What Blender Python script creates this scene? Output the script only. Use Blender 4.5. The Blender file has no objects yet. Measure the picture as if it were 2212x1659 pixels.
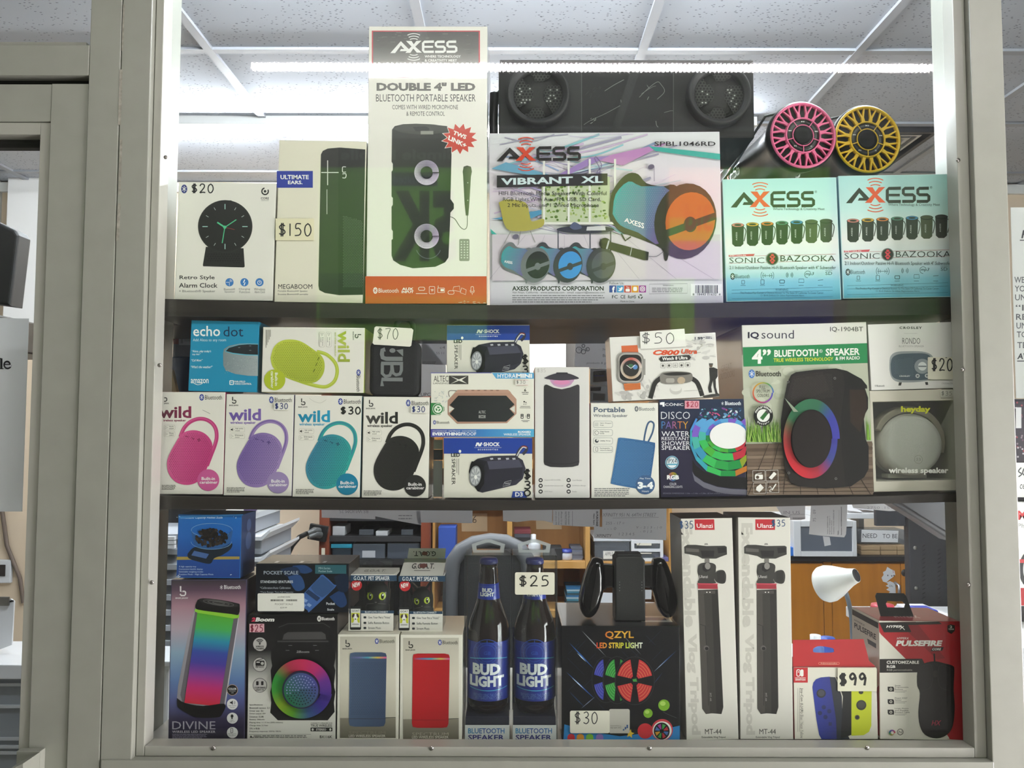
import bpy, bmesh, math, random
from mathutils import Vector, Matrix
# ------------------------------------------------------------------ camera, world, exposure
SC = bpy.context.scene
COL = SC.collection
W, H, F = 2212.0, 1659.0, 1780.0
PITCH, ROLL = math.radians(3.3), math.radians(0.12)
EYE = Vector((0.0, 0.0, 1.55))
cam_data = bpy.data.cameras.new('camera')
cam_data.sensor_width = 36.0
cam_data.lens = 36.0 * F / W
cam_data.clip_start = 0.02
cam = bpy.data.objects.new('camera', cam_data)
COL.objects.link(cam)
CAM_M = Matrix.Rotation(math.radians(90) + PITCH, 3, 'X') @ Matrix.Rotation(ROLL, 3, 'Z')
cam.matrix_world = Matrix.Translation(EYE) @ CAM_M.to_4x4()
SC.camera = cam
world = bpy.data.worlds.new('world')
SC.world = world
world.use_nodes = True
world.node_tree.nodes['Background'].inputs[0].default_value = (0.75, 0.82, 1.0, 1)
world.node_tree.nodes['Background'].inputs[1].default_value = 0.25
SC.view_settings.view_transform = 'Standard'
SC.view_settings.look = 'None'
SC.view_settings.exposure = 0.46
SC.view_settings.gamma = 1.0
SC.view_settings.use_curve_mapping = False
CUSTOMER_TUBE, OFFICE_TUBE, POSTER_GLOW, FILL_GLOW = 97.0, 118.0, .95, 16.5
try:
 SC.cycles.max_bounces = 6
 SC.cycles.adaptive_threshold = 0.02
 SC.cycles.transparent_max_bounces = 24
 SC.cycles.caustics_reflective = False
 SC.cycles.caustics_refractive = False
 SC.cycles.use_denoising = True
 SC.cycles.sample_clamp_indirect = 6.0
except Exception:
 pass
def ray(px, py):
 return (CAM_M @ Vector(((px - W / 2) / F, (H / 2 - py) / F, -1.0))).normalized()
def at(px, py, Y):
 "the point at distance Y (metres into the room) that lies behind a photograph pixel"
 d = ray(px, py)
 return EYE + d * (Y / d.y)
# ------------------------------------------------------------------ colours and materials
def lin(h, k=1.0):
 h = h.lstrip('#')
 out = []
 for i in (0, 2, 4):
  c = int(h[i:i + 2], 16) / 255.0
  c = c / 12.92 if c <= 0.04045 else ((c + 0.055) / 1.055) ** 2.4
  out.append(min(c * k, 1.0))
 return tuple(out) + (1.0,)
def mix(a, b, t):
 a, b = lin(a), lin(b)
 return tuple(a[i] * (1 - t) + b[i] * t for i in range(4))
MATS = {}
def new_mat(name):
 m = bpy.data.materials.new(name)
 m.use_nodes = True
 return m, m.node_tree, m.node_tree.nodes['Principled BSDF']
def mat(name, hexc='#808080', rough=0.5, metal=0.0, noise=0.0, nscale=40.0, bump=0.0, bscale=200.0, coat=0.0, emit=0.0, trans=0.0, stretch=None, spec=None):
 if name in MATS:
  return MATS[name]
 m, nt, p = new_mat(name)
 c = lin(hexc)
 p.inputs['Base Color'].default_value = c
 p.inputs['Roughness'].default_value = rough
 p.inputs['Metallic'].default_value = metal
 p.inputs['Coat Weight'].default_value = coat
 if spec is not None:
  p.inputs['Specular IOR Level'].default_value = spec
 if trans:
  p.inputs['Transmission Weight'].default_value = trans
 if emit:
  p.inputs['Emission Color'].default_value = c
  p.inputs['Emission Strength'].default_value = emit
 if noise or bump:
  tc = nt.nodes.new('ShaderNodeTexCoord')
  src = tc.outputs['Object']
  if stretch:
   mp = nt.nodes.new('ShaderNodeMapping')
   mp.inputs['Scale'].default_value = stretch
   nt.links.new(src, mp.inputs['Vector'])
   src = mp.outputs['Vector']
 if noise:
  n = nt.nodes.new('ShaderNodeTexNoise')
  n.inputs['Scale'].default_value = nscale
  n.inputs['Detail'].default_value = 5
  r = nt.nodes.new('ShaderNodeValToRGB')
  r.color_ramp.elements[0].color = tuple(x * (1 - noise) for x in c[:3]) + (1,)
  r.color_ramp.elements[1].color = tuple(min(1, x * (1 + noise)) for x in c[:3]) + (1,)
  r.color_ramp.elements[0].position = 0.3
  r.color_ramp.elements[1].position = 0.7
  nt.links.new(src, n.inputs['Vector'])
  nt.links.new(n.outputs['Fac'], r.inputs['Fac'])
  nt.links.new(r.outputs['Color'], p.inputs['Base Color'])
 if bump:
  n2 = nt.nodes.new('ShaderNodeTexNoise')
  n2.inputs['Scale'].default_value = bscale
  n2.inputs['Detail'].default_value = 3
  b = nt.nodes.new('ShaderNodeBump')
  b.inputs['Strength'].default_value = bump
  b.inputs['Distance'].default_value = 0.002
  nt.links.new(src, n2.inputs['Vector'])
  nt.links.new(n2.outputs['Fac'], b.inputs['Height'])
  nt.links.new(b.outputs['Normal'], p.inputs['Normal'])
 MATS[name] = m
 return m
def print_mat(name, rough, coat=0.0, bump=0.0, bscale=60.0, emit=0.0):
 "printed card: the ink colours are carried by the mesh's own colour attribute"
 if name in MATS:
  return MATS[name]
 m, nt, p = new_mat(name)
 a = nt.nodes.new('ShaderNodeAttribute')
 a.attribute_name = 'ink'
 g = nt.nodes.new('ShaderNodeVectorMath')     # ink density
 g.operation = 'SCALE'
 g.inputs['Scale'].default_value = 1.1
 nt.links.new(a.outputs['Color'], g.inputs[0])
 nt.links.new(g.outputs[0], p.inputs['Base Color'])
 p.inputs['Roughness'].default_value = rough
 p.inputs['Coat Weight'].default_value = coat
 if emit:
  nt.links.new(a.outputs['Color'], p.inputs['Emission Color'])
  p.inputs['Emission Strength'].default_value = emit
 if bump:
  tc = nt.nodes.new('ShaderNodeTexCoord')
  n2 = nt.nodes.new('ShaderNodeTexNoise')
  n2.inputs['Scale'].default_value = bscale
  b = nt.nodes.new('ShaderNodeBump')
  b.inputs['Strength'].default_value = bump
  b.inputs['Distance'].default_value = 0.003
  nt.links.new(tc.outputs['Object'], n2.inputs['Vector'])
  nt.links.new(n2.outputs['Fac'], b.inputs['Height'])
  nt.links.new(b.outputs['Normal'], p.inputs['Normal'])
 MATS[name] = m
 return m
def sheet_mat(name):
 "printed paper thin enough to glow when lit from behind"
 if name in MATS:
  return MATS[name]
 m, nt, p = new_mat(name)
 a = nt.nodes.new('ShaderNodeAttribute')
 a.attribute_name = 'ink'
 t = nt.nodes.new('ShaderNodeBsdfTranslucent')
 x = nt.nodes.new('ShaderNodeMixShader')
 x.inputs['Fac'].default_value = 0.5
 nt.links.new(a.outputs['Color'], p.inputs['Base Color'])
 nt.links.new(a.outputs['Color'], t.inputs['Color'])
 p.inputs['Roughness'].default_value = 0.7
 nt.links.new(p.outputs[0], x.inputs[1])
 nt.links.new(t.outputs[0], x.inputs[2])
 nt.links.new(x.outputs[0], nt.nodes['Material Output'].inputs['Surface'])
 MATS[name] = m
 return m
def clear_mat(name, tint='#ffffff', gloss=1.0, haze=0.0, hazec='#e8ecee', rough=0.02):
 "thin clear sheet: mirror reflection by Fresnel over straight see-through, with a little milky haze"
 if name in MATS:
  return MATS[name]
 m = bpy.data.materials.new(name)
 m.use_nodes = True
 nt = m.node_tree
 nt.nodes.clear()
 out = nt.nodes.new('ShaderNodeOutputMaterial')
 tr = nt.nodes.new('ShaderNodeBsdfTransparent')
 tr.inputs['Color'].default_value = lin(tint)
 gl = nt.nodes.new('ShaderNodeBsdfGlossy')
 gl.inputs['Roughness'].default_value = rough
 df = nt.nodes.new('ShaderNodeBsdfDiffuse')
 df.inputs['Color'].default_value = lin(hazec)
 fr = nt.nodes.new('ShaderNodeFresnel')
 ge = nt.nodes.new('ShaderNodeNewGeometry')
 mr = nt.nodes.new('ShaderNodeMapRange')   # the same index seen from either face of the sheet
 mr.inputs['To Min'].default_value = 1.5
 mr.inputs['To Max'].default_value = 1 / 1.5
 nt.links.new(ge.outputs['Backfacing'], mr.inputs['Value'])
 nt.links.new(mr.outputs['Result'], fr.inputs['IOR'])
 mu = nt.nodes.new('ShaderNodeMath')
 mu.operation = 'MULTIPLY'
 mu.inputs[1].default_value = gloss
 m1 = nt.nodes.new('ShaderNodeMixShader')
 m2 = nt.nodes.new('ShaderNodeMixShader')
 m1.inputs['Fac'].default_value = haze
 nt.links.new(tr.outputs[0], m1.inputs[1])
 nt.links.new(df.outputs[0], m1.inputs[2])
 nt.links.new(fr.outputs[0], mu.inputs[0])
 nt.links.new(mu.outputs[0], m2.inputs['Fac'])
 nt.links.new(m1.outputs[0], m2.inputs[1])
 nt.links.new(gl.outputs[0], m2.inputs[2])
 nt.links.new(m2.outputs[0], out.inputs['Surface'])
 MATS[name] = m
 return m
def wood_mat(name, a, b, axis=(1, 1, 12), rough=0.45):
 if name in MATS:
  return MATS[name]
 m, nt, p = new_mat(name)
 tc = nt.nodes.new('ShaderNodeTexCoord')
 mp = nt.nodes.new('ShaderNodeMapping')
 mp.inputs['Scale'].default_value = axis
 n = nt.nodes.new('ShaderNodeTexNoise')
 n.inputs['Scale'].default_value = 3.0
 n.inputs['Detail'].default_value = 8
 n.inputs['Distortion'].default_value = 0.6
 r = nt.nodes.new('ShaderNodeValToRGB')
 r.color_ramp.elements[0].color = lin(a)
 r.color_ramp.elements[1].color = lin(b)
 r.color_ramp.elements[0].position = 0.35
 r.color_ramp.elements[1].position = 0.65
 nt.links.new(tc.outputs['Object'], mp.inputs['Vector'])
 nt.links.new(mp.outputs['Vector'], n.inputs['Vector'])
 nt.links.new(n.outputs['Fac'], r.inputs['Fac'])
 nt.links.new(r.outputs['Color'], p.inputs['Base Color'])
 p.inputs['Roughness'].default_value = rough
 MATS[name] = m
 return m
def ceiling_mat():
 m, nt, p = new_mat('mineral_ceiling_tile')
 tc = nt.nodes.new('ShaderNodeTexCoord')
 mp = nt.nodes.new('ShaderNodeMapping')
 mp.inputs['Scale'].default_value = (62, 125, 1)
 v = nt.nodes.new('ShaderNodeTexVoronoi')
 v.inputs['Scale'].default_value = 1.0
 v.inputs['Randomness'].default_value = 1.0
 lt = nt.nodes.new('ShaderNodeMath')
 lt.operation = 'LESS_THAN'
 lt.inputs[1].default_value = 0.21
 n = nt.nodes.new('ShaderNodeTexNoise')
 n.inputs['Scale'].default_value = 14
 n.inputs['Detail'].default_value = 3
 gt = nt.nodes.new('ShaderNodeMath')
 gt.operation = 'GREATER_THAN'
 gt.inputs[1].default_value = 0.44
 mu = nt.nodes.new('ShaderNodeMath')
 mu.operation = 'MULTIPLY'
 mx = nt.nodes.new('ShaderNodeMix')
 mx.data_type = 'RGBA'
 mx.inputs['A'].default_value = lin('#b2b7c0')
 mx.inputs['B'].default_value = lin('#6c6e74')
 nt.links.new(tc.outputs['Object'], mp.inputs['Vector'])
 nt.links.new(mp.outputs['Vector'], v.inputs['Vector'])
 nt.links.new(tc.outputs['Object'], n.inputs['Vector'])
 nt.links.new(v.outputs['Distance'], lt.inputs[0])
 nt.links.new(n.outputs['Fac'], gt.inputs[0])
 nt.links.new(lt.outputs[0], mu.inputs[0])
 nt.links.new(gt.outputs[0], mu.inputs[1])
 nt.links.new(mu.outputs[0], mx.inputs['Factor'])
 nt.links.new(mx.outputs['Result'], p.inputs['Base Color'])
 p.inputs['Roughness'].default_value = 0.9
 return m
# ------------------------------------------------------------------ object helpers
def link(o, parent=None):
 COL.objects.link(o)
 if parent:
  o.parent = parent
 return o
def tag(o, label=None, cat=None, group=None, kind=None):
 if label: o['label'] = label
 if cat: o['category'] = cat
 if group: o['group'] = group
 if kind: o['kind'] = kind
 return o
def thing(name, label, cat, loc=(0, 0, 0), rot=(0, 0, 0), group=None):
 o = bpy.data.objects.new(name, None)
 o.empty_display_size = 0.05
 o.location = loc
 o.rotation_euler = rot
 link(o)
 return tag(o, label, cat, group)
class MB:
 "collects shapes into one mesh; every face has a material slot, a colour and a smooth flag"
 def __init__(s):
  s.v, s.f, s.m, s.c, s.s = [], [], [], [], []
 def add(s, verts, faces, mi=0, col=None, smooth=False):
  b = len(s.v)
  s.v += [tuple(p) for p in verts]
  for f in faces:
   s.f.append([b + i for i in f])
   s.m.append(mi)
   s.c.append(col)
   s.s.append(smooth)
  return s
 def box(s, lo, hi, mi=0, col=None, bev=0.0):
  bm = bmesh.new()
  bmesh.ops.create_cube(bm, size=1.0)
  for v in bm.verts:
   v.co = Vector([(lo[i] + hi[i]) / 2 + v.co[i] * (hi[i] - lo[i]) for i in range(3)])
  if bev:
   bmesh.ops.bevel(bm, geom=bm.edges[:], offset=bev, segments=2, affect='EDGES', profile=0.6)
  s.bm(bm, mi, col)
  return s
 def bm(s, bm, mi=0, col=None, smooth=False, M=None):
  bm.verts.index_update()
  vs = [(M @ v.co) if M else v.co.copy() for v in bm.verts]
  s.add(vs, [[v.index for v in f.verts] for f in bm.faces], mi, col, smooth)
  bm.free()
  return s
 def prism(s, pts, y0, y1, mi=0, col=None, axis='Y', bev=0.0):
  "polygon (u,v) extruded between two depths; axis Y: u=x v=z"
  bm = bmesh.new()
  def P(u, v, d):
   return (u, d, v) if axis == 'Y' else ((d, u, v) if axis == 'X' else (u, v, d))
  a = [bm.verts.new(P(u, v, y0)) for u, v in pts]
  b = [bm.verts.new(P(u, v, y1)) for u, v in pts]
  n = len(pts)
  fs = [bm.faces.new(a), bm.faces.new(b[::-1])]
  for i in range(n):
   fs.append(bm.faces.new((a[i], b[i], b[(i + 1) % n], a[(i + 1) % n])))
  bmesh.ops.recalc_face_normals(bm, faces=bm.faces[:])
  if bev:
   ed = [e for e in bm.edges if len(e.link_faces) == 2 and (e.link_faces[0] in fs[:2] or e.link_faces[1] in fs[:2])]
   bmesh.ops.bevel(bm, geom=ed, offset=bev, segments=3, affect='EDGES', profile=0.5)
  s.bm(bm, mi, col)
  return s
 def lathe(s, prof, n=32, mi=0, col=None, M=None, smooth=True, caps=True):
  "profile of (radius, height) turned about local Z"
  vs, fs = [], []
  k = len(prof)
  for i in range(n):
   a = 2 * math.pi * i / n
   for r, z in prof:
    p = Vector((r * math.cos(a), r * math.sin(a), z))
    vs.append(M @ p if M else p)
  for i in range(n):
   j = (i + 1) % n
   for q in range(k - 1):
    fs.append((i * k + q, j * k + q, j * k + q + 1, i * k + q + 1))
  s.add(vs, fs, mi, col, smooth)
  if caps:
   if prof[0][0] > 1e-6:
    s.add([vs[i * k] for i in range(n)], [list(range(n))[::-1]], mi, col)
   if prof[-1][0] > 1e-6:
    s.add([vs[i * k + k - 1] for i in range(n)], [list(range(n))], mi, col)
  return s
 def tube(s, pts, r, n=10, mi=0, col=None, closed=False, smooth=True):
  pts = [Vector(p) for p in pts]
  m = len(pts)
  rs = r if isinstance(r, (list, tuple)) else [r] * m
  vs, fs = [], []
  ref = None
  for i, p in enumerate(pts):
   t = (pts[(i + 1) % m] - pts[i - 1]) if closed else (pts[min(i + 1, m - 1)] - pts[max(i - 1, 0)])
   t.normalize()
   if ref is None:
    ref = t.orthogonal().normalized()
   ref = (ref - t * ref.dot(t))
   ref = ref.normalized() if ref.length > 1e-6 else t.orthogonal().normalized()
   b = t.cross(ref)
   for k in range(n):
    a = 2 * math.pi * k / n
    vs.append(p + (ref * math.cos(a) + b * math.sin(a)) * rs[i])
  for i in range(m if closed else m - 1):
   j = (i + 1) % m
   for k in range(n):
    l = (k + 1) % n
    fs.append((i * n + k, i * n + l, j * n + l, j * n + k))
  s.add(vs, fs, mi, col, smooth)
  if not closed:
   s.add(vs[:n], [list(range(n))[::-1]], mi, col)
   s.add(vs[-n:], [list(range(n))], mi, col)
  return s
 def build(s, name, mats, parent=None, label=None, cat=None, group=None, kind=None, loc=None, rot=None):
  me = bpy.data.meshes.new(name)
  me.from_pydata(s.v, [], s.f)
  if not isinstance(mats, (list, tuple)):
   mats = [mats]
  for x in mats:
   me.materials.append(x)
  me.polygons.foreach_set('material_index', s.m)
  me.polygons.foreach_set('use_smooth', s.s)
  if any(c is not None for c in s.c):
   at_ = me.color_attributes.new('ink', 'FLOAT_COLOR', 'CORNER')
   buf = []
   for f, c in zip(s.f, s.c):
    if c is None:
     c = (0.8, 0.8, 0.8, 1)
    if isinstance(c, list):
     for q in c:
      buf += q
    else:
     buf += list(c) * len(f)
   at_.data.foreach_set('color', buf)
  me.update()
  o = bpy.data.objects.new(name, me)
  if loc: o.location = loc
  if rot: o.rotation_euler = rot
  link(o, parent)
  return tag(o, label, cat, group, kind)
# ------------------------------------------------------------------ lettering
_TXT = {}
def text_mesh(body, bold=0.0, shear=0.0, spacing=1.0):
 key = (body, bold, shear, spacing)
 if key in _TXT:
  return _TXT[key]
 c = bpy.data.curves.new('lettering', 'FONT')
 c.body = body
 c.offset = bold
 c.shear = shear
 c.space_character = spacing
 c.resolution_u = 2
 o = bpy.data.objects.new('lettering', c)
 m = o.to_mesh()
 vs = [(v.co.x, v.co.y) for v in m.vertices]
 fs = [list(p.vertices) for p in m.polygons]
 o.to_mesh_clear()
 bpy.data.objects.remove(o)
 bpy.data.curves.remove(c)
 if vs:
  x0, x1 = min(v[0] for v in vs), max(v[0] for v in vs)
  y0, y1 = min(v[1] for v in vs), max(v[1] for v in vs)
  vs = [((x - x0) / max(x1 - x0, 1e-6), (y - y0) / max(y1 - y0, 1e-6)) for x, y in vs]
 _TXT[key] = (vs, fs)
 return vs, fs
HAND = {  # pen strokes of handwritten price figures in a unit square
 '$': [[(.85, .8), (.5, .92), (.15, .75), (.3, .55), (.7, .48), (.85, .28), (.5, .1), (.1, .2)], [(.42, 1.05), (.36, -.05)], [(.62, 1.05), (.56, -.05)]],
 '0': [[(.55, 1), (.2, .8), (.1, .4), (.3, .03), (.65, .05), (.9, .4), (.8, .8), (.5, 1)]],
 '1': [[(.5, 1), (.48, 0)]],
 '2': [[(.1, .75), (.3, .98), (.7, .95), (.8, .7), (.5, .35), (.1, .02), (.5, .06), (.95, .03)]],
 '3': [[(.15, .9), (.6, 1), (.85, .8), (.7, .58), (.4, .52), (.8, .42), (.88, .2), (.55, 0), (.1, .1)]],
 '5': [[(.9, .98), (.3, .97), (.25, .6), (.6, .62), (.88, .38), (.7, .08), (.1, .03)]],
 '7': [[(.1, .93), (.9, .97), (.55, .45), (.45, 0)]],
 '9': [[(.85, .75), (.5, 1), (.15, .75), (.4, .5), (.85, .7), (.85, .35), (.75, 0)]],
}
EPS = 0.00011
class Art:
 "prints flat shapes on a face; coordinates are read off the photograph crop in use and mapped onto the face itself"
 def __init__(s, mb, fc, crop=None, y=0.0, wrap=None, mi=0):
  s.mb, s.fc, s.y, s.wrap, s.mi = mb, fc, y, wrap, mi
  s.boxes = []
  s.k = crop or (1, 0, 0)
  s.fine = 0
 def P(s, x, y):
  k = s.k
  return s.fc(k[1] + x * k[0], k[2] + y * k[0])
 def emit(s, uv, faces, col, px=None):
  us = [p[0] for p in uv]
  vs = [p[1] for p in uv]
  bb = (min(us), min(vs), max(us), max(vs))
  L = 1
  for b, l in s.boxes:
   if bb[0] < b[2] and bb[2] > b[0] and bb[1] < b[3] and bb[3] > b[1]:
    L = max(L, l + 1)
  s.boxes.append((bb, L))
  d = s.y - EPS * L
  if s.fine and not isinstance(col, list):   # split for print that bends round a bottle
   tris = []
   for f in faces:
    tris += [(uv[f[0]], uv[f[i]], uv[f[i + 1]]) for i in range(1, len(f) - 1)]
   out = []
   while tris:
    t = tris.pop()
    e = max(range(3), key=lambda i: abs(t[i][0] - t[(i + 1) % 3][0]))
    a, b, c = t[e], t[(e + 1) % 3], t[(e + 2) % 3]
    if abs(a[0] - b[0]) > s.fine:
     m = ((a[0] + b[0]) / 2, (a[1] + b[1]) / 2)
     tris += [(a, m, c), (m, b, c)]
    else:
     out.append(t)
   uv = [p for t in out for p in t]
   faces = [[3 * i, 3 * i + 1, 3 * i + 2] for i in range(len(out))]
  if s.wrap:
   vv = [s.wrap(u, v, EPS * 2 * L) for u, v in uv]
  else:
   vv = [(u, d, v) for u, v in uv]
  if isinstance(col, list):
   base = len(s.mb.v)
   s.mb.v += vv
   for f in faces:
    s.mb.f.append([base + i for i in f])
    s.mb.m.append(s.mi)
    s.mb.s.append(False)
    s.mb.c.append([col[i] for i in f])
  else:
   s.mb.add(vv, faces, s.mi, col)
  return s
 def col(s, c):
  return lin(c) if isinstance(c, str) else c
 def poly(s, pts, c):
  uv = [s.P(*p) for p in pts]
  a = sum(uv[i][0] * uv[(i + 1) % len(uv)][1] - uv[(i + 1) % len(uv)][0] * uv[i][1] for i in range(len(uv)))
  if a < 0:
   uv = uv[::-1]
   if isinstance(c, list):
    c = c[::-1]
  cc = [s.col(q) for q in c] if isinstance(c, list) else s.col(c)
  return s.emit(uv, [list(range(len(uv)))], cc)
 def r(s, x0, y0, x1, y1, c):
  return s.poly([(x0, y0), (x1, y0), (x1, y1), (x0, y1)], c)
 def vgrad(s, x0, y0, x1, y1, stops, horiz=False):
  "printed colour blend: stops of (0..1, hex)"
  for (a, ca), (b, cb) in zip(stops[:-1], stops[1:]):
   if horiz:
    xa, xb = x0 + (x1 - x0) * a, x0 + (x1 - x0) * b
    s.poly([(xa, y0), (xb, y0), (xb, y1), (xa, y1)], [ca, cb, cb, ca])
   else:
    ya, yb = y0 + (y1 - y0) * a, y0 + (y1 - y0) * b
    s.poly([(x0, ya), (x1, ya), (x1, yb), (x0, yb)], [ca, ca, cb, cb])
  return s
 def qgrad(s, q, stops):
  "blend down a four-cornered shape TL TR BR BL"
  L = lambda p, r_, t: (p[0] + (r_[0] - p[0]) * t, p[1] + (r_[1] - p[1]) * t)
  for (a, ca), (b, cb) in zip(stops[:-1], stops[1:]):
   s.poly([L(q[0], q[3], a), L(q[1], q[2], a), L(q[1], q[2], b), L(q[0], q[3], b)], [ca, ca, cb, cb])
  return s
 def rr(s, x0, y0, x1, y1, rad, c):
  return s.poly(rrect(x0, y0, x1, y1, rad), c)
 def ell(s, x, y, rx, ry=None, c='#000000', rot=0, n=28):
  ry = ry or rx
  a0 = math.radians(rot)
  pts = []
  for i in range(n):
   a = 2 * math.pi * i / n
   ex, ey = rx * math.cos(a), ry * math.sin(a)
   pts.append((x + ex * math.cos(a0) - ey * math.sin(a0), y + ex * math.sin(a0) + ey * math.cos(a0)))
  return s.poly(pts, c)
 def line(s, pts, w, c, closed=False):
  "stroke of constant width"
  pts = [tuple(p) for p in pts]
  if closed:
   pts = pts + [pts[0]]
  L, R = [], []
  n = len(pts)
  for i in range(n):
   a, b = pts[max(i - 1, 0)], pts[min(i + 1, n - 1)]
   if closed and i in (0, n - 1):
    a, b = pts[-2], pts[1]
   dx, dy = b[0] - a[0], b[1] - a[1]
   d = math.hypot(dx, dy) or 1
   nx, ny = -dy / d * w / 2, dx / d * w / 2
   L.append((pts[i][0] + nx, pts[i][1] + ny))
   R.append((pts[i][0] - nx, pts[i][1] - ny))
  uv = [s.P(*p) for p in L] + [s.P(*p) for p in R]
  fs = [[i, n + i, n + i + 1, i + 1] for i in range(n - 1)]
  return s.emit(uv, fs, s.col(c))
 def ring(s, x, y, r, w, c, a0=0, a1=360, ry=None, n=28):
  pts = []
  ry = ry or r
  for i in range(n + 1):
   a = math.radians(a0 + (a1 - a0) * i / n)
   pts.append((x + r * math.cos(a), y + ry * math.sin(a)))
  return s.line(pts, w, c)
 def rringc(s, x, y, r0, r1, cols, ry=1.0, n=60, start=0):
  "ring whose ink runs through a list of colours round its turn"
  k = len(cols)
  for i in range(n):
   t0, t1 = i / n, (i + 1) / n
   def cc(t):
    q = (t % 1.0) * k
    j = int(q)
    return mix(cols[j % k], cols[(j + 1) % k], q - j)
   a0, a1 = start + 2 * math.pi * t0, start + 2 * math.pi * t1
   pt = lambda a, r: (x + r * math.cos(a), y + r * ry * math.sin(a))
   s.poly([pt(a0, r0), pt(a0, r1), pt(a1, r1), pt(a1, r0)], [cc(t0), cc(t0), cc(t1), cc(t1)])
  return s
 def t(s, body, x0, y0, x1, y1, c, b=0.0, sh=0.0, rot=0, sp=1.0):
  "lettering filling the given ink box; rot 90 reads downwards, -90 upwards, 180 upside down"
  vs, fs = text_mesh(body, b, sh, sp)
  if not vs:
   return s
  uv = []
  for u, v in vs:
   if rot == 0: p = (x0 + u * (x1 - x0), y1 - v * (y1 - y0))
   elif rot == 90: p = (x0 + v * (x1 - x0), y0 + u * (y1 - y0))
   elif rot == -90: p = (x1 - v * (x1 - x0), y1 - u * (y1 - y0))
   else: p = (x1 - u * (x1 - x0), y0 + v * (y1 - y0))
   uv.append(s.P(*p))
  cc = s.col(c) if not isinstance(c, list) else None
  if cc is None:  # ink blends across the word
   k = len(c) - 1
   cols = []
   for u, v in vs:
    q = min(u * k, k - 1e-4)
    cols.append(mix(c[int(q)], c[int(q) + 1], q - int(q)))
   return s.emit(uv, fs, cols)
  return s.emit(uv, fs, cc)
 def tq(s, body, q, c, b=0.0, sh=0.0):
  "lettering in a slanted four-cornered box TL TR BR BL"
  vs, fs = text_mesh(body, b, sh, 1.0)
  uv = []
  for u, v in vs:
   tx = q[3][0] + (q[2][0] - q[3][0]) * u, q[3][1] + (q[2][1] - q[3][1]) * u
   ux = q[0][0] + (q[1][0] - q[0][0]) * u, q[0][1] + (q[1][1] - q[0][1]) * u
   uv.append(s.P(tx[0] + (ux[0] - tx[0]) * v, tx[1] + (ux[1] - tx[1]) * v))
  return s.emit(uv, fs, s.col(c))
 def hand(s, body, x0, y0, x1, y1, w, c='#15151a'):
  n = len(body)
  wid = [0.45 if ch == '1' else 1.0 for ch in body]
  gap = 0.28
  tot = sum(wid) + gap * (n - 1)
  x = x0
  for ch, wd in zip(body, wid):
   cw = (x1 - x0) * wd / tot
   for st in HAND.get(ch, []):
    s.line(smooth([(x + u * cw, y1 - v * (y1 - y0)) for u, v in st]), w, c)
   x += cw + (x1 - x0) * gap / tot
  return s
 def lines(s, x0, y0, x1, n, pitch, h, c, seed=1):
  "rows of print too small to read"
  rnd = random.Random(seed)
  for i in range(n):
   x = x0
   end = x1 - rnd.random() * (x1 - x0) * (0.35 if i == n - 1 else 0.08)
   while x < end:
    wd = min((1.5 + rnd.random() * 5) * h, end - x)
    s.r(x, y0 + i * pitch, x + wd, y0 + i * pitch + h, c)
    x += wd + 0.7 * h
  return s
 def bt(s, x, y, h, c, bg=None):
  "the wireless rune"
  w = h * 0.32
  if bg:
   s.ell(x, y, h * 0.5, h * 0.72, bg, n=16)
  s.line([(x - w, y - h * .25), (x + w, y + h * .25), (x, y + h * .5), (x, y - h * .5), (x + w, y - h * .25), (x - w, y + h * .25)], h * .1, c)
  return s
def top_of(root):
 "highest point of a thing built so far"
 bpy.context.view_layer.update()
 return max((c.matrix_world @ Vector(v)).z for c in root.children for v in c.bound_box)
def smooth(pts, k=4):
 if len(pts) < 3:
  return pts
 out = []
 P = [pts[0]] + list(pts) + [pts[-1]]
 for i in range(1, len(P) - 2):
  for j in range(k):
   t = j / k
   q = []
   for d in (0, 1):
    a, b, c, e = P[i - 1][d], P[i][d], P[i + 1][d], P[i + 2][d]
    q.append(0.5 * (2 * b + (c - a) * t + (2 * a - 5 * b + 4 * c - e) * t * t + (3 * b - a - 3 * c + e) * t ** 3))
   out.append(tuple(q))
 return out + [pts[-1]]
def rrect(x0, y0, x1, y1, r, n=5):
 pts = []
 for cx, cy, a in ((x1 - r, y1 - r, 0), (x0 + r, y1 - r, 90), (x0 + r, y0 + r, 180), (x1 - r, y0 + r, 270)):
  for i in range(n + 1):
   b = math.radians(a + 90 * i / n)
   pts.append((cx + r * math.cos(b), cy + r * math.sin(b)))
 return pts
def ellipse_pts(x, y, rx, ry, a0=0, a1=360, n=24):
 return [(x + rx * math.cos(math.radians(a0 + (a1 - a0) * i / n)), y + ry * math.sin(math.radians(a0 + (a1 - a0) * i / n))) for i in range(n + 1)]
CROP = dict(A=(.31646, 360, 250), B=(.34965, 1030, 100), C=(.30143, 1540, 180), D=(.27125, 340, 670), E=(.25316, 900, 680),
   F=(.28933, 1260, 680), G=(.25922, 1580, 670), H=(.33157, 340, 1090), I=(.33149, 700, 1090), J=(.33149, 1180, 1090),
   K=(.33149, 1660, 1090), P=(.18088, 780, 40), Q=(.211, 780, 320), R=(.27577, 1050, 100), S=(.29837, 640, 1080),
   T=(.20492, 1650, 1080), U=(.16873, 1180, 1080), V=(.18535, 1680, 1090), W=(.20796, 880, 690), M=(.3314, 0, 600), N=(.33698, 0, 1100), X=(1, 0, 0))
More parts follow.
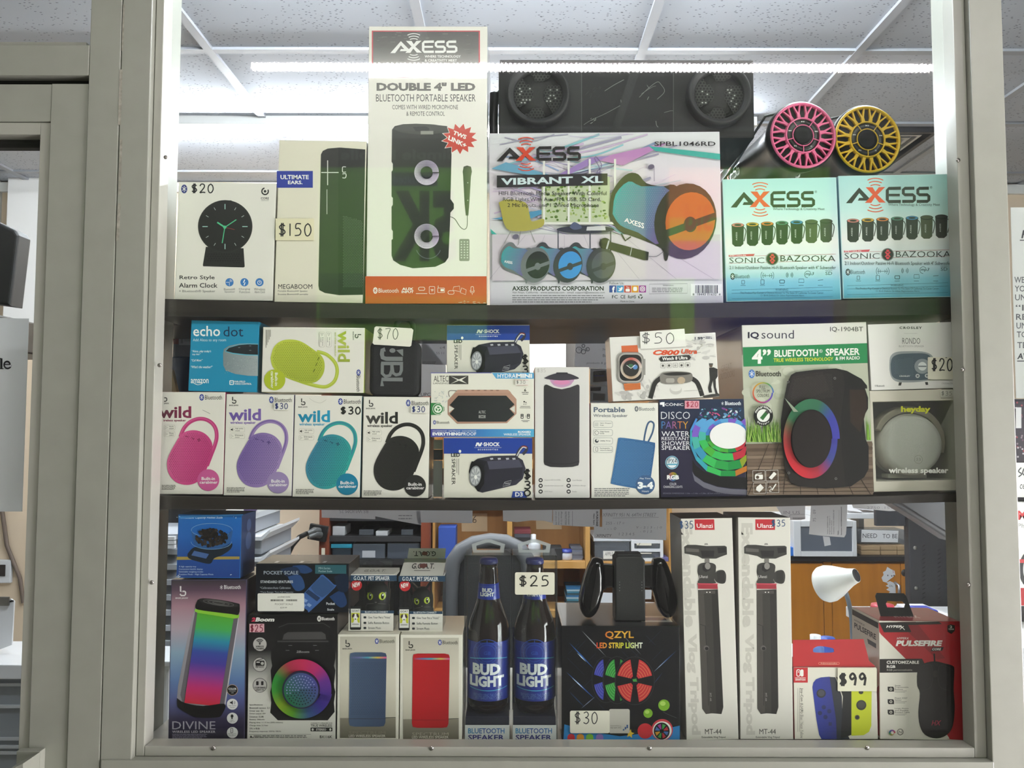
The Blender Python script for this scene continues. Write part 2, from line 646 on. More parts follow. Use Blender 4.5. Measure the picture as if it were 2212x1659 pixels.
def frame_of(quad, Y, rot=None):
 "upright rectangle through four photographed corners on the plane at distance Y: base centre, width, height, lean"
 TL, TR, BR, BL = [at(p[0], p[1], Y) for p in quad]
 B, T = (BL + BR) / 2, (TL + TR) / 2
 if rot is None:
  rot = 0.5 * math.atan2((BR - BL).z, (BR - BL).x) + 0.5 * math.atan2(-(T - B).x, (T - B).z)
 w = ((TR - TL).length + (BR - BL).length) / 2
 h = ((TL - BL).length + (TR - BR).length) / 2
 return B, w, h, rot
class Box:
 "a printed carton standing with its front at distance Y"
 def __init__(s, name, label, cat, crop, quad, Y, depth, front='#e9e7df', side=None, top=None, group=None, rough=.45, coat=.25, bump=0, yaw=0.0,
    rot=None, part='carton', mname=None, bev=.0008):
  k = CROP[crop]
  s.k = k
  q = [(k[1] + x * k[0], k[2] + y * k[0]) for x, y in quad]
  s.Y, s.quad = Y, q
  B, s.w, s.h, s.rot = frame_of(q, Y, rot)
  s.w -= 0.0008
  s.d = depth
  s.root = thing(name, label, cat, B, (0, -s.rot, yaw), group)
  s.M = Matrix.Translation(B) @ Matrix.Rotation(yaw, 4, 'Z') @ Matrix.Rotation(-s.rot, 4, 'Y')
  s.Mi = s.M.inverted()
  s.mb = MB()
  s.part = part
  s.mat = print_mat(mname or 'printed_card_%d_%d' % (rough * 100, coat * 100), rough, coat, bump)
  bm = bmesh.new()
  bmesh.ops.create_cube(bm, size=1.0)
  for v in bm.verts:
   v.co = Vector((v.co.x * s.w, depth / 2 + v.co.y * depth, s.h / 2 + v.co.z * s.h))
  if bev:
   bmesh.ops.bevel(bm, geom=bm.edges[:], offset=bev, segments=2, affect='EDGES', profile=.6)
  bm.normal_update()
  bm.verts.index_update()
  side = side or front
  top = top or side
  base = [v.co.copy() for v in bm.verts]
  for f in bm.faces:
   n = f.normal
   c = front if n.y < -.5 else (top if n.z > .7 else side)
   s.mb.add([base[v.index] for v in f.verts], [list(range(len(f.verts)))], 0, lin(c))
  bm.free()
  s.a = Art(s.mb, s.fc, k)
 def fc(s, px, py):
  d = s.Mi.to_3x3() @ ray(px, py)
  o = s.Mi @ EYE
  t = -o.y / d.y
  p = o + d * t
  return (p.x, p.z)
 def side_art(s, sgn):
  "art on a side wall: coordinates are fractions (0 front .. 1 back, 0 bottom .. 1 top)"
  A = Art(s.mb, lambda a, b: (a, b), (1, 0, 0))
  A.wrap = lambda u, v, d: (sgn * (s.w / 2 + d), u * s.d, v * s.h)
  return A
 def top_art(s):
  A = Art(s.mb, lambda a, b: (a, b), (1, 0, 0))
  A.wrap = lambda u, v, d: ((u - .5) * s.w, (1 - v) * s.d, s.h + d)
  return A
 def sticker(s, name, x0, y0, x1, y1, c='#e9e4d2', rad=0, lift=.0014, thick=.0003, label=None):
  "a separate stuck-on label; returns an Art to write on it"
  m = MB()
  k = s.a.k
  P = lambda x, y: s.fc(k[1] + x * k[0], k[2] + y * k[0])
  pts = [P(*p) for p in (rrect(x0, y0, x1, y1, rad) if rad else [(x0, y0), (x1, y0), (x1, y1), (x0, y1)])]
  m.prism(pts[::-1], -lift, -lift - thick, 0, lin(c))
  s.extra = getattr(s, 'extra', [])
  s.extra.append((name, m, label))
  return Art(m, s.fc, s.a.k, -lift - thick)
 def done(s):
  o = s.mb.build(s.part, s.mat, s.root)
  for name, m, label in getattr(s, 'extra', []):
   m.build(name, print_mat('sticker_paper', .55), s.root, label)
  return s
# ------------------------------------------------------------------ the setting: rooms, ceiling, storefront, lamps
CEIL = 2.67
YG = 1.246          # glass
YB = 1.27           # fronts of the goods
def X(px, Y=1.20): return at(px, 932, Y).x
def Z(py, Y=1.20, px=1106): return at(px, py, Y).z
ALU = mat('almond_painted_aluminium', '#888a7f', .36, noise=.04, nscale=25)
ALUW = mat('almond_bead_aluminium', '#97988d', .34, noise=.03, nscale=25)
BARE = mat('bare_aluminium', '#b9b9b4', .3, metal=.6, noise=.05, nscale=30, stretch=(1, 1, .05))
DARK = mat('gap_shade', '#15130f', .8)
WALLM = mat('cream_wall_paint', '#e6d2b8', .7, noise=.04, nscale=6, bump=.08, bscale=300)
GREYW = mat('grey_wall_paint', '#b2b0ac', .7, noise=.05, nscale=6, bump=.08, bscale=300)
FLOORM = mat('vinyl_floor', '#c2bdb4', .5, noise=.12, nscale=10)
GLASS = clear_mat('window_glass', tint='#fbfdfb', gloss=.82, haze=.003)
STEEL = mat('screw_steel', '#8c8a84', .35, metal=.9)
def slab(name, lo, hi, m, bev=0, kind='structure', parent=None, label=None):
 return MB().box(lo, hi, 0, None, bev).build(name, m, parent, label, kind=kind if parent is None else None)
XL, XR, YBACK, YREAR = -2.3, 2.5, 3.66, -.62
slab('floor', (XL, YREAR, -.05), (XR, YBACK, 0), FLOORM)
slab('wall_back', (XL, YBACK, 0), (XR, YBACK + .1, CEIL), WALLM)
slab('wall_left', (XL - .1, YREAR - .1, 0), (XL, YBACK + .1, CEIL), GREYW)
wr = MB()
DY0, DY1, DZ0, DZ1 = -.45, 1.1, .1, 1.75      # opening for a made-up glazed door, added to light the lower rows
for lo, hi in (((XR, YREAR - .1, 0), (XR + .1, DY0, CEIL)), ((XR, DY1, 0), (XR + .1, YBACK + .1, CEIL)), ((XR, DY0, 0), (XR + .1, DY1, DZ0)), ((XR, DY0, DZ1), (XR + .1, DY1, CEIL))):
 wr.box(lo, hi)
wr.build('wall_right', GREYW, kind='structure')
w4 = thing('fill_door', None, None)
w4['kind'] = 'structure'
MB().box((XR + .04, DY0 + .001, DZ0 + .001), (XR + .05, DY1 - .001, DZ1 - .001)).build('fill_light_pane', mat('fill_light_glow', '#fbf6fb', .6, emit=FILL_GLOW), w4)  # added glowing pane out of view, brightens the lower goods
fr = MB()
for lo, hi in (((XR + .02, DY0 + .001, DZ0 + .001), (XR + .038, DY0 + .06, DZ1 - .001)), ((XR + .02, DY1 - .06, DZ0 + .001), (XR + .038, DY1 - .001, DZ1 - .001)), ((XR + .02, .3, DZ0 + .001), (XR + .038, .35, DZ1 - .001))):
 fr.box(lo, hi)
fr.build('frame', ALU, w4)
slab('wall_rear', (XL, YREAR - .1, 0), (XR, YREAR, CEIL), mat('dark_rear_wall', '#45433f', .8, noise=.08, nscale=5))
slab('trim_6', (XL, YBACK - .02, CEIL - .05), (XR, YBACK, CEIL - .008), mat('white_trim', '#e4e4e0', .4))
cl = slab('ceiling', (XL, 1.26, CEIL), (XR, YBACK, CEIL + .05), ceiling_mat())
slab('ceiling', (XL, YREAR, CEIL), (XR, 1.2595, CEIL + .05), mat('lobby_ceiling_paint', '#6f7072', .8, noise=.1, nscale=30))
g = MB()
TEE = .026
def ceil_at(px, py):
 d = ray(px, py)
 return EYE + d * ((CEIL - EYE.z) / d.z)
gx0 = ceil_at(480, 140).x
gy0, gy1 = ceil_at(1106, 107).y, ceil_at(1106, 264).y
sy = gy1 - gy0
for k in range(-3, 7):
 x = gx0 + .635 * k
 if XL < x < XR:
  g.box((x - TEE / 2, YREAR, CEIL - .009), (x + TEE / 2, YBACK, CEIL), 0)
for k in range(-5, 4):
 y = gy0 + sy * k
 if YREAR < y < YBACK:
  g.box((XL, y - TEE / 2, CEIL - .008), (XR, y + TEE / 2, CEIL), 0)
g.build('ceiling_grid', mat('grid_tee_paint', '#9b9ea4', .5), cl)
# partition beside and below the openings
XA, XB = X(167), X(238)                       # outer mullion of the display window
XC = X(303)
XD0, XD1 = X(2122), X(2194)
ZS = Z(1643)                                   # top of the lower rail
slab('wall_partition', (-2.3, 1.2, 0), (-1.62, 1.32, CEIL), GREYW)
slab('wall_partition.001', (1.5, 1.2, 0), (2.5, 1.32, CEIL), GREYW)
slab('wall_lower', (XB, 1.215, 0), (XD0, 1.32, ZS - .05), ALU)
slab('trim_1', (XA, 1.2, 0), (XB - .0012, 1.32, CEIL), ALU, .0012)
m = MB().box((XB, 1.2, 0), (XC, YG - .003, CEIL), 0, None, .0012)
m.box((XB, YG - .003, 0), (-.556, 1.345, CEIL), 0)
m.build('trim_2', ALU, kind='structure')
m = MB().box((XD0, 1.2, 0), (XD1, YG - .003, CEIL), 0, None, .0012)
m.box((.702, YG - .003, 0), (XD1, 1.345, CEIL), 0)
m.build('trim_3', ALU, kind='structure')
m = MB().box((XB + .002, 1.198, ZS - .06), (XD0 + .001, 1.26, ZS), 0, None, .001)
m.build('trim_4', ALU, kind='structure')
# scuffs in the caulk seam of the left mullion
m = MB()
for (px, y0, y1, w) in ((262, 150, 270, 5), (268, 10, 110, 3), (262, 300, 420, 4), (258, 440, 520, 5)):
 p0, p1 = at(px, y0, 1.1995), at(px - 3, y1, 1.1995)
 m.add([(p0.x - w * .0005, 1.1995, p0.z), (p0.x + w * .0004, 1.1995, p0.z), (p1.x + w * .0003, 1.1995, p1.z), (p1.x - w * .0006, 1.1995, p1.z)], [(3, 2, 1, 0)])
m.build('caulk_scuff', mat('old_caulk', '#8b887c', .6, noise=.3, nscale=120), bpy.data.objects['trim_1'])
# display window: beads, pane, screws
w1 = thing('window_1', None, None)
w1['kind'] = 'structure'
bx0, bx1 = XC + .0008, X(332, 1.215)
rx0, rx1 = X(2083, 1.215), XD0 - .0008
zb0, zb1 = ZS + .0005, Z(1612, 1.215)
MB().box((bx0, 1.212, zb0), (bx1, YG - .003, CEIL - .02), 0, None, .0012).build('glazing_bead', ALUW, w1)
MB().box((rx0, 1.212, zb0), (rx1, YG - .003, CEIL - .02), 0, None, .0012).build('glazing_bead', ALUW, w1)
MB().box((bx1 + .0003, 1.212, zb0), (rx0 - .0003, YG - .003, zb1), 0, None, .0012).build('glazing_bead', ALUW, w1)
MB().box((bx0 - .004, YG - .0029, zb0), (rx1 + .004, YG + .0031, CEIL - .03)).build('glass_pane', GLASS, w1)
for px, py in ((358, 340), (345, 789), (328, 1258), (2069, 346), (2079, 798), (2092, 1263), (461, 1616), (932, 1616), (1403, 1616), (1873, 1615)):
 p = at(px, py, 1.212)
 s_ = MB().lathe([(.0001, 0), (.0032, .0001), (.003, .0012), (.0001, .0016)], 14, 0, None, Matrix.Translation((p.x, 1.212, p.z)) @ Matrix.Rotation(math.radians(90), 4, 'X'))
 s_.build('screw', STEEL, w1)
# sidelight with its pane beyond the right mullion
w2 = thing('window_2', None, None)
w2['kind'] = 'structure'
MB().box((XD1 + .0005, YG - .003, .1), (1.5, YG + .003, CEIL - .02)).build('glass_pane', GLASS, w2)
MB().box((1.46, 1.2, 0), (1.499, YG + .02, CEIL), 0, None, .001).build('frame', ALU, w2)
# glazed door and the transom over it
Y0D = 1.203
d1 = thing('door_1', None, None)
d1['kind'] = 'structure'
zt, zr, zst, zgl = Z(181), Z(262), Z(289), Z(307)
xs0, xs1, xs2 = X(58), X(83), X(165)
MB().box((xs1, Y0D, 0.01), (xs2, Y0D + .042, zt), 0, None, .001).build('stile', ALU, d1)
MB().box((-1.55, Y0D + .001, zr), (xs1 - .0006, Y0D + .042, zt - .0005), 0, None, .001).build('top_rail', ALU, d1)
st = MB().box((xs0, Y0D + .004, .2), (xs1 - .0006, Y0D + .03, zr - .0006), 0, None, .0008)
st.box((-1.5, Y0D + .004, zst), (xs0 - .0004, Y0D + .03, zr - .0006), 0, None, .0008)
st.build('glass_stop', ALUW, d1)
MB().box((-1.5, Y0D + .018, .2), (xs0 + .004, Y0D + .024, zr)).build('glass_pane', GLASS, d1)
MB().box((-1.5, Y0D + .026, zgl), (xs0, Y0D + .04, zst)).build('shade_strip', DARK, d1)  # dark strip standing in for the shade in the gap below the stop
hz = Z(1619)
h = MB()
h.box((X(69), 1.19, hz - .12), (X(119), Y0D, hz + .0), 0, None, .001)
h.prism([(X(80), Z(1640)), (X(80), Z(1659) - .06), (X(118), Z(1659) - .06), (X(118), Z(1621))], 1.15, 1.19)
h.box((-1.45, 1.135, Z(1659) - .05), (X(82), 1.152, Z(1640)), 0, None, .001)
h.build('push_bar', ALU, d1)
zt1, zt0 = Z(99), Z(164.5)
slab('trim_5', (-1.62, 1.2, zt0), (XA - .0005, 1.3, zt1), ALU, .001)
slab('trim_7', (-1.62, 1.22, zt - .0), (XA - .0005, 1.3, zt0), DARK)  # dark fill painted as the shade in the gap over the door
w3 = thing('window_3', None, None)
w3['kind'] = 'structure'
MB().box((-1.62, YG - .003, zt1), (XA, YG + .003, CEIL - .02)).build('glass_pane', GLASS, w3)
sb = MB().box((-1.62, 1.207, zt1 + .0003), (XA - .009, YG - .0035, Z(88)), 0, None, .0008)
sb.box((X(189), 1.207, Z(88) + .0002), (XA - .0006, YG - .0035, CEIL - .02), 0, None, .0008)
sb.build('glazing_bead', ALUW, w3)
# three display boards; the upper two sag a little between their ends
def board(name, label, top, bot, y0, y1, m, edge):
 mb = MB()
 n = 28
 def zz(pl, px, Y):
  for (a, b), (c, d) in zip(pl[:-1], pl[1:]):
   if px <= c or (c, d) == pl[-1]:
    t = (px - a) / (c - a)
    t2 = max(0, min(1, t))
    return Z(b + (d - b) * t2, Y, px)
 xa, xb = -.554, .70
 rows = []
 for i in range(n + 1):
  x = xa + (xb - xa) * i / n
  px = 1106 + x * F / y0
  zt_, zb_ = zz(top, px, YB) - .0006, zz(bot, px, y0)
  rows.append((x, zt_, zb_))
 vs, fs = [], []
 for x, a, b in rows:
  vs += [(x, y0, b), (x, y0, a), (x, y1, a), (x, y1, b)]
 for i in range(n):
  p = i * 4
  for k in range(4):
   l = (k + 1) % 4
   fs.append((p + k, p + 4 + k, p + 4 + l, p + l))
 fs += [(0, 1, 2, 3), (n * 4 + 3, n * 4 + 2, n * 4 + 1, n * 4)]
 mb.add(vs, fs)
 mb.box((-.74, 1.37, rows[0][2]), (xa - .0005, y1, rows[0][1]))   # runs on behind the window frame
 o = mb.build(name, m, None, label, 'shelf')
 return o
SHELFM = wood_mat('dark_laminate', '#2a2522', '#37312d', (2, 20, 20), .4)
GREYL = mat('grey_laminate', '#8b8984', .35, noise=.06, nscale=20)
YF = 1.258
board('display_shelf', 'dark laminate shelf board carrying the tall speaker cartons', [(345, 647), (640, 656), (1060, 661), (1560, 656), (2065, 645)],
 [(345, 683), (1060, 690), (1560, 686), (2065, 679)], YF, 1.62, SHELFM, None)
board('display_shelf', 'dark laminate shelf board below the row of carabiner speaker cartons', [(345, 1069), (640, 1075.5), (1060, 1079), (1560, 1076), (1888, 1070.5), (2065, 1063.5)],
 [(345, 1100), (1060, 1103), (1560, 1097), (2065, 1084)], YF, 1.62, SHELFM, None)
ZF = Z(1602, YB)
MB().box((-.5555, YG + .0035, ZF - .03), (.7015, 1.66, ZF), 0, None, .001).build('display_shelf', GREYL, None, 'grey ledge board at the foot of the display window', 'shelf')
# lamps
def led_tube(name, label, x0, x1, y, z, power, rows, pitch, chip, tilt=0):
 t = thing(name, label, 'lamp', ((x0 + x1) / 2, y, z))
 L = (x1 - x0) / 2
 MB().prism([(-.034, .03), (-.02, .012), (0, .006), (.02, .012), (.034, .03), (.02, .05), (-.02, .05)], -L - .01, L + .01, axis='X').build('housing', mat('white_lamp_housing', '#d9d9d6', .4), t)
 c = MB()
 n = int(2 * L / pitch)
 for dy in rows:
  for i in range(n):
   x = -L + pitch * (i + .5) + (pitch * .5 if dy > 0 else 0)
   zz = .006 + abs(dy) * .3
   c.prism([(x - chip * .62, dy), (x, dy - chip * 1.15), (x + chip * .62, dy), (x, dy + chip * 1.15)], zz - chip * .5, zz, axis='Z')
 o = c.build('led_strip', mat(name + '_led', '#fdf5f9', .5, emit=power), t)
 o['kind'] = 'stuff'
 return t
YT = .19
YV = 2 * YG - YT
xa, xb = at(541, 150, YV).x, at(2060, 152, YV).x
led_tube('led_tube_light', 'twin row LED tube on the ceiling in front of the window', xa, xb, YT, at(1300, 151, YV).z, CUSTOMER_TUBE, (-.0088, .0088), .0124, .009)
p0 = at(700, 286, 2.9)
t = thing('office_tube_light', 'bright white tube lamp under the office ceiling', 'lamp', (0, 2.9, p0.z))
c = MB()
c.tube([(-1.6, 0, 0), (.84, 0, 0)], .014, 12)
c.build('tube', mat('office_tube_glow', '#f2f6ff', .5, emit=OFFICE_TUBE), t)
MB().box((-1.63, -.03, .018), (.87, .03, CEIL - p0.z - .0), 0, None, .002).build('housing', mat('white_lamp_housing', '#d9d9d6', .4), t)
for x in (-1.61, .85):
 MB().box((x - .012, -.018, -.016), (x + .012, .018, .02), 0, None, .002).build('end_cap', mat('white_lamp_housing', '#d9d9d6', .4), t)
t = thing('office_tube_light', 'white tube lamp under the office ceiling just inside the display window', 'lamp', (0, 1.66, p0.z))
c = MB()
c.tube([(-.85, 0, 0), (1.0, 0, 0)], .014, 12)
c.build('tube', mat('inner_tube_glow', '#f2f6ff', .5, emit=OFFICE_TUBE * 1.45), t)
MB().box((-.88, -.03, .018), (1.03, .03, CEIL - p0.z), 0, None, .002).build('housing', mat('white_lamp_housing', '#d9d9d6', .4), t)
# open ceiling vent with a black rim
p = ceil_at(2027, 272)
vx, vy = p.x, p.y
v = thing('ceiling_vent', 'black rimmed vent in the office ceiling behind the yellow speaker', 'vent', (vx - .16, vy + .3, CEIL - .012))
f = MB()
for lo, hi in (((-.16, -.3), (.16, -.284)), ((-.16, .284), (.16, .3)), ((-.16, -.284), (-.144, .284)), ((.144, -.284), (.16, .284))):
 f.box((lo[0], lo[1], -.012), (hi[0], hi[1], .012))
f.build('rim', mat('vent_black', '#17171a', .5), v)
f = MB()
for q, r in ((.12, .26), (.09, .23)):
 for lo, hi in (((-q, -r), (q, -r + .01)), ((-q, r - .01), (q, r)), ((-q, -r + .01), (-q + .01, r - .01)), ((q - .01, -r + .01), (q, r - .01))):
  f.box((lo[0], lo[1], -.008), (hi[0], hi[1], .006))
f.build('louvre', mat('vent_silver', '#b4b4b0', .35, metal=.5), v)
# backlit posters hanging behind the photographer; the pane mirrors them
YP = YREAR + .03
YPV = 2 * YG - YP
POST = print_mat('backlit_poster_film', .4, 0, 0, 60, POSTER_GLOW)
def poster(label, x0, y0, x1, y1, c, fn):
 a, b = at(x0, y0, YPV), at(x1, y1, YPV)
 t = thing('window_poster', label, 'poster', (0, 0, 0), group=None)
 MB().box((a.x - .008, YREAR, b.z - .008), (b.x + .008, YP - .004, a.z + .008)).build('light_box', mat('poster_box_black', '#1a1a1a', .5), t)
 m = MB()
 m.box((a.x, YP - .004, b.z), (b.x, YP, a.z), 0, lin(c))
 A = Art(m, lambda px, py: (at(px, py, YPV).x, at(px, py, YPV).z), (1, 0, 0), wrap=lambda u, v, d: (u, YP + d, v))
 fn(A)
 m.build('film', POST, t)
GRN = '#5f9a2c'
def pa(A):
 A.r(690, 302, 1052, 362, '#0d120d')
 A.tq('Simple Mobile', [(985, 322), (735, 322), (735, 352), (985, 352)], '#5b615b', .03)
 A.r(845, 372, 945, 402, '#141c33')
 A.tq('Unlimited', [(940, 378), (850, 378), (850, 396), (940, 396)], '#4a5568', .02)
 A.tq('5K', [(985, 412), (845, 412), (845, 566), (985, 566)], '#0a120a', .05)
 A.r(690, 590, 1052, 640, '#3f7a1c')
 A.r(690, 655, 1052, 700, '#284d16')
poster('backlit green poster with a black header and large black figures', 690, 303, 1052, 735, GRN, pa)
def pb(A):
 A.r(1090, 560, 1395, 650, '#2c4a1a')
 A.r(1300, 340, 1395, 600, '#77842e')
poster('backlit dark poster with a pale green block', 1090, 303, 1397, 735, '#11130f', pb)
def pc(A):
 A.r(1445, 302, 1800, 362, '#0d120d')
 A.tq('Simple Mobile', [(1725, 320), (1480, 320), (1480, 352), (1725, 352)], '#5b615b', .03)
 A.r(1445, 362, 1560, 470, '#b0602a')
 A.tq('3id', [(1540, 440), (1480, 440), (1480, 500), (1540, 500)], '#9a3020', .04)
 A.r(1500, 600, 1800, 735, '#272a6a')
 A.r(1445, 520, 1560, 600, '#69358a')
poster('backlit green poster with orange and violet blocks', 1445, 303, 1800, 735, GRN, pc)
def pd(A):
 A.r(1830, 303, 2080, 372, '#33383a')
 A.r(1830, 640, 2080, 735, '#1f4a16')
poster('backlit pale grey poster with a green foot', 1830, 303, 2080, 735, '#5d6a55', pd)
# ------------------------------------------------------------------ printed cartons
def bg(b, stops, inset=0.0012, horiz=False):
 "printed ground colour blend over the whole front"
 A = Art(b.mb, lambda x, y: (x, y), (1, 0, 0))
 A.boxes = b.a.boxes
 A.vgrad(-b.w / 2 + inset, b.h - inset, b.w / 2 - inset, inset, stops, horiz)
 return b.a
def dots(a, poly, pitch, r, c, skip=0, lim=700):
 def inside(x, y):
  k = False
  n = len(poly)
  for i in range(n):
   x1, y1 = poly[i]
   x2, y2 = poly[i - 1]
   if (y1 > y) != (y2 > y) and x < (x2 - x1) * (y - y1) / (y2 - y1) + x1:
    k = not k
  return k
 xs = [p[0] for p in poly]
 ys = [p[1] for p in poly]
 cx, cy = sum(xs) / len(xs), sum(ys) / len(ys)
 uv, fs, n = [], [], 0
 y = min(ys)
 row = 0
 while y < max(ys):
  x = min(xs) + (pitch / 2 if row % 2 else 0)
  while x < max(xs):
   sx, sy = cx + (x - cx) * 1.1, cy + (y - cy) * 1.1
   if inside(sx, sy) and n < lim:
    b = len(uv)
    uv += [a.P(x - r, y), a.P(x, y + r), a.P(x + r, y), a.P(x, y - r)]
    fs.append([b, b + 1, b + 2, b + 3])
    n += 1
   x += pitch
  y += pitch * .87
  row += 1
 if uv:
  a.emit(uv, fs, a.col(c))
def shaded(a, pts, cl, cr, ang=0):
 "picture of a rounded body: ink runs from one colour to another across it"
 ca, sa = math.cos(math.radians(ang)), math.sin(math.radians(ang))
 ds = [p[0] * ca + p[1] * sa for p in pts]
 lo, hi = min(ds), max(ds)
 a.poly(pts, [mix(cl, cr, (d - lo) / (hi - lo)) for d in ds])
def closed(pts, k=4):
 return smooth(list(pts) + [pts[0]], k)[:-1]
def bj(a, x, y, s, c='#1b1b1b', txt=True, rot=0):
 def R(u, v):
  return (x + u * s, y + v * s) if rot == 0 else (x - v * s, y + u * s)
 a.line([R(-.4, -1), R(-.4, .0), R(-.2, .0)], s * .28, c)
 a.line([R(-.05, 0), R(.4, 0), R(.55, .15), R(.55, .55), R(.35, .8), R(-.25, .8), R(-.5, .5)], s * .28, c)
 if txt:
  if rot == 0:
   a.t('BASS JAXX', x - s * 1.35, y + s * 1.25, x + s * 1.3, y + s * 1.7, c, .03)
  else:
   a.t('BASS JAXX', x - s * 1.7, y - s * 1.3, x - s * 1.25, y + s * 1.3, c, .03, rot=90)
def axess(a, x0, y0, x1, y1, c, cx, stripe=False):
 w, h = x1 - x0, y1 - y0
 p = lambda u, v: (x0 + (u - 127) / 593 * w, y0 + (v - 770) / 120 * h)
 q = lambda L: [p(*z) for z in L]
 a.poly(q([(127, 890), (222, 778), (298, 858), (278, 872), (212, 872), (222, 852), (252, 852), (222, 818), (170, 890)]), c)
 a.poly(q([(268, 776), (318, 776), (338, 808), (362, 776), (408, 774), (352, 830), (412, 886), (366, 886), (334, 848), (308, 888), (262, 888), (318, 828)]), cx)
 lw = w * 22 / 593
 a.line(q([(520, 783), (434, 785), (423, 797), (423, 866), (433, 879), (520, 878)]), lw, c)
 a.line(q([(434, 832), (512, 832)]), lw * .8, c)
 for d in (0, 104):
  a.line(q([(617 + d, 783), (550 + d, 784), (538 + d, 794), (538 + d, 820), (550 + d, 830), (606 + d, 830), (617 + d, 840), (617 + d, 868), (606 + d, 877), (530 + d, 878)]), lw, c)
 X0, Y0 = p(338, 832)
 k = w / 593
 for r in (75, 98, 120):
  a.ring(X0, Y0, r * k, 7 * k, cx, 270 - 28, 270 + 28, n=10)
  a.ring(X0, Y0, r * k, 7 * k, cx, 90 - 28, 90 + 28, n=10)
def bluetooth(a, x, y0, x1, y1, c='#2a2a2e', rc='#ffffff', rbg='#2b3f9a'):
 h = y1 - y0
 a.bt(x, (y0 + y1) / 2, h * 1.05, rc, rbg)
 a.t('Bluetooth', x + h * .75, y0, x1, y1, c)
WHITE = '#ebe8df'
# --- top shelf
b = Box('alarm_clock_box', 'white carton with a round black alarm clock printed on it, hand-priced twenty dollars', 'box', 'A',
  [(70, 450), (742, 462), (722, 1268), (52, 1250)], YB, .1, WHITE, '#d5d2ca')
a = b.a
a.bt(120, 500, 42, '#f0f0f0', '#2a3680')
a.hand('$20', 168, 466, 322, 526, 8)
a.ring(672, 516, 22, 9, '#222222', -30, 260)
a.ell(672, 516, 9, 9, '#222222')
a.t('CORE', 643, 556, 698, 572, '#333333', .02)
a.r(645, 578, 697, 580, '#555555')
a.poly([(268, 895), (525, 905), (533, 1030), (525, 1036), (250, 1028), (247, 1020)], '#232322')
dots(a, [(270, 930), (510, 940), (520, 1010), (265, 1000)], 17, 6, '#0f0f0f')
a.ell(400, 756, 186, 180, '#262625', n=48)
a.ell(399, 757, 176, 170, '#1d1d1c', n=48)
a.poly([(340, 592), (360, 580), (440, 578), (465, 594), (400, 582)], '#1a1a1a')
for k in range(12):
 an = math.radians(30 * k)
 r0, r1 = (118, 154) if k % 3 == 0 else (130, 150)
 a.line([(399 + r0 * math.sin(an), 757 - r0 * math.cos(an)), (399 + r1 * math.sin(an), 757 - r1 * math.cos(an))], 6 if k % 3 == 0 else 4, '#9fc7bd' if k % 3 == 0 else '#a9b0ae')
a.line([(398, 762), (346, 728)], 10, '#54c08e')
a.line([(398, 762), (476, 710)], 6, '#54c08e')
a.line([(398, 762), (380, 870)], 6, '#54c08e')
a.line([(398, 762), (465, 778)], 3, '#a04040')
a.ell(398, 762, 11, 11, '#54c08e')
a.t('Retro Style', 88, 1090, 328, 1124, '#1c1c1c', .012)
a.t('Alarm Clock', 84, 1142, 348, 1174, '#1c1c1c', .012)
a.t('+ Bluetooth® Speaker', 84, 1188, 332, 1210, '#555555')
for x, t1, t2 in ((429, 'Bluetooth®', 'Speaker'), (531, 'Charging', 'Function'), (634, 'Wireless', 'Alarm Clock')):
 a.ell(x, 1137, 28, 28, '#3f7fc4')
 a.t(t1, x - 38, 1176, x + 38, 1192, '#777777')
 a.t(t2, x - 34, 1195, x + 38, 1211, '#777777')
a.line([(534, 1118), (524, 1140), (536, 1138), (528, 1158)], 6, '#ffffff')
a.ring(634, 1139, 13, 3, '#ffffff')
a.line([(634, 1130), (634, 1140), (641, 1140)], 2.5, '#ffffff')
a.line([(405, 1137), (428, 1137), (428, 1160)], 3, '#ffffff')
for r_ in (8, 14, 20):
 a.ring(428, 1137, r_, 2, '#ffffff', -80, -10, n=6)
b.done()
m = MB()
P = lambda x, y: b.fc(.31646 * x + 360, .31646 * y + 250)
q = [P(368, 470), P(372, 436), P(392, 430), P(560, 436), P(580, 446), P(582, 474)]
m.prism(q, .035, .038, 0)
m.build('hang_tab', mat('black_plastic', '#151516', .35), b.root)
b = Box('portable_speaker_box', 'tall cream carton with a black tube speaker print and blue name panel', 'box', 'A',
  [(758, 163), (1358, 178), (1338, 1282), (733, 1268)], YB, .11, '#e7e2cf', '#cfcabb')
a = b.a
sp = [(1053, 265), (1066, 240), (1100, 224), (1180, 217), (1356, 230), (1340, 1222), (1180, 1225), (1080, 1210), (1042, 1190), (1036, 1160)]
shaded(a, sp, '#2c2a29', '#1c1b1b')
a.poly([(1172, 219), (1356, 231), (1340, 1222), (1172, 1225)], '#161616')
dots(a, [(1196, 650), (1345, 700), (1340, 1200), (1196, 1200)], 11, 3.2, '#5d6a5e')
a.r(1096, 305, 1102, 474, '#d8d8d4')
a.r(1056, 385, 1174, 391, '#d8d8d4')
a.r(1092, 503, 1097, 672, '#b8b8b4')
a.line(smooth([(1224, 350), (1203, 350), (1200, 365), (1203, 385), (1224, 384)]), 5, '#e0e0dc')
a.line(smooth([(1200, 398), (1222, 396), (1225, 412), (1218, 425), (1200, 424)]), 5, '#e0e0dc')
a.r(752, 377, 998, 492, '#26399b')
a.t('ULTIMATE', 777, 404, 970, 434, '#f2f2f2', .03)
a.t('EARS.', 828, 443, 928, 468, '#f2f2f2', .03)
a.t('MEGABOOM', 762, 1150, 994, 1182, '#1f1f1f', 0)
a.t('Portable Bluetooth® Speaker', 760, 1190, 963, 1206, '#555555')
a.t('Enceinte Bluetooth® portable', 760, 1212, 965, 1227, '#555555')
S = b.sticker('price_label', 745, 703, 1006, 852, '#e6dfbe')
S.hand('$150', 765, 738, 992, 822, 8)
b.done()
hm = MB()
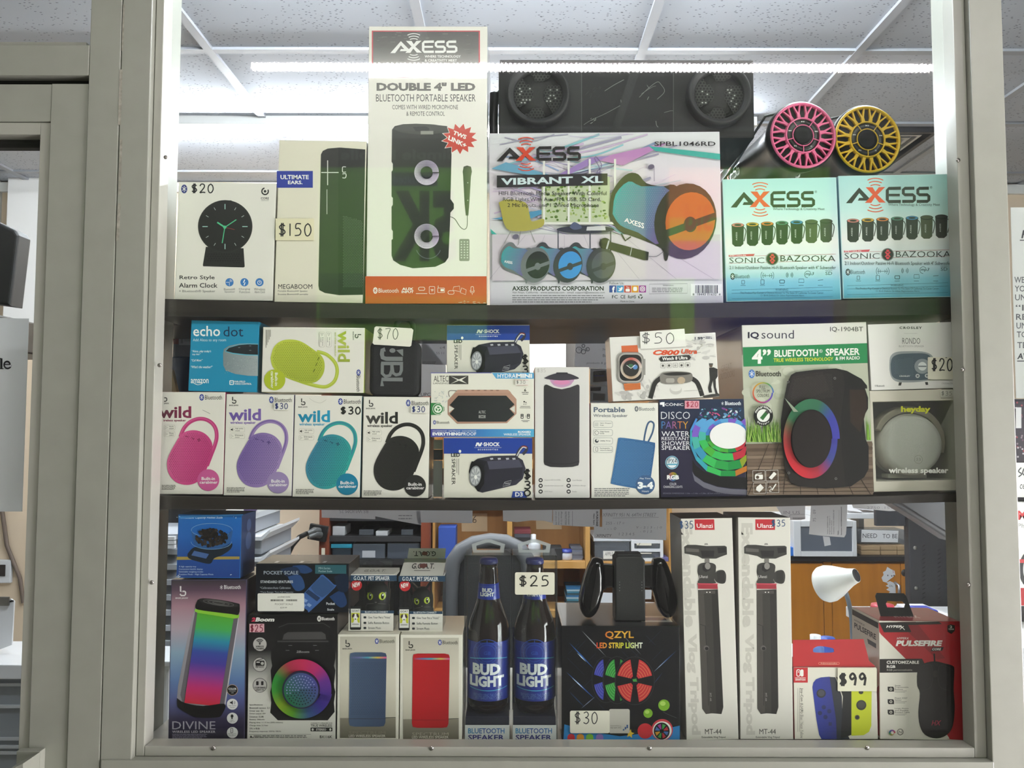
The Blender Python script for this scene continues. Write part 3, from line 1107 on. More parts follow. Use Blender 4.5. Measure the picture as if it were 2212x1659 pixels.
for i in range(9):
 x, z = P(1004 + i * 24, 150)
 hm.lathe([(.0035, -.006), (.0042, 0), (.0035, .006)], 10, 0, None, Matrix.Translation((x - 0, .05, z)) @ Matrix.Rotation(math.radians(12), 4, 'Y'))
hm.prism([P(1000, 168), P(1002, 138), P(1215, 140), P(1220, 172), P(1150, 160), P(1100, 150), P(1060, 160)], .047, .053)
q = thing('carry_strap_parent', None, None) if False else b.root
o = hm.build('carry_handle', mat('black_plastic', '#151516', .35), q)
o.matrix_parent_inverse = Matrix()
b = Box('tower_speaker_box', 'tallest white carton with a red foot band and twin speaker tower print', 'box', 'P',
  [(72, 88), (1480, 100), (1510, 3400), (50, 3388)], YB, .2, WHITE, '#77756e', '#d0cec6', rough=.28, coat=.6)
a = b.a
a.r(128, 145, 1420, 620, '#c4404c')
a.vgrad(143, 158, 1404, 640, [(0, '#4c4a48'), (.5, '#6b6865'), (1, '#9a9792')])
rnd = random.Random(4)
for i in range(70):
 x, y = rnd.uniform(150, 1380), rnd.uniform(165, 540)
 a.r(x, y, min(x + rnd.uniform(15, 70), 1400), y + 5, mix('#8a8783', '#3f3d3b', rnd.random()))
axess(a, 350, 262, 1135, 415, '#f2f1ee', '#f2f1ee')
a.t('WHERE TECHNOLOGY', 760, 440, 1190, 470, '#f2f1ee', .02)
a.t('& CREATIVITY MEET', 760, 486, 1145, 516, '#f2f1ee', .02)
a.line([(370, 640), (370, 690), (400, 705), (1160, 705), (1185, 680), (1185, 640)], 5, '#cc6a70')
a.t('DOUBLE 4" LED', 185, 765, 1365, 865, '#5b5854', .05)
a.t('BLUETOOTH PORTABLE SPEAKER', 178, 905, 1368, 992, '#35322f', .0)
a.t('COMES WITH WIRED MICROPHONE', 372, 1032, 1158, 1085, '#35322f')
a.t('& REMOTE CONTROL', 540, 1110, 1000, 1163, '#35322f')
a.k = CROP['Q']
tw = [(317, -190), (345, -225), (430, -245), (560, -250), (700, -245), (880, -225), (920, -180), (928, 0), (915, 520), (950, 570), (950, 620), (915, 660), (905, 900), (895, 1120), (860, 1170), (760, 1215), (530, 1230), (400, 1195), (330, 1150), (312, 1100), (312, 940), (325, 930), (325, 850), (312, 830), (312, 600), (325, 580), (325, 510), (312, 495), (312, 240), (325, 225), (325, 160), (312, 140), (314, 0)]
shaded(a, tw, '#2a2a27', '#171716')
a.poly(closed([(330, -200), (420, -235), (560, -245), (760, -240), (905, -200), (880, -165), (640, -140), (420, -160)]), '#3b3b36')
a.poly([(530, -215), (660, -222), (700, -200), (690, -170), (560, -172)], '#1a1a18')
a.r(610, -175, 740, -140, '#8d8d84')
for cy in (255, 905):
 a.rringc(672, cy, 62, 126, ['#b9a7c4', '#ded7e2', '#c9c3cd', '#9f96ab'], n=36)
 dots(a, ellipse_pts(672, cy, 128, 128), 13, 3.2, '#4c4654', lim=420)
 a.ell(672, cy, 60, 58, '#20201e')
for cy, in ((1050,),):
 a.ring(690, 1000, 130, 8, '#5a5866', 20, 160)
mic = [(1050, 190), (1085, 178), (1125, 190), (1135, 240), (1125, 290), (1108, 575), (1098, 690), (1072, 690), (1060, 575), (1045, 290), (1040, 240)]
shaded(a, mic, '#3a3b30', '#5d604a')
a.ell(1092, 355, 5, 5, '#d0d0c8')
a.ell(1092, 535, 5, 5, '#d0d0c8')
a.line(smooth([(905, 700), (960, 725), (1010, 800), (1055, 832), (1085, 800), (1088, 690)]), 6, '#3d3e36')
a.poly(rrect(1005, 930, 1110, 1156, 14), '#8f8f84')
for i in range(7):
 for j in range(3):
  a.ell(1027 + 31 * j, 960 + 27 * i, 8, 7, '#d9d9d0', n=8)
st = []
for k in range(26):
 r_ = (158, 108) [k % 2]
 an = 2 * math.pi * k / 26 + .1
 st.append((1010 + r_ * 1.15 * math.cos(an), -95 + r_ * math.sin(an)))
a.poly([(1010 + (x - 1010) * 1.06, -95 + (y + 95) * 1.06) for x, y in st], '#f4efe8')
a.poly(st, '#c8402f')
a.tq('TWS', [(952, -180), (1085, -130), (1070, -88), (937, -140)], '#f6f2ec', .04)
a.tq('LINK+', [(900, -130), (1085, -45), (1070, 0), (890, -85)], '#f6f2ec', .04)
a.vgrad(44, 1312, 1285, 1592, [(0, '#c6402c'), (1, '#cf5a2c')])
bluetooth(a, 146, 1436, 384, 1480, '#f4eee8', '#c6402c', '#f4eee8')
a.t('AUX', 418, 1428, 535, 1456, '#f4eee8', .04)
a.t('INPUT', 415, 1460, 538, 1484, '#f4eee8', .04)
a.line(rrect(588, 1424, 652, 1456, 14), 5, '#f4eee8', True)
a.r(562, 1487, 677, 1492, '#f4eee8')
a.line(rrect(698, 1416, 754, 1492, 10), 4, '#f4eee8', True)
a.t('TF', 712, 1445, 742, 1466, '#f4eee8', .03)
a.line(rrect(784, 1432, 854, 1478, 6), 4, '#f4eee8', True)
a.r(814, 1442, 848, 1466, '#f4eee8')
a.line([(790, 1432), (790, 1408)], 4, '#f4eee8')
a.line(rrect(890, 1460, 952, 1496, 16), 4, '#f4eee8', True)
a.line([(940, 1455), (948, 1420), (1008, 1412), (1014, 1470)], 4, '#f4eee8', True)
a.line([(1016, 1480), (1030, 1430), (1050, 1440), (1076, 1452), (1070, 1500)], 4, '#f4eee8', True)
a.line(rrect(1124, 1416, 1152, 1470, 13), 4, '#f4eee8', True)
a.line([(1116, 1455), (1120, 1476), (1138, 1484), (1156, 1476), (1160, 1455)], 4, '#f4eee8')
a.line([(1138, 1484), (1138, 1502)], 4, '#f4eee8')
for i in range(16):
 x, y = rnd.uniform(960, 1270), rnd.uniform(1560, 1588)
 a.r(x, y, x + rnd.uniform(8, 26), y + 4, '#e9d8c8')
b.done()
b = Box('party_speaker_box', 'wide glossy carton with coloured streaks and a living room scene', 'box', 'B',
  [(73, 547), (1508, 517), (1522, 1588), (82, 1604)], YB, .2, '#d9d3dc', '#bcb8c2', '#c8c6ca', rough=.16, coat=.8, bump=.10, mname='foil_card')
a = bg(b, [(0, '#d5d8da'), (.35, '#dcd0dc'), (.6, '#d6d8d8'), (1, '#cfcbd6')])
rnd = random.Random(11)
for i in range(46):
 x = rnd.uniform(85, 700)
 y = rnd.uniform(545, 1100)
 L_ = rnd.uniform(300, 780)
 sl = rnd.choice([.25, .4, -.25, -.35, .6])
 c = rnd.choice(['#8cc0c8', '#a79bc6', '#c3aecb', '#93a6c8', '#b4d0d6', '#9a96ac', '#cbb6d2'])
 x1_ = min(x + L_, 1495)
 y1_ = max(545, min(1400, y + L_ * sl))
 w_ = rnd.choice([2, 3, 5, 9, 14])
 mx_, my_ = (x + x1_) / 2, (y + y1_) / 2 + rnd.uniform(-40, 40)
 a.line(smooth([(x, y), (mx_, min(1450, max(545, my_))), (x1_, y1_)]), w_, c)
for (pts, c) in (([(720, 700), (980, 640), (1180, 600), (900, 740)], '#b884b8'), ([(440, 830), (700, 690), (820, 680), (560, 800)], '#9a7fb8'),
    ([(1060, 620), (1500, 668), (1500, 705), (1100, 650)], '#3fa79c'), ([(90, 1070), (420, 1010), (600, 960), (300, 1080)], '#4c8fb4'),
    ([(84, 1130), (200, 1230), (260, 1235), (90, 1160)], '#3fa79c'), ([(90, 760), (330, 800), (460, 800), (180, 720)], '#6aa0bc')):
 a.poly(pts, c)
# room picture
a.poly([(400, 830), (820, 810), (820, 1090), (400, 1100)], '#b9c4a2')
for i in range(120):
 x, y = rnd.uniform(405, 800), rnd.uniform(850, 1080)
 a.ell(x, y, rnd.uniform(5, 12), rnd.uniform(5, 10), rnd.choice(['#6d8a3c', '#8aa552', '#4d6a2c', '#a4b474', '#5d7a34']), n=6)
for x in (408, 560, 690, 846):
 a.r(x, 700, x + 13, 1105, '#e2e2dc')
a.r(405, 1090, 850, 1104, '#dcdcd4')
a.poly([(95, 1165), (1500, 1165), (1500, 1440), (95, 1450)], '#cbc3cc')
for i in range(7):
 a.line([(300 + 120 * i, 1170), (80 + 230 * i, 1440)], 2, '#a59cac')
a.poly(closed([(135, 970), (190, 950), (300, 970), (325, 1040), (340, 1085), (400, 1070), (417, 1080), (400, 1120), (300, 1145), (200, 1140), (165, 1090), (150, 1020)]), '#a8a04a')
for p_, q_ in (((210, 1145), (170, 1220)), ((330, 1145), (360, 1215)), ((270, 1145), (255, 1230))):
 a.line([p_, q_], 4, '#8a8a86')
a.ell(670, 1135, 178, 24, '#2e3040')
for x in (498, 695, 822):
 a.r(x, 1140, x + 7, 1270, '#3a3c4a')
a.poly(closed([(570, 1120), (600, 1090), (640, 1110), (645, 1128), (600, 1138)]), '#4d5574')
a.poly([(680, 1118), (790, 1112), (795, 1140), (675, 1142)], '#c9c9cc')
# the large speaker
def drum(a, x, y, s, face, rim, lefts=('#35a0a0', '#6d4f8c')):
 p = lambda u, v: (x + u * s, y + v * s)
 a.poly([p(*z) for z in closed([(0, 60), (10, -60), (60, -150), (120, -200), (180, -195), (230, -140), (330, -120), (400, -130), (480, -60), (500, 60), (420, 180), (380, 240), (360, 330), (340, 330), (320, 260), (180, 200), (60, 150)], 3)], rim)
 body = closed([(22, 50), (40, -70), (120, -150), (200, -120), (380, -90), (330, 230), (180, 165), (70, 120)], 3)
 shaded(a, [p(*z) for z in body], lefts[0], lefts[1], 25)
 dots(a, [p(*z) for z in body], 13 * max(s, .6), 3.6 * max(s, .6), '#7a86a8', lim=520)
 a.ell(*p(470, 95), 190 * s, 235 * s, rim, 12)
 a.ell(*p(500, 95), 152 * s, 180 * s, face, 12)
 a.poly([p(*z) for z in [(345, 150), (655, 40), (655, 85), (350, 195)]], rim)
 a.ell(*p(500, 115), 40 * s, 48 * s, rim)
drum(a, 815, 990, 1.0, '#b8622e', '#33372c')
a.tq('AXESS', [(912, 1062), (1032, 1098), (1030, 1132), (908, 1088)], '#f0eef2', .02)
a.line([(890, 1160), (915, 1205), (950, 1180)], 9, '#2b2d2c')
for x, fc_, rm in ((545, '#50525a', '#3a3c42'), (340, '#3f8fd0', '#3a3c42'), (140, '#1f2422', '#6d7274')):
 drum(a, x, 1310, .47, fc_, rm)
 a.tq('AXESS', [(x + 30, 1325), (x + 80, 1334), (x + 80, 1350), (x + 30, 1340)], '#f0eef2', .02)
a.poly([(760, 1195), (1060, 1275), (1055, 1325), (1030, 1325), (760, 1240)], '#1d2023')
a.ell(790, 1222, 36, 34, '#17191b')
a.line([(815, 1204), (800, 1256)], 10, '#b4b6ba')
a.line([(955, 1246), (945, 1296)], 3, '#c4c6ca')
a.line(smooth([(1060, 1300), (1110, 1300), (1150, 1270)]), 3, '#5a5a66')
for x, y in ((240, 1180), (1075, 748)):
 a.ell(x, y, 20, 15, '#6a6478', -20, )
 a.line([(x + 18, y), (x + 18, y - 0 + (70 if y < 900 else -0) + 20)], 3, '#6a6478')
a.line(smooth([(740, 780), (770, 740), (740, 690), (728, 700), (760, 770), (735, 840)]), 5, '#7a6f90')
# name panel and wording
axess(a, 122, 622, 632, 712, '#2d2a2a', '#cf4a34')
a.t('SPBL1046RD', 1095, 592, 1472, 620, '#26242a', .01)
a.poly([(124, 803), (806, 790), (806, 862), (124, 877)], '#2e2b2f')
a.tq('VIBRANT  XL', [(150, 820), (780, 804), (780, 848), (150, 862)], '#cbdcdf', .035)
a.t('HIFI Bluetooth Media Speaker With Colorful', 136, 900, 800, 932, '#232226')
a.t('RGB Lights.With Aux, FM, USB, SD Card,', 162, 938, 765, 968, '#232226')
a.t('2 Mic Inputs, and 1 Wired Microphone', 190, 974, 752, 1004, '#232226')
a.t('AXESS PRODUCTS CORPORATION', 219, 1482, 783, 1510, '#222124', .025)
a.t('Van Nuys, California · www.axessusa.com · email: support@axessusa.com', 219, 1514, 790, 1530, '#3a383c')
a.lines(219, 1538, 790, 4, 13, 5, '#77747c', 3)
a.t('Follow Us:', 818, 1458, 907, 1474, '#222124')
for i, (c, g_) in enumerate((('#3a4e94', 'f'), ('#4b97cc', 't'), ('#c2473c', 'v'), ('#d8942e', 'b'), ('#9c3d94', 'o'))):
 x = 818 + 46 * i
 a.r(x, 1478, x + 43, 1521, c)
 if g_ == 'f': a.t('f', x + 18, 1484, x + 34, 1521, '#f4f4f4', .05)
 elif g_ == 't': a.poly([(x + 8, 1510), (x + 20, 1502), (x + 8, 1490), (x + 22, 1496), (x + 28, 1487), (x + 38, 1490), (x + 32, 1508), (x + 20, 1514)], '#f4f4f4')
 elif g_ == 'v':
  a.rr(x + 9, 1498, x + 35, 1516, 5, '#f4f4f4')
  a.t('You', x + 13, 1482, x + 31, 1495, '#f4f4f4')
 elif g_ == 'b': a.rr(x + 10, 1486, x + 34, 1512, 7, '#f4f4f4')
 else:
  a.line(rrect(x + 9, 1486, x + 34, 1512, 7), 4, '#f4f4f4', True)
  a.ring(x + 21.5, 1499, 6, 3.5, '#f4f4f4')
for tx, x0, x1 in (('FC', 835, 870), ('CE', 888, 918), ('RoHS', 934, 982)):
 a.t(tx, x0, 1537, x1, 1558, '#29282b', .01)
for k in range(3):
 a.ring(1011, 1547, 11, 6, '#29282b', 120 * k, 120 * k + 80, n=5)
a.t('Made in China', 887, 1570, 973, 1581, '#55545a')
a.line([(1065, 1470), (1300, 1466), (1300, 1526), (1065, 1530)], 2, '#6a6870', True)
a.t('WARNING', 1148, 1473, 1215, 1482, '#6a6870')
a.lines(1082, 1492, 1285, 3, 11, 5, '#85838c', 5)
a.r(1322, 1468, 1514, 1542, '#e9e7ec')
x = 1350
rnd = random.Random(2)
while x < 1490:
 w_ = rnd.choice([2, 3, 5])
 a.r(x, 1476, x + w_, 1526, '#28272b')
 x += w_ + rnd.choice([2, 3, 4])
a.t('8  18443 01632  4', 1333, 1526, 1505, 1540, '#28272b')
b.done()
def sonic(label, quad, dx, dy):
 b = Box('tube_speaker_box', label, 'box', 'C', quad, YB, .2, '#bfe0e0', '#8fb8c4', '#a8ced2', rough=.3, coat=.5, group='pair of pale blue tube speaker cartons')
 a = bg(b, [(0, '#a9d8d6'), (.28, '#bfe2de'), (.52, '#e6e8e4'), (.68, '#d8e4e6'), (.85, '#7fc0d2'), (1, '#57a9c0')])
 k = a.k
 a.k = (k[0], k[1] + dx * k[0], k[2] + dy * k[0])
 axess(a, 127, 770, 720, 890, '#232a24', '#d9532c')
 a.t('®', 728, 768, 746, 786, '#3a4a44')
 a.t('Where Technology & Creativity Meet', 430, 892, 800, 914, '#33423f')
 tops = ['#c77a70', '#c9a03a', '#cf7a35', '#4a7f6a', '#3f86b0', '#4a5240', '#3a3a3a']
 bodies = ['#1f2620'] * 5 + ['#49503a', '#3b3a38']
 for i in range(7):
  x = 178 + 105.5 * i
  y = 1022 - 5 * i
  a.poly([(x - 44, y - 8), (x + 44, y - 8), (x + 40, y + 130), (x + 20, y + 148), (x - 20, y + 148), (x - 40, y + 130)], bodies[i])
  a.ell(x, y - 4, 46, 17, '#20241f')
  a.ell(x, y - 6, 42, 13, tops[i])
  a.ell(x, y - 6, 26, 7, bodies[i])
  a.line(smooth([(x + 44, y + 10), (x + 58, y + 40), (x + 44, y + 110)]), 6, '#33372f')
  a.t('AXESS', x - 14, y + 45, x - 4, y + 105, '#d8dcd6', rot=-90)
 a.poly([(113, 1230), (250, 1224), (300, 1222), (290, 1238), (113, 1242)], '#c94a58')
 a.t('SPBT1033-PK', 118, 1229, 240, 1239, '#f4dede', .02)
 a.line([(113, 1242), (880, 1224)], 2, '#b85a66')
 a.line([(113, 1292), (880, 1268)], 2, '#b85a66')
 a.t('SONIC', 117, 1249, 368, 1288, '#1e2624', -.008)
 a.t('BAZOOKA', 484, 1234, 876, 1277, '#1e2624', -.008)
 a.ell(425, 1258, 46, 46, '#7d7f80', n=32)
 a.ell(425, 1258, 40, 40, '#191a1c', n=32)
 a.line([(408, 1240), (442, 1276)], 11, '#cf3348')
 a.line([(442, 1240), (408, 1276)], 11, '#cf3348')
 a.ell(425, 1232, 12, 9, '#cf3348', n=10)
 a.ell(425, 1284, 12, 9, '#cf3348', n=10)
 a.t('2.1 Indoor/Outdoor Passive Hi-Fi Bluetooth Speaker with 4" Subwoofer', 118, 1308, 880, 1340, '#223338')
 a.bt(141, 1384, 34, '#e4f0f2', '#22383c')
 a.t('Bluetooth', 160, 1368, 263, 1398, '#22383c')
 for r_ in (18, 32, 46):
  a.ring(390, 1378, r_, 3, '#3a5a62', -35, 35, n=8)
  a.ring(390, 1378, r_, 3, '#3a5a62', 145, 215, n=8)
 a.r(352, 1377, 428, 1380, '#3a5a62')
 for r_ in (10, 17, 24):
  a.ring(549, 1374, r_, 3, '#3a5a62', -50, 50, n=8)
  a.ring(549, 1374, r_, 3, '#3a5a62', 130, 230, n=8)
 a.t('mp3', 662, 1354, 724, 1382, '#2a464c', .01, .3)
 a.ring(680, 1370, 24, 3, '#2a464c', 90, 330)
 a.t('SD', 806, 1350, 854, 1374, '#2a464c')
 a.t('MICRO', 806, 1338, 854, 1345, '#2a464c')
 a.line(rrect(206, 1412, 226, 1438, 3), 3, '#2a464c', True)
 a.line(rrect(343, 1408, 367, 1440, 3), 3, '#2a464c', True)
 a.line(rrect(478, 1410, 512, 1432, 4), 4, '#2a464c', True)
 a.line([(616, 1402), (650, 1402), (652, 1428), (614, 1428)], 3, '#2a464c', True)
 a.line([(752, 1412), (790, 1408)], 3, '#2a464c')
 for x in (216, 355, 494, 632, 770):
  a.r(x - 18, 1446, x + 18, 1450, '#55808a')
 a.line([(135, 1482), (857, 1460), (858, 1530), (136, 1545)], 2, '#33626e', True)
 a.line([(135, 1505), (857, 1484)], 2, '#33626e')
 a.t('WARNING', 447, 1472, 538, 1486, '#33626e')
 a.t('This Product May Contain a Chemical Known To The State Of California To Cause Cancer,', 195, 1494, 795, 1514, '#3f707c')
 a.t('Or Birth Defects Or Other Reproductive Harm.', 340, 1514, 655, 1530, '#3f707c')
 return b.done()
sonic('pale blue carton of seven small tube speakers under the pink speaker', [(72, 692), (893, 668), (922, 1548), (95, 1570)], 0, 0)
sonic('pale blue carton of seven small tube speakers under the yellow speaker', [(895, 668), (1702, 644), (1740, 1530), (934, 1545)], 826, -31)
# --- middle shelf
b = Box('smart_speaker_box', 'bright blue carton with half a grey puck speaker printed on it', 'box', 'D',
  [(267, 75), (805, 97), (793, 657), (240, 640)], YB, .12, '#1b8cb4', '#14789c', '#1a84aa')
a = b.a
a.t('echo', 285, 125, 500, 208, '#f3f5f4', .01)
a.t('dot', 526, 130, 684, 210, '#12304f')
a.t('Add Alexa to any room', 283, 226, 547, 255, '#d2eaf2')
for (t_, x0, y0, x1, y1) in (('“Alexa, play today’s', 275, 318, 428, 340), ('top hits”', 278, 344, 345, 362), ('“Call Mom”', 270, 390, 360, 408), ('“What’s the weather?”', 267, 442, 440, 462)):
 a.t(t_, x0, y0, x1, y1, '#e6f2f6', .01, .3)
sp = [(523, 345)] + [(530, 310), (570, 285), (650, 268), (720, 265), (802, 268), (800, 524), (720, 522), (620, 508), (545, 480), (525, 440)]
shaded(a, sp, '#7d8a8f', '#a3acae')
rnd = random.Random(7)
for i in range(160):
 x, y = rnd.uniform(535, 795), rnd.uniform(370, 500)
 a.r(x, y, x + 3, y + 3, rnd.choice(['#6d787c', '#b5bcbd']))
a.poly([(538, 330), (560, 300), (640, 275), (720, 268), (802, 270), (801, 362), (700, 360), (600, 348)], '#5fb4cc')
a.poly([(545, 326), (570, 300), (650, 278), (720, 272), (802, 274), (801, 355), (700, 352), (600, 340)], '#20262c')
for x, y in ((652, 298), (740, 285), (740, 320)):
 a.ell(x, y, 10, 3, '#6b747a', n=8)
a.t('amazon', 266, 548, 408, 582, '#f3f5f4', .012)
a.line(smooth([(288, 580), (320, 594), (350, 588), (358, 582)]), 4, '#f3f5f4')
a.line(rrect(577, 562, 606, 592, 3), 6, '#f3f5f4', True)
a.r(585, 574, 598, 578, '#f3f5f4')
a.t('FAR-FIELD', 614, 562, 700, 576, '#f3f5f4', .02)
a.t('VOICE CONTROL', 614, 580, 750, 594, '#f3f5f4', .02)
b.done()
def pill(a, x0, y0, x1, y1, t1, t2, kind):
 a.rr(x0, y0, x1, y1, (y1 - y0) * .28, '#c9c5bb')
 a.rr(x0 + 2.5, y0 + 2.5, x1 - 2.5, y1 - 2.5, (y1 - y0) * .24, '#eae6dc')
 yc = (y0 + y1) / 2
 if kind == 's':
  a.poly([(x0 + 8, yc - 5), (x0 + 16, yc - 5), (x0 + 24, yc - 12), (x0 + 24, yc + 12), (x0 + 16, yc + 5), (x0 + 8, yc + 5)], '#222222')
  a.ring(x0 + 24, yc, 9, 2, '#444444', -50, 50, n=6)
 else:
  a.line([(x0 + 12, yc - 11), (x0 + 30, yc), (x0 + 12, yc + 11)], 2.5, '#555555', True)
 a.t(t1, x0 + 44, yc - 13, x1 - 12, yc - 2, '#444444', .01)
 a.t(t2, x0 + 44, yc + 3, x0 + 78, yc + 13, '#444444', .01)
def wild(label, quad, dx, dy, c1, c2, dark, word, price, side, name='carabiner_speaker_box'):
 b = Box(name, label, 'box', 'D', quad, YB, .085, '#e8e4db', side, group='carabiner speaker cartons')
 a = b.a
 k = a.k
 a.k = (k[0], k[1] + dx * k[0], k[2] + dy * k[0])
 cut = dx < -300
 if not cut:
  bj(a, 610, 718, 28)
 else:
  a.t('JAXX', 607, 757, 648, 770, '#1b1b1b', .03)
  a.line([(610, 718), (624, 718), (630, 724), (630, 738), (622, 746), (608, 746)], 8, '#1b1b1b')
 bluetooth(a, 908, 697, 1070, 732)
 if not cut:
  a.t('wild', 568, 785, 825, 880, word, .028)
  a.t('wireless speaker', 580, 884, 783, 912, word[-1] if isinstance(word, list) else word, .025)
  pill(a, 577, 930, 697, 972, 'High quality', 'sound', 's')
  pill(a, 575, 983, 697, 1024, 'Direct', 'control', 'p')
 else:
  a.t('wild', 568, 785, 825, 880, word, .028)
  a.t('ireless speaker', 604, 888, 783, 912, word[-1], .025)
  pill(a, 606, 934, 697, 976, 'High quality', 'sound', 'x')
  pill(a, 606, 985, 697, 1028, 'Direct', 'control', 'x')
 hl = smooth([(738, 1030), (765, 965), (810, 915), (870, 888), (930, 888), (985, 915), (1020, 965), (1028, 1030), (1015, 1090), (985, 1170), (950, 1260)])
 a.line(hl, 30, c2)
 a.line([(x - 4, y - 4) for x, y in hl], 9, c1)
 body = closed([(722, 1040), (770, 992), (850, 976), (930, 1000), (984, 1060), (994, 1130), (972, 1220), (935, 1310), (872, 1388), (790, 1412), (705, 1390), (648, 1325), (632, 1240), (655, 1160)])
 shaded(a, body, c1, c2, 20)
 dots(a, body, 15, 4, dark, lim=640)
 a.line([(778, 1024), (805, 1030)], 7, dark)
 a.line([(826, 1034), (850, 1046), (838, 1050)], 5, dark)
 a.line([(872, 1050), (905, 1056)], 7, dark)
 a.line([(890, 1040), (886, 1068)], 7, dark)
 badge = dict(name='x')
 a.ell(962, 1373, 87, 86, wild.badge, n=40)
 a.t('Built-in', 908, 1348, 1015, 1374, '#eeeaea', .02)
 a.t('carabiner', 893, 1378, 1036, 1402, '#eeeaea', .02)
 a.lines(552 if not cut else 590, 1412, 702, 5, 8.5, 4.5, '#5a5852', 9)
 if price == 'slip':
  S = b.sticker('price_label', 930, 738, 1048, 795, '#e6e3da')
  S.hand('$30', 938, 742, 1042, 786, 6, '#20306e')
 elif price == 'ink':
  a.hand('$30', 908, 758, 1070, 814, 11, '#1c1c1a')
  a.line(smooth([(660, 688), (700, 715), (750, 725), (795, 700)]), 2, '#b4b0a6')
 elif price == 'mark':
  a.line([(915, 815), (975, 845), (962, 838)], 3, '#777777')
 b.done()
 return b
wild.badge = '#c85a94'
wild('carabiner speaker carton with a pink speaker, half behind the window frame', [(30, 648), (545, 655), (522, 1468), (10, 1464)], -555, -20, '#d85a94', '#c23d7c', '#8f2c5c', ['#5a1a34', '#8a2a52'], 'mark', '#b03a68')
wild.badge = '#9a86b4'
wild('carabiner speaker carton with a violet speaker', [(548, 665), (1092, 675), (1070, 1480), (525, 1475)], 0, 0, '#7a63a4', '#9d84b8', '#4d3a78', ['#6a56a0', '#7d62ae'], 'slip', '#8a7aa0')
wild.badge = '#137c9e'
wild('carabiner speaker carton with a teal speaker', [(1098, 675), (1637, 684), (1613, 1490), (1074, 1487)], 550, 13, '#3a7f9c', '#2fa39c', '#1d4f66', ['#1d84a8', '#2398be'], 'ink', '#5a8a98')
wild.badge = '#232222'
wild('carabiner speaker carton with a black speaker', [(1641, 688), (2172, 692), (2160, 1497), (1624, 1492)], 1090, 25, '#2a2827', '#1d1c1b', '#111110', ['#4a4844', '#1a1a19'], 'slip', '#6a6862')
b = Box('carabiner_speaker_box', 'carabiner speaker carton with a yellow-green speaker, laid on its side', 'box', 'D',
  [(840, 130), (1653, 145), (1645, 660), (825, 652)], YB, .085, '#e8e4db', '#a8b848', group='carabiner speaker cartons')
a = b.a
hl = smooth([(1270, 330), (1350, 355), (1415, 420), (1432, 490), (1410, 565), (1350, 608), (1280, 606), (1180, 580), (1080, 545)])
a.line(hl, 28, '#b3c043')
a.line([(x, y - 5) for x, y in hl], 8, '#c6d256')
body = closed([(902, 380), (925, 300), (980, 248), (1060, 233), (1150, 252), (1250, 318), (1308, 365), (1332, 425), (1322, 505), (1270, 568), (1190, 582), (1080, 560), (980, 512), (918, 450)])
shaded(a, body, '#c2cd48', '#a9b63c', 70)
dots(a, body, 15, 4, '#6d7a20', lim=640)
for x, y, v in ((1285, 385, 0), (1268, 432, 1), (1250, 480, 2)):
 a.line([(x - 8, y + 14), (x + 5, y - 12)], 6, '#6d7a20')
a.ell(935, 555, 85, 83, '#b2bf2c', n=40)
a.t('Built-in', 937, 498, 960, 602, '#f0f0e2', .02, rot=90)
a.t('carabiner', 904, 487, 928, 622, '#f0f0e2', .02, rot=90)
a.t('wild', 1437, 165, 1533, 412, ['#a3b324', '#bcc85c', '#9aa83a'], .028, rot=90)
a.t('wireless speaker', 1408, 176, 1428, 372, '#c3c98a', .02, rot=90)
bj(a, 1597, 205, 26, rot=90)
for x0, kd in ((1343, 's'), (1290, 'p')):
 a.rr(x0, 172, x0 + 44, 294, 12, '#c9c5bb')
 a.rr(x0 + 2.5, 174.5, x0 + 41.5, 291.5, 11, '#eae6dc')
 a.line([(x0 + 12, 184), (x0 + 32, 184), (x0 + 22, 204)], 3, '#333333', True)
 a.t('Direct' if kd == 'p' else 'High quality', x0 + 24, 216, x0 + 33, 284, '#444444', rot=90)
 a.t('control' if kd == 'p' else 'sound', x0 + 10, 216, x0 + 19, 254, '#444444', rot=90)
a.bt(1602, 497, 34, '#ffffff', '#2b3f9a')
a.t('Bluetooth', 1586, 520, 1616, 650, '#2a2a2e', rot=90)
for i in range(5):
 a.r(862 + 9 * i, 156, 866 + 9 * i, 300 - 22 * i, '#6a685f')
b.done()
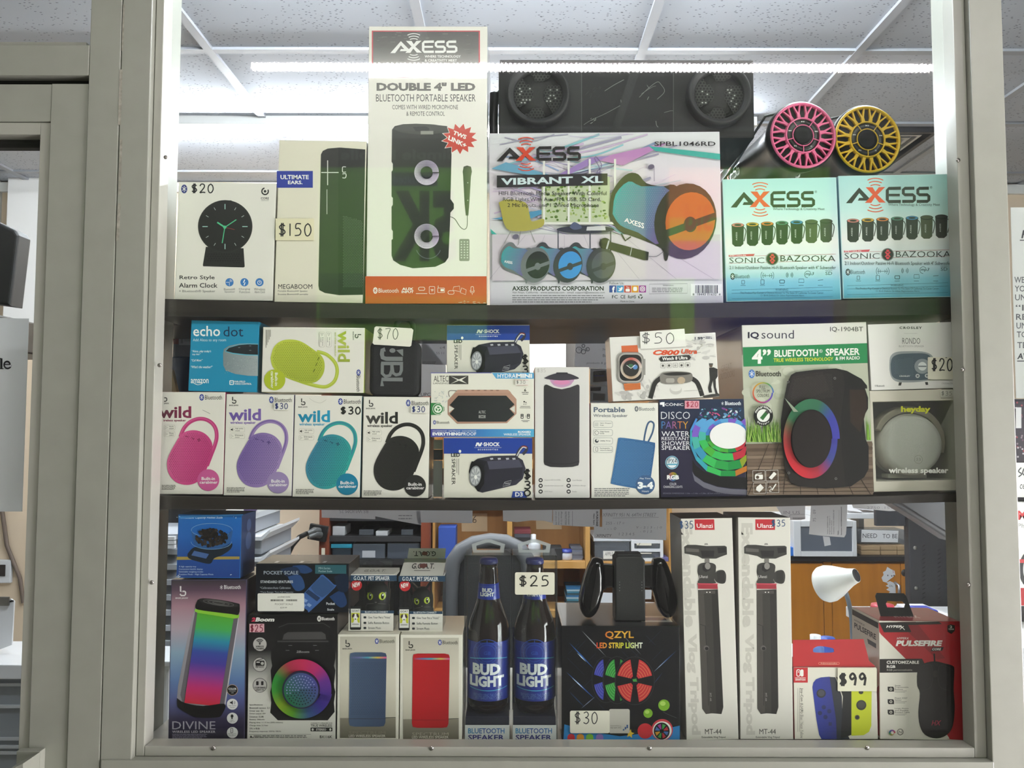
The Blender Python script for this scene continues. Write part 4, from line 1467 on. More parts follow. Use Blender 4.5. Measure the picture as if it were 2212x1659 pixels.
def nshock(label, quad, dx, dy, sx, sy, lower):
 b = Box('torch_speaker_box', label, 'box', 'E', quad, YB + (0 if lower else .012), .1, '#dfdccf', '#c2c0b6', group='white and blue torch speaker cartons', rough=.25, coat=.7)
 a = b.a
 k = a.k
 T = lambda x, y: (dx + (x - 230) * sx, dy + (y - 1048) * sy)
 old = a.P
 a.P = lambda x, y: old(*T(x, y))
 a.r(231, 1051, 986, 1185, '#22429c')
 a.poly([(500, 1122), (512, 1090), (532, 1090), (540, 1108), (546, 1090), (560, 1090), (548, 1122), (528, 1122), (520, 1104), (514, 1122)], '#eef0f4')
 a.t('·SHOCK', 563, 1088, 710, 1122, '#eef0f4', .035)
 a.r(492, 1132, 724, 1135, '#b8c2de')
 a.t('accessories', 522, 1140, 694, 1156, '#d5dbec', .01, sp=1.2)
 a.t('LED', 294, 1180, 370, 1212, '#17181a', .03)
 a.ell(370, 1165, 11, 13, '#f1f1ea')
 a.t('SPEAKER', 299, 1228, 330, 1450, '#1d1e20', 0, rot=90)
 for x in (340, 356):
  a.r(x, 1228, x + 5, 1350 + (x - 340), '#8c8a82')
 a.line(smooth([(850, 1215), (875, 1160), (905, 1128), (938, 1135), (930, 1165), (905, 1190)]), 26, '#3a3a48')
 a.line(smooth([(855, 1205), (880, 1160), (908, 1130), (938, 1138)]), 9, '#d5d5da')
 a.line(smooth([(895, 1124), (925, 1122), (942, 1130)]), 6, '#a83838')
 body = [(447, 1330), (462, 1268), (520, 1228), (640, 1205), (840, 1200), (905, 1240), (930, 1310), (905, 1400), (850, 1450), (560, 1518), (520, 1505), (470, 1430)]
 shaded(a, body, '#191a1f', '#3b3b49', 20)
 a.poly([(600, 1245), (870, 1235), (905, 1300), (620, 1320)], '#4b4b5c')
 a.poly([(620, 1325), (905, 1302), (895, 1395), (600, 1480), (560, 1400)], '#2c2c37')
 a.poly([(520, 1230), (640, 1206), (840, 1202), (870, 1232), (610, 1250)], '#34343f')
 for x0 in (625, 690, 760, 815):
  a.poly([(x0, 1222), (x0 + 26, 1220), (x0 + 30, 1234), (x0 + 6, 1238)], '#b9b9c2')
 a.poly([(470, 1250), (545, 1262), (580, 1330), (575, 1440), (530, 1508), (470, 1440), (446, 1340)], '#101114')
 a.ell(500, 1375, 50, 88, '#7e8084', 6)
 a.ell(502, 1375, 42, 76, '#c6c8ca', 6)
 for an in range(0, 360, 40):
  q = math.radians(an)
  a.poly([(502, 1375), (502 + 40 * math.cos(q), 1375 + 72 * math.sin(q)), (502 + 40 * math.cos(q + .3), 1375 + 72 * math.sin(q + .3))], '#9a9da1')
 a.ell(504, 1385, 13, 18, '#eeeeea')
 a.line([(735, 1465), (750, 1428), (808, 1412), (796, 1450)], 3, '#c9c9ce', True)
 a.t('N·SHOCK', 752, 1432, 795, 1446, '#c9c9ce', .01)
 a.line(smooth([(915, 1340), (940, 1360), (975, 1380)]), 10, '#16161a')
 if lower:
  a.poly([(808, 1560), (822, 1506), (920, 1506), (942, 1560)], '#22429c')
  a.t('D3', 840, 1512, 906, 1552, '#eef0f4', .04)
 # price written down the edge
 for ch, y0, y1 in (('$', 1318, 1405), ('3', 1420, 1485), ('0', 1495, 1545)):
  if not lower and ch == '0':
   y1 = 1520
  for st in HAND[ch]:
   a.line(smooth([(970 - (v - .5) * 0 - (1 - u) * 62 + 5, y1 - v * (y1 - y0)) for u, v in st]), 11, '#141416')
 return b.done()
nshock('torch speaker carton standing on the shelf below the copper speaker carton', [(230, 1048), (988, 1048), (988, 1563), (227, 1562)], 230, 1048, 1, 1, True)
nshock('torch speaker carton standing on top of the copper speaker carton', [(255, 85), (968, 88), (967, 487), (255, 490)], 258, 88, .935, .935, False)
b = Box('rugged_speaker_box', 'cream and blue carton with a copper rimmed long speaker', 'box', 'E',
  [(118, 492), (1003, 492), (1003, 1045), (118, 1042)], YB, .09, '#e6e3d7', '#b9c4cf')
a = b.a
a.r(119, 493, 640, 499, '#5a58a8')
a.poly([(642, 495), (1001, 495), (1001, 545), (678, 545)], '#5aa6d4')
a.t('HYDRA', 690, 503, 845, 538, '#f2f4f4', .012)
a.t('MINI', 848, 503, 985, 538, '#f2f4f4', .05)
a.t('ALTEC', 146, 520, 270, 570, '#3d3c38', .0)
a.t('LANSING', 142, 577, 270, 592, '#55544e', .0)
a.r(275, 519, 441, 592, '#3d3c38')
a.poly([(290, 524), (360, 552), (430, 524), (385, 556), (430, 587), (360, 562), (290, 589), (350, 557)], '#eceadf')
S = b.sticker('price_label', 842, 556, 952, 604, '#e4e0d8')
S.hand('$30', 850, 562, 928, 588, 2.5, '#5a5a58')
S.r(842, 557, 952, 559, '#c86a6a')
S.r(852, 600, 950, 602, '#c86a6a')
a.t('UP TO', 915, 620, 938, 625, '#333333')
a.t('6', 917, 630, 935, 655, '#222222', .03)
a.t('HOURS', 898, 658, 955, 668, '#222222', .03)
a.r(903, 676, 952, 680, '#555555')
a.t('IP67', 910, 757, 942, 768, '#333333')
a.ell(918, 742, 7, 7, '#333333')
a.ell(933, 748, 5, 5, '#333333')
a.r(885, 780, 968, 784, '#444444')
a.r(880, 792, 972, 796, '#444444')
for x in (888, 942):
 a.rr(x, 846, x + 24, 886, 4, '#26262a')
 a.ell(x + 12, 874, 7, 7, '#e6e3d7')
 a.ell(x + 12, 856, 4, 4, '#e6e3d7')
for r_ in (5, 11):
 a.ring(926, 866, r_, 2, '#444444', -60, 60, n=5)
a.r(893, 900, 963, 904, '#555555')
a.r(905, 910, 950, 914, '#555555')
bluetooth(a, 153, 906, 280, 930)
a.poly([(119, 752), (200, 752), (236, 790), (236, 818), (200, 855), (119, 855)], '#2f7f42')
a.ell(183, 804, 48, 48, '#e9efe2', n=32)
a.ell(183, 804, 43, 43, '#2f7f42', n=32)
a.ell(183, 804, 33, 33, '#e9efe2', n=32)
for k in range(3):
 a.ring(183, 804, 15, 11, '#2f7f42', 120 * k, 120 * k + 80, n=5)
rnd = random.Random(3)
for i in range(26):
 a.ell(rnd.uniform(150, 260), rnd.uniform(655, 745), rnd.uniform(2, 7), rnd.uniform(2, 10), '#c9ccc8', rnd.uniform(0, 90), n=8)
a.line(smooth([(345, 650), (285, 648), (272, 670), (280, 700)]), 6, '#6d655e')
ob = [(265, 850), (265, 730), (350, 640), (780, 640), (852, 720), (852, 845), (770, 925), (345, 930)]
shaded(a, ob, '#a8816f', '#b8917e')
a.poly([(350, 640), (780, 640), (808, 665), (325, 668)], '#bd9683')
for x in (425, 480, 530, 585, 640, 690):
 a.ell(x, 645, 14, 5, '#8d6a5a', n=10)
shaded(a, [(282, 770), (355, 690), (765, 690), (835, 765), (792, 802), (835, 850), (765, 912), (350, 912), (282, 845), (322, 800)], '#15171a', '#282b2d', 30)
a.poly([(275, 776), (322, 800), (275, 835)], '#d9d6cc')
a.poly([(838, 776), (795, 802), (838, 835)], '#d9d6cc')
a.t('ALTEC', 529, 818, 588, 842, '#c9c9c6')
a.r(529, 856, 588, 882, '#9a9a96')
a.poly([(534, 858), (558, 867), (584, 858), (566, 869), (584, 880), (558, 871), (534, 880), (552, 869)], '#1c1d1f')
a.vgrad(119, 975, 1002, 1042, [(0, '#443f94'), (.5, '#3a7fc0'), (1, '#55aed8')], True)
a.t('WATERPROOF · DIRTPROOF · SHOCKPROOF', 135, 986, 508, 998, '#d9dff0')
a.t('EVERYTHING', 135, 1003, 376, 1030, '#f2f4f6', .05)
a.t('PROOF', 380, 1003, 508, 1030, '#f2f4f6', .01)
a.t('RUGGED', 865, 990, 975, 1008, '#f2f4f6', .04)
a.t('WIRELESS SPEAKER', 742, 1012, 975, 1030, '#f2f4f6', .01)
b.done()
b = Box('lamp_speaker_box', 'white carton with a dark cylinder under a pink-lit dome, orange edges', 'box', 'E',
  [(1007, 447), (1475, 445), (1480, 1563), (1007, 1563)], YB, .12, '#dcd9d6', '#c25a30', '#b06a48')
a = b.a
a.hand('$35', 1028, 460, 1102, 490, 3, '#b9b5b0')
a.poly(closed([(1130, 545), (1235, 530), (1340, 545), (1325, 585), (1300, 605), (1235, 620), (1175, 605), (1150, 580)]), '#c295b8')
a.ell(1237, 575, 70, 22, '#d889b4')
a.poly(closed([(1087, 540), (1130, 518), (1190, 500), (1240, 496), (1300, 502), (1350, 520), (1385, 540), (1360, 550), (1237, 560), (1120, 550)]), '#3a3640')
a.rr(1190, 492, 1290, 508, 7, '#2b2830')
cyl = [(1086, 612), (1095, 598), (1110, 595), (1170, 622), (1238, 636), (1310, 620), (1372, 595), (1386, 600), (1390, 612), (1388, 1258), (1380, 1285), (1330, 1298), (1237, 1302), (1140, 1298), (1092, 1280), (1085, 1258)]
shaded(a, cyl, '#2a282c', '#3a373c')
a.line(smooth([(1088, 1250), (1160, 1268), (1237, 1273), (1320, 1268), (1388, 1248)]), 4, '#19181b')
for y, t1, t2 in ((1411, 'Output: 5W X 2 RMS', 'Card Reader'), (1459, 'Hands-free phone call', '10 Meters Range'), (1508, 'AUX input', 'Radio')):
 for x, tt in ((1058, t1), (1297, t2)):
  a.ell(x, y, 18, 18, '#27262a')
  a.rr(x - 9, y - 7, x + 9, y + 7, 4, '#d8d5d2')
  a.t(tt, x + 32, y - 6, x + 32 + 7.6 * len(tt), y + 6, '#8a878a')
b.done()
b = Box('portable_speaker_box', 'white carton with a blue fabric speaker print and strap loop', 'box', 'E',
  [(1482, 755), (2065, 750), (2070, 1563), (1490, 1565)], YB, .09, '#e6e4dc', '#d0cec6')
a = b.a
a.t('Portable', 1510, 787, 1778, 832, '#5d6a7c', .03)
a.t('Wireless Speaker', 1508, 847, 1800, 880, '#55606c', .008)
bluetooth(a, 1876, 787, 2032, 818, '#4a545e', '#e6e4dc', '#4a545e')
for y, t1, t2 in ((906, 'Fabric Wrapped', 'Design'), (977, 'Clear Sound', 'Quality'), (1048, 'Utility Strap', ''), (1120, 'Rechargeable', 'Lithium-Ion Battery')):
 a.rr(1507, y, 1673, y + 57, 16, '#9aa09e')
 a.rr(1510, y + 3, 1670, y + 54, 14, '#e6e4dc')
 a.t(t1, 1564, y + (14 if t2 else 22), 1564 + 7 * len(t1), y + (25 if t2 else 34), '#3c4248', .01)
 if t2:
  a.t(t2, 1564, y + 31, 1564 + 5.4 * len(t2), y + 42, '#3c4248', .01)
for i in range(5):
 for j in range(4):
  a.ell(1520 + 7 * i, 923 + 8 * j, 2.5, 2.5, '#8a908e', n=6)
a.line(closed([(1522, 1012), (1520, 1000), (1533, 990), (1548, 996), (1554, 1010), (1545, 1020), (1530, 1022)]), 3, '#3c4248', True)
a.ell(1537, 1076, 16, 16, '#3c4248')
a.ell(1541, 1070, 8, 8, '#e6e4dc')
a.line(rrect(1528, 1132, 1546, 1165, 4), 3, '#3c4248', True)
a.line(smooth([(1938, 1090), (1948, 1020), (1968, 940), (1990, 912), (2015, 918), (2024, 945), (2010, 1010), (1975, 1085)]), 15, '#3d5a7c')
sp = closed([(1718, 1065), (1735, 1048), (1880, 1065), (2015, 1088), (2035, 1105), (2025, 1200), (1990, 1440), (1975, 1480), (1940, 1492), (1800, 1470), (1672, 1445), (1658, 1425), (1675, 1330)], 3)
shaded(a, sp, '#3a6d9e', '#2e5c8c', 10)
dots(a, sp, 13, 4, '#5a8dbb', lim=900)
a.ell(1950, 1450, 82, 82, '#3a5c86', n=40)
a.t('Play Time:', 1904, 1390, 1998, 1406, '#dfe6ee', .01)
a.t('3-4', 1885, 1425, 2018, 1486, '#f0f3f6', .06)
a.t('Hours', 1922, 1497, 1980, 1513, '#dfe6ee', .01)
a.lines(1516, 1480, 1830, 5, 15.5, 6, '#54565a', 13)
b.done()
b = Box('shower_speaker_box', 'dark carton with a faceted rainbow dome speaker on it', 'box', 'F',
  [(565, 640), (1199, 620), (1222, 1353), (575, 1365)], YB, .1, '#2a2a40', '#1c1c2a', rough=.3)
a = bg(b, [(0, '#23314a'), (.4, '#2b2840'), (1, '#26243a')])
a.poly([(572, 656), (588, 652), (606, 652), (606, 685), (592, 685), (592, 672), (572, 672)], '#eeeef2')
a.t('CÖNIC', 610, 656, 748, 680, '#eeeef2', .01)
S = b.sticker('price_label', 756, 642, 864, 701, '#d99aa8')
S.hand('$20', 766, 650, 856, 688, 5, '#a52844')
a.bt(1039, 662, 26, '#e6ebf2')
a.t('Bluetooth', 1058, 646, 1176, 675, '#e6ebf2', .02)
a.t('DISCO', 580, 724, 796, 778, '#e8e8ee', -.012)
a.t('PARTY', 584, 796, 782, 850, ['#3a8ac4', '#8a5ab0', '#d87a3a', '#e0b030'], -.01)
a.t('WATER', 584, 870, 793, 908, '#ececf0', .0)
a.t('RESISTANT', 584, 912, 793, 936, '#ececf0', .0)
a.t('SHOWER', 584, 943, 797, 975, '#ececf0', .0)
a.t('SPEAKER', 584, 978, 797, 1009, '#ececf0', .0)
a.ell(662, 1103, 50, 50, '#8cc0d8', n=32)
a.ell(662, 1103, 44, 44, '#2a3a50', n=32)
a.ell(662, 1103, 40, 40, '#dfe9ee', n=32)
a.t('IPX4', 630, 1074, 696, 1108, '#1d2a3c')
a.r(626, 1112, 700, 1122, '#4aa0bc')
a.rringc(667, 1208, 4, 34, ['#4a8a3a', '#3a6aa0', '#a04a7a', '#b08a30'], n=24)
a.t('RGB', 622, 1196, 712, 1229, '#f0f0f0', .05)
a.t('COLOR', 644, 1254, 695, 1272, '#e2e2e8', .0)
a.t('CHANGING LIGHTS', 598, 1276, 740, 1293, '#e2e2e8', .0)
a.t('SPEAKER DIMENSIONS: 3.34in. x 3.34in. x 2.28in. (8.5cm x 8.5cm x 5.8cm)', 594, 1328, 1085, 1342, '#7d7d90')
# splash
rnd = random.Random(21)
a.poly([(870, 830), (900, 740), (980, 690), (1200, 690), (1203, 800), (1000, 800)], '#27384e')
for i in range(70):
 x, y = rnd.uniform(865, 1180), rnd.uniform(690, 830)
 if y > 845 - (x - 860) * .5 or y > 700:
  a.ell(x, y, rnd.uniform(4, 20), rnd.uniform(3, 9), rnd.choice(['#c24a7a', '#5a8ab8', '#8ab4d0', '#3a9a98', '#cfd8e2', '#2a4a6a', '#7a4a90']), rnd.uniform(-60, 60), n=8)
# base ring
a.poly([(812, 1170), (830, 1200), (900, 1250), (1000, 1285), (1100, 1300), (1225, 1305), (1226, 1345), (1100, 1340), (1000, 1325), (900, 1290), (830, 1240)], '#6b6a78')
a.poly([(815, 1080), (840, 1125), (900, 1170), (1000, 1205), (1222, 1215), (1224, 1298), (1100, 1295), (1000, 1280), (900, 1245), (830, 1195), (815, 1165)], '#171719')
dome = lambda u, v: None
C0 = (1080, 900)
import colorsys
def facet_col(x, y):
 if y < 900:
  return rnd.choice(['#3f78c4', '#4a8ad0', '#7a5ac0', '#3a6ab4', '#5aa0d4'])
 if x < 900:
  return rnd.choice(['#3aa0b0', '#4ab0a4', '#5a9ac8', '#3a90b4'])
 if x > 1120 and y < 1060:
  return rnd.choice(['#c4343a', '#d04a34', '#b82c40'])
 if x > 1130:
  return rnd.choice(['#c88a2a', '#8a9a2a', '#b8702a'])
 return rnd.choice(['#2a9a4a', '#3ab45a', '#1f8a44', '#48a83a'])
rings = [(125, 95), (170, 130), (225, 185), (275, 250), (290, 300)]
for ri in range(4):
 for k in range(16):
  a0 = 2 * math.pi * (k + .5 * (ri % 2)) / 16
  a1 = a0 + 2 * math.pi / 16
  pts = []
  for (rx_, ry_), an in ((rings[ri], a0), (rings[ri + 1], a0), (rings[ri + 1], a1), (rings[ri], a1)):
   pts.append((1080 + rx_ * math.cos(an), 900 + ry_ * math.sin(an) + (ri * 6)))
  mx_ = sum(p_[0] for p_ in pts) / 4
  my_ = sum(p_[1] for p_ in pts) / 4
  if mx_ > 1225 or my_ > 1195 or my_ < 775 or mx_ < 800:
   continue
  pts = [(min(p_[0], 1212 + (p_[1] - 900) * .03), max(772, min(1205, p_[1]))) for p_ in pts]
  a.poly(pts, facet_col(mx_, my_))
a.poly([(min(x, 1210), y) for x, y in ellipse_pts(1082, 902, 140, 98, n=36)[:-1]], '#ecebea')
b.done()
b = Box('smartwatch_box', 'white carton with an orange strapped watch and a tiny hiker, tilted', 'box', 'F',
  [(193, 172), (990, 128), (1018, 610), (218, 648)], YB, .06, '#e2dfda', '#c8c5c0')
a = b.a
rnd = random.Random(5)
for i in range(40):
 a.ell(rnd.uniform(260, 560), rnd.uniform(480, 620), rnd.uniform(8, 34), rnd.uniform(5, 18), rnd.choice(['#cfccc8', '#bab7b4', '#d8d5d1']), rnd.uniform(0, 60), n=9)
for i in range(30):
 a.ell(rnd.uniform(760, 985), rnd.uniform(150, 330), rnd.uniform(8, 40), rnd.uniform(4, 16), rnd.choice(['#d3d0cc', '#c0bdba', '#dbd8d4']), rnd.uniform(-40, 40), n=9)
a.poly([(284, 232), (404, 226), (412, 285), (288, 292)], '#d2683c')
a.poly([(300, 515), (425, 508), (428, 555), (310, 566)], '#d0743c')
for y in (528, 540, 552):
 a.line([(305, y), (424, y - 6)], 2, '#a8542a')
a.rr(252, 280, 450, 512, 52, '#8e8a86')
a.rr(262, 288, 442, 503, 48, '#b4afa9')
a.rr(270, 298, 434, 494, 42, '#1b1a1a')
a.r(444, 330, 463, 450, '#9c9893')
a.rringc(355, 400, 60, 80, ['#d8cfc4', '#c8a888', '#d8cfc4', '#c0524a'], n=30)
a.ell(355, 400, 58, 58, '#2a2826', n=32)
a.ell(352, 382, 20, 14, '#3f6a4a')
a.ell(384, 392, 18, 18, '#5a8ac4')
a.line([(352, 402), (320, 378)], 4, '#e8e8e8')
a.line([(352, 402), (385, 375)], 4, '#e8e8e8')
a.t('C800', 520, 262, 718, 302, '#d2502a', .05, .25)
a.t('Ultra', 730, 256, 850, 292, '#d2502a', .03, .2)
a.line([(845, 284), (878, 280)], 3, '#8a8884')
a.poly([(565, 330), (580, 312), (790, 300), (805, 318), (790, 338), (580, 350)], '#2a2928')
a.tq('Watch 8 Ultra', [(588, 317), (778, 307), (778, 332), (588, 342)], '#efedea', .03)
a.t('1.99"', 832, 165, 906, 188, '#4a4a4a', .02)
a.lines(912, 163, 962, 2, 10, 6, '#6a6a6a', 2)
for i in range(5):
 x = 577 + 46.5 * i
 a.line(rrect(x, 363 - i * 1.5, x + 34, 396 - i * 1.5, 5), 2, '#77746f', True)
 a.ell(x + 17, 380 - i, 9, 9, '#55524f' if i != 2 else '#b9b6b2', n=10)
a.line(smooth([(580, 470), (535, 510), (515, 570), (500, 625)]), 34, '#262524')
a.line(smooth([(800, 470), (845, 500), (870, 550), (888, 605)]), 34, '#262524')
a.poly(closed([(570, 455), (600, 430), (690, 424), (790, 430), (815, 455), (800, 500), (690, 516), (585, 510)], 3), '#7f7a74')
a.poly(closed([(590, 440), (690, 428), (800, 436), (760, 450), (640, 454)], 3), '#2c2a28')
a.rr(615, 474, 680, 508, 14, '#a8a39b')
a.ell(730, 490, 30, 26, '#b8a48c')
a.ell(690, 560, 46, 36, '#c9c6c1')
a.ell(690, 548, 40, 24, '#dedbd6')
# hiker
a.ell(953, 378, 13, 15, '#5c4a40')
a.r(938, 362, 968, 374, '#4a4a4a')
a.poly([(940, 395), (972, 392), (1002, 405), (1003, 460), (985, 490), (945, 488)], '#2a2828')
a.poly([(945, 485), (968, 486), (955, 540), (962, 580), (938, 582), (932, 545)], '#2e2c2c')
a.poly([(966, 486), (988, 484), (990, 540), (1002, 582), (1010, 590), (988, 592), (975, 545)], '#2e2c2c')
a.line([(752, 570), (880, 562)], 2, '#8a8884')
a.poly([(890, 606), (960, 592), (1015, 590), (1017, 608), (900, 618)], '#3a3836')
m = MB()
k = b.k
Pf = lambda x, y: b.fc(k[1] + x * k[0], k[2] + y * k[0])
pts = [Pf(*p_) for p_ in ((420, 128), (752, 105), (765, 236), (427, 256))]
m.prism(pts[::-1], -.0026, -.0016, 0, lin('#e9e7e1'))
A2 = Art(m, b.fc, k, -.0026)
A2.hand('$50', 432, 136, 680, 216, 5, '#23232a')
b.done()
m.build('price_card', print_mat('sticker_paper', .55), b.root)
b = Box('party_speaker_box', 'large carton with a black ring-lit speaker on planks and green band', 'box', 'F',
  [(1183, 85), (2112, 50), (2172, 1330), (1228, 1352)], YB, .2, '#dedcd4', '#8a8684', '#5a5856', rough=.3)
a = b.a
a.poly([(1184, 300), (2118, 280), (2155, 945), (1212, 965)], '#b9bca8')
rnd = random.Random(8)
for i in range(36):
 a.ell(rnd.uniform(1230, 1900), rnd.uniform(390, 700), rnd.uniform(20, 55), rnd.uniform(15, 40), rnd.choice(['#c4c7b4', '#aeb29c', '#b5b8a6', '#bdc0ae']), n=14)
a.poly([(1186, 86), (2111, 53), (2118, 212), (1190, 240)], '#dedcd4')
a.poly([(1214, 965), (2156, 945), (2170, 1328), (1230, 1348)], '#6a584a')
for i in range(14):
 y = 975 + i * 27
 a.line([(1222, y + 8), (2160, y - 8 + i)], 22, rnd.choice(['#7a6858', '#6a5848', '#857262', '#5a4a3e', '#705e50']))
for i in range(8):
 a.line([(1230 + 130 * i, 1340), (1380 + 75 * i, 965)], 5, '#3a2e26')
for i in range(170):
 x = rnd.uniform(1214, 1478)
 h_ = rnd.uniform(60, 210)
 a.poly([(x, 950), (x + rnd.uniform(-40, 40), 950 - h_), (x + 9, 950)], rnd.choice(['#5f8a34', '#7aa83e', '#4a7428', '#8dba4a', '#6a9a3a', '#a8c468']))
for i in range(14):
 x = rnd.uniform(2112, 2140)
 a.poly([(x, 935), (x + rnd.uniform(-14, 8), 935 - rnd.uniform(80, 210)), (x + 9, 935)], rnd.choice(['#5f8a34', '#7aa83e', '#8dba4a']))
a.poly([(1190, 243), (2118, 212), (2123, 360), (1197, 387)], '#2a8450')
a.t('IQ', 1228, 128, 1312, 184, '#2c2826', .03)
a.t('sound', 1330, 115, 1572, 178, '#2c2826', -.005)
a.t('IQ-1904BT', 1842, 90, 2088, 130, '#2e2a28')
a.t('4”', 1258, 258, 1400, 366, '#efeee8', .03)
a.tq('BLUETOOTH', [(1425, 263), (1752, 256), (1752, 309), (1425, 316)], '#efeee8', .03)
a.tq('SPEAKER', [(1808, 253), (2063, 248), (2063, 300), (1808, 307)], '#efeee8', .03)
a.ring(1773, 271, 11, 2.5, '#efeee8', n=16)
a.t('R', 1768, 265, 1778, 277, '#efeee8')
a.tq('TRUE WIRELESS TECHNOLOGY', [(1420, 326), (1865, 316), (1865, 342), (1420, 354)], '#d8d834', .015)
a.tq('& FM RADIO', [(1882, 314), (2063, 308), (2063, 334), (1882, 340)], '#efeee8', .02)
a.bt(1257, 441, 46, '#eeeeee', '#4a7ac0')
a.t('Bluetooth', 1288, 420, 1475, 460, '#2c2a28', .01)
a.rringc(1338, 582, 68, 78, ['#3a5ac4', '#8a3a9a', '#c43a4a', '#c8603a', '#c8a03a', '#5a9a4a'], n=40, start=0)
for t_, y, x0, x1 in (('FULL', 530, 1316, 1360), ('SPECTRUM', 558, 1292, 1390), ('COLORS', 590, 1300, 1386)):
 a.t(t_, x0, y, x1, y + 23, '#2c2c2a', .0)
a.ell(1338, 753, 72, 76, '#1b1d1b', n=36)
a.ell(1338, 753, 48, 48, '#e6e8e2', n=32)
a.poly([(1312, 770), (1350, 725), (1372, 740), (1335, 788)], '#2f6a34')
a.poly([(1350, 725), (1360, 712), (1385, 728), (1372, 742)], '#4a4a46')
for k2, ch in enumerate('Rechargeable'):
 an = math.radians(205 + 130 * k2 / 11)
 a.t(ch, 1338 + 61 * math.cos(an) - 5, 753 + 64 * math.sin(an) - 8, 1338 + 61 * math.cos(an) + 6, 753 + 64 * math.sin(an) + 8, '#e8e8e2', .01)
for k2, ch in enumerate('Battery'):
 an = math.radians(130 - 80 * k2 / 6)
 a.t(ch, 1338 + 61 * math.cos(an) - 5, 753 + 62 * math.sin(an) - 7, 1338 + 61 * math.cos(an) + 5, 753 + 62 * math.sin(an) + 7, '#e8e8e2', .01)
sp = [(1468, 900), (1470, 780), (1490, 640), (1520, 500), (1545, 450), (1580, 430), (1720, 412), (1880, 402), (1960, 420), (2070, 480), (2110, 530), (2112, 552), (2095, 552), (2118, 620), (2118, 700), (2085, 760), (2100, 930), (2122, 980), (2122, 1150), (2090, 1210), (1990, 1280), (1800, 1296), (1600, 1280), (1540, 1250), (1500, 1150)]
shaded(a, sp, '#1d1a19', '#121212')
a.poly([(1548, 452), (1720, 416), (1880, 408), (1930, 440), (1945, 520), (1915, 760), (1920, 1000), (1950, 1270), (1800, 1290), (1600, 1272), (1540, 1240), (1500, 1140), (1474, 900), (1492, 640), (1525, 500)], '#211d1c')
a.poly([(1980, 560), (2095, 560), (2110, 690), (2060, 880), (1985, 800)], '#2e211a')
a.poly([(1555, 460), (1780, 425), (1830, 560), (1640, 640), (1510, 640)], '#2b2524')
dots(a, [(1555, 470), (1860, 425), (1880, 620), (1700, 640), (1510, 700)], 12, 3.2, '#45403d', lim=800)
a.rringc(1685, 925, 150, 205, ['#3f3fa0', '#3f4a8a', '#a83040', '#c42d38', '#c42d38', '#9a3a38', '#2f6a48', '#356f50', '#33684e', '#3a3f98'], ry=1.44, n=80, start=0)
a.ell(1684, 925, 146, 212, '#1d1616', n=48)
for x, y in ((1522, 502), (1870, 475), (1878, 1222), (1528, 1180)):
 a.ell(x, y, 9, 9, '#8a8886', n=10)
 a.ell(x, y, 6, 6, '#1a1a1a', n=10)
a.poly([(1480, 620), (1584, 725), (1550, 726)], '#8e9a86')
for (x, y) in ((1262, 1164), (1360, 1162), (1268, 1255), (1366, 1250)):
 a.line([(x, y), (x + 90, y - 3), (x + 92, y + 76), (x + 2, y + 79)], 3, '#e4e0da', True)
a.rr(1278, 1192, 1338, 1228, 8, '#ebe8e2')
a.ell(1298, 1212, 12, 12, '#5a4a40')
a.line([(1284, 1190), (1330, 1180)], 4, '#ebe8e2')
a.poly([(1382, 1216), (1420, 1172), (1440, 1188), (1402, 1230)], '#ebe8e2')
a.poly([(1290, 1285), (1320, 1262), (1345, 1290), (1312, 1325), (1286, 1308)], '#ebe8e2')
a.line(smooth([(1380, 1290), (1395, 1282), (1400, 1300), (1385, 1315), (1402, 1318)]), 4, '#ebe8e2')
a.line([(1405, 1308), (1436, 1262)], 9, '#ebe8e2')
A3 = b.side_art(-1)
A3.poly([(.02, .02), (.98, .02), (.98, .98), (.02, .98)], '#77726f')
A3.t('GREAT', .66, .80, .32, .76, '#5a4a4a')
A3.t('OUTDOORS', .72, .75, .24, .71, '#5a4a4a')
b.done()
b = Box('retro_speaker_box', 'white carton with a small blue-grey retro radio, tagged twenty dollars', 'box', 'G',
  [(1137, 120), (1835, 97), (1868, 645), (1163, 670)], YB, .11, '#e7e4e0', '#cfccc6')
a = b.a
a.t('CROSLEY', 1400, 137, 1588, 157, '#222222', .03, sp=1.25)
a.r(1438, 193, 1548, 195, '#b5b2ae')
a.t('RONDO', 1424, 232, 1572, 281, '#333130', -.01)
a.t('BLUETOOTH SPEAKER', 1396, 293, 1604, 308, '#a09d9a', 0)
a.poly(closed([(1316, 440), (1325, 385), (1370, 350), (1470, 342), (1590, 345), (1665, 372), (1690, 430), (1688, 520), (1665, 575), (1560, 598), (1400, 600), (1340, 570), (1318, 510)]), '#9ba0a2')
a.poly(closed([(1326, 450), (1340, 398), (1390, 368), (1500, 360), (1610, 362), (1660, 390), (1678, 450), (1672, 530), (1640, 575), (1500, 585), (1385, 578), (1335, 540)]), '#4a5a64')
dots(a, [(1350, 410), (1520, 380), (1520, 560), (1350, 540)], 12, 3, '#6a7c88', lim=400)
a.ell(1590, 468, 66, 62, '#8e969a', n=32)
a.ell(1590, 468, 36, 36, '#d9dcdc', n=24)
a.r(1556, 462, 1624, 474, '#7d8488')
for x, y in ((1550, 548), (1628, 546)):
 a.ell(x, y, 17, 17, '#c9cccc')
 a.ell(x, y, 9, 9, '#6a7074')
a.t('CROSLEY', 1398, 543, 1488, 556, '#d9dcdc', .03)
a.poly([(1396, 602), (1420, 602), (1412, 628), (1390, 628)], '#2c2c2c')
a.poly([(1612, 600), (1636, 598), (1640, 622), (1620, 624)], '#2c2c2c')
a.t('0 Bluetooth', 1195, 622, 1275, 638, '#333333', .01)
a.t('CR3028A-TN', 1752, 603, 1842, 617, '#a5a29e')
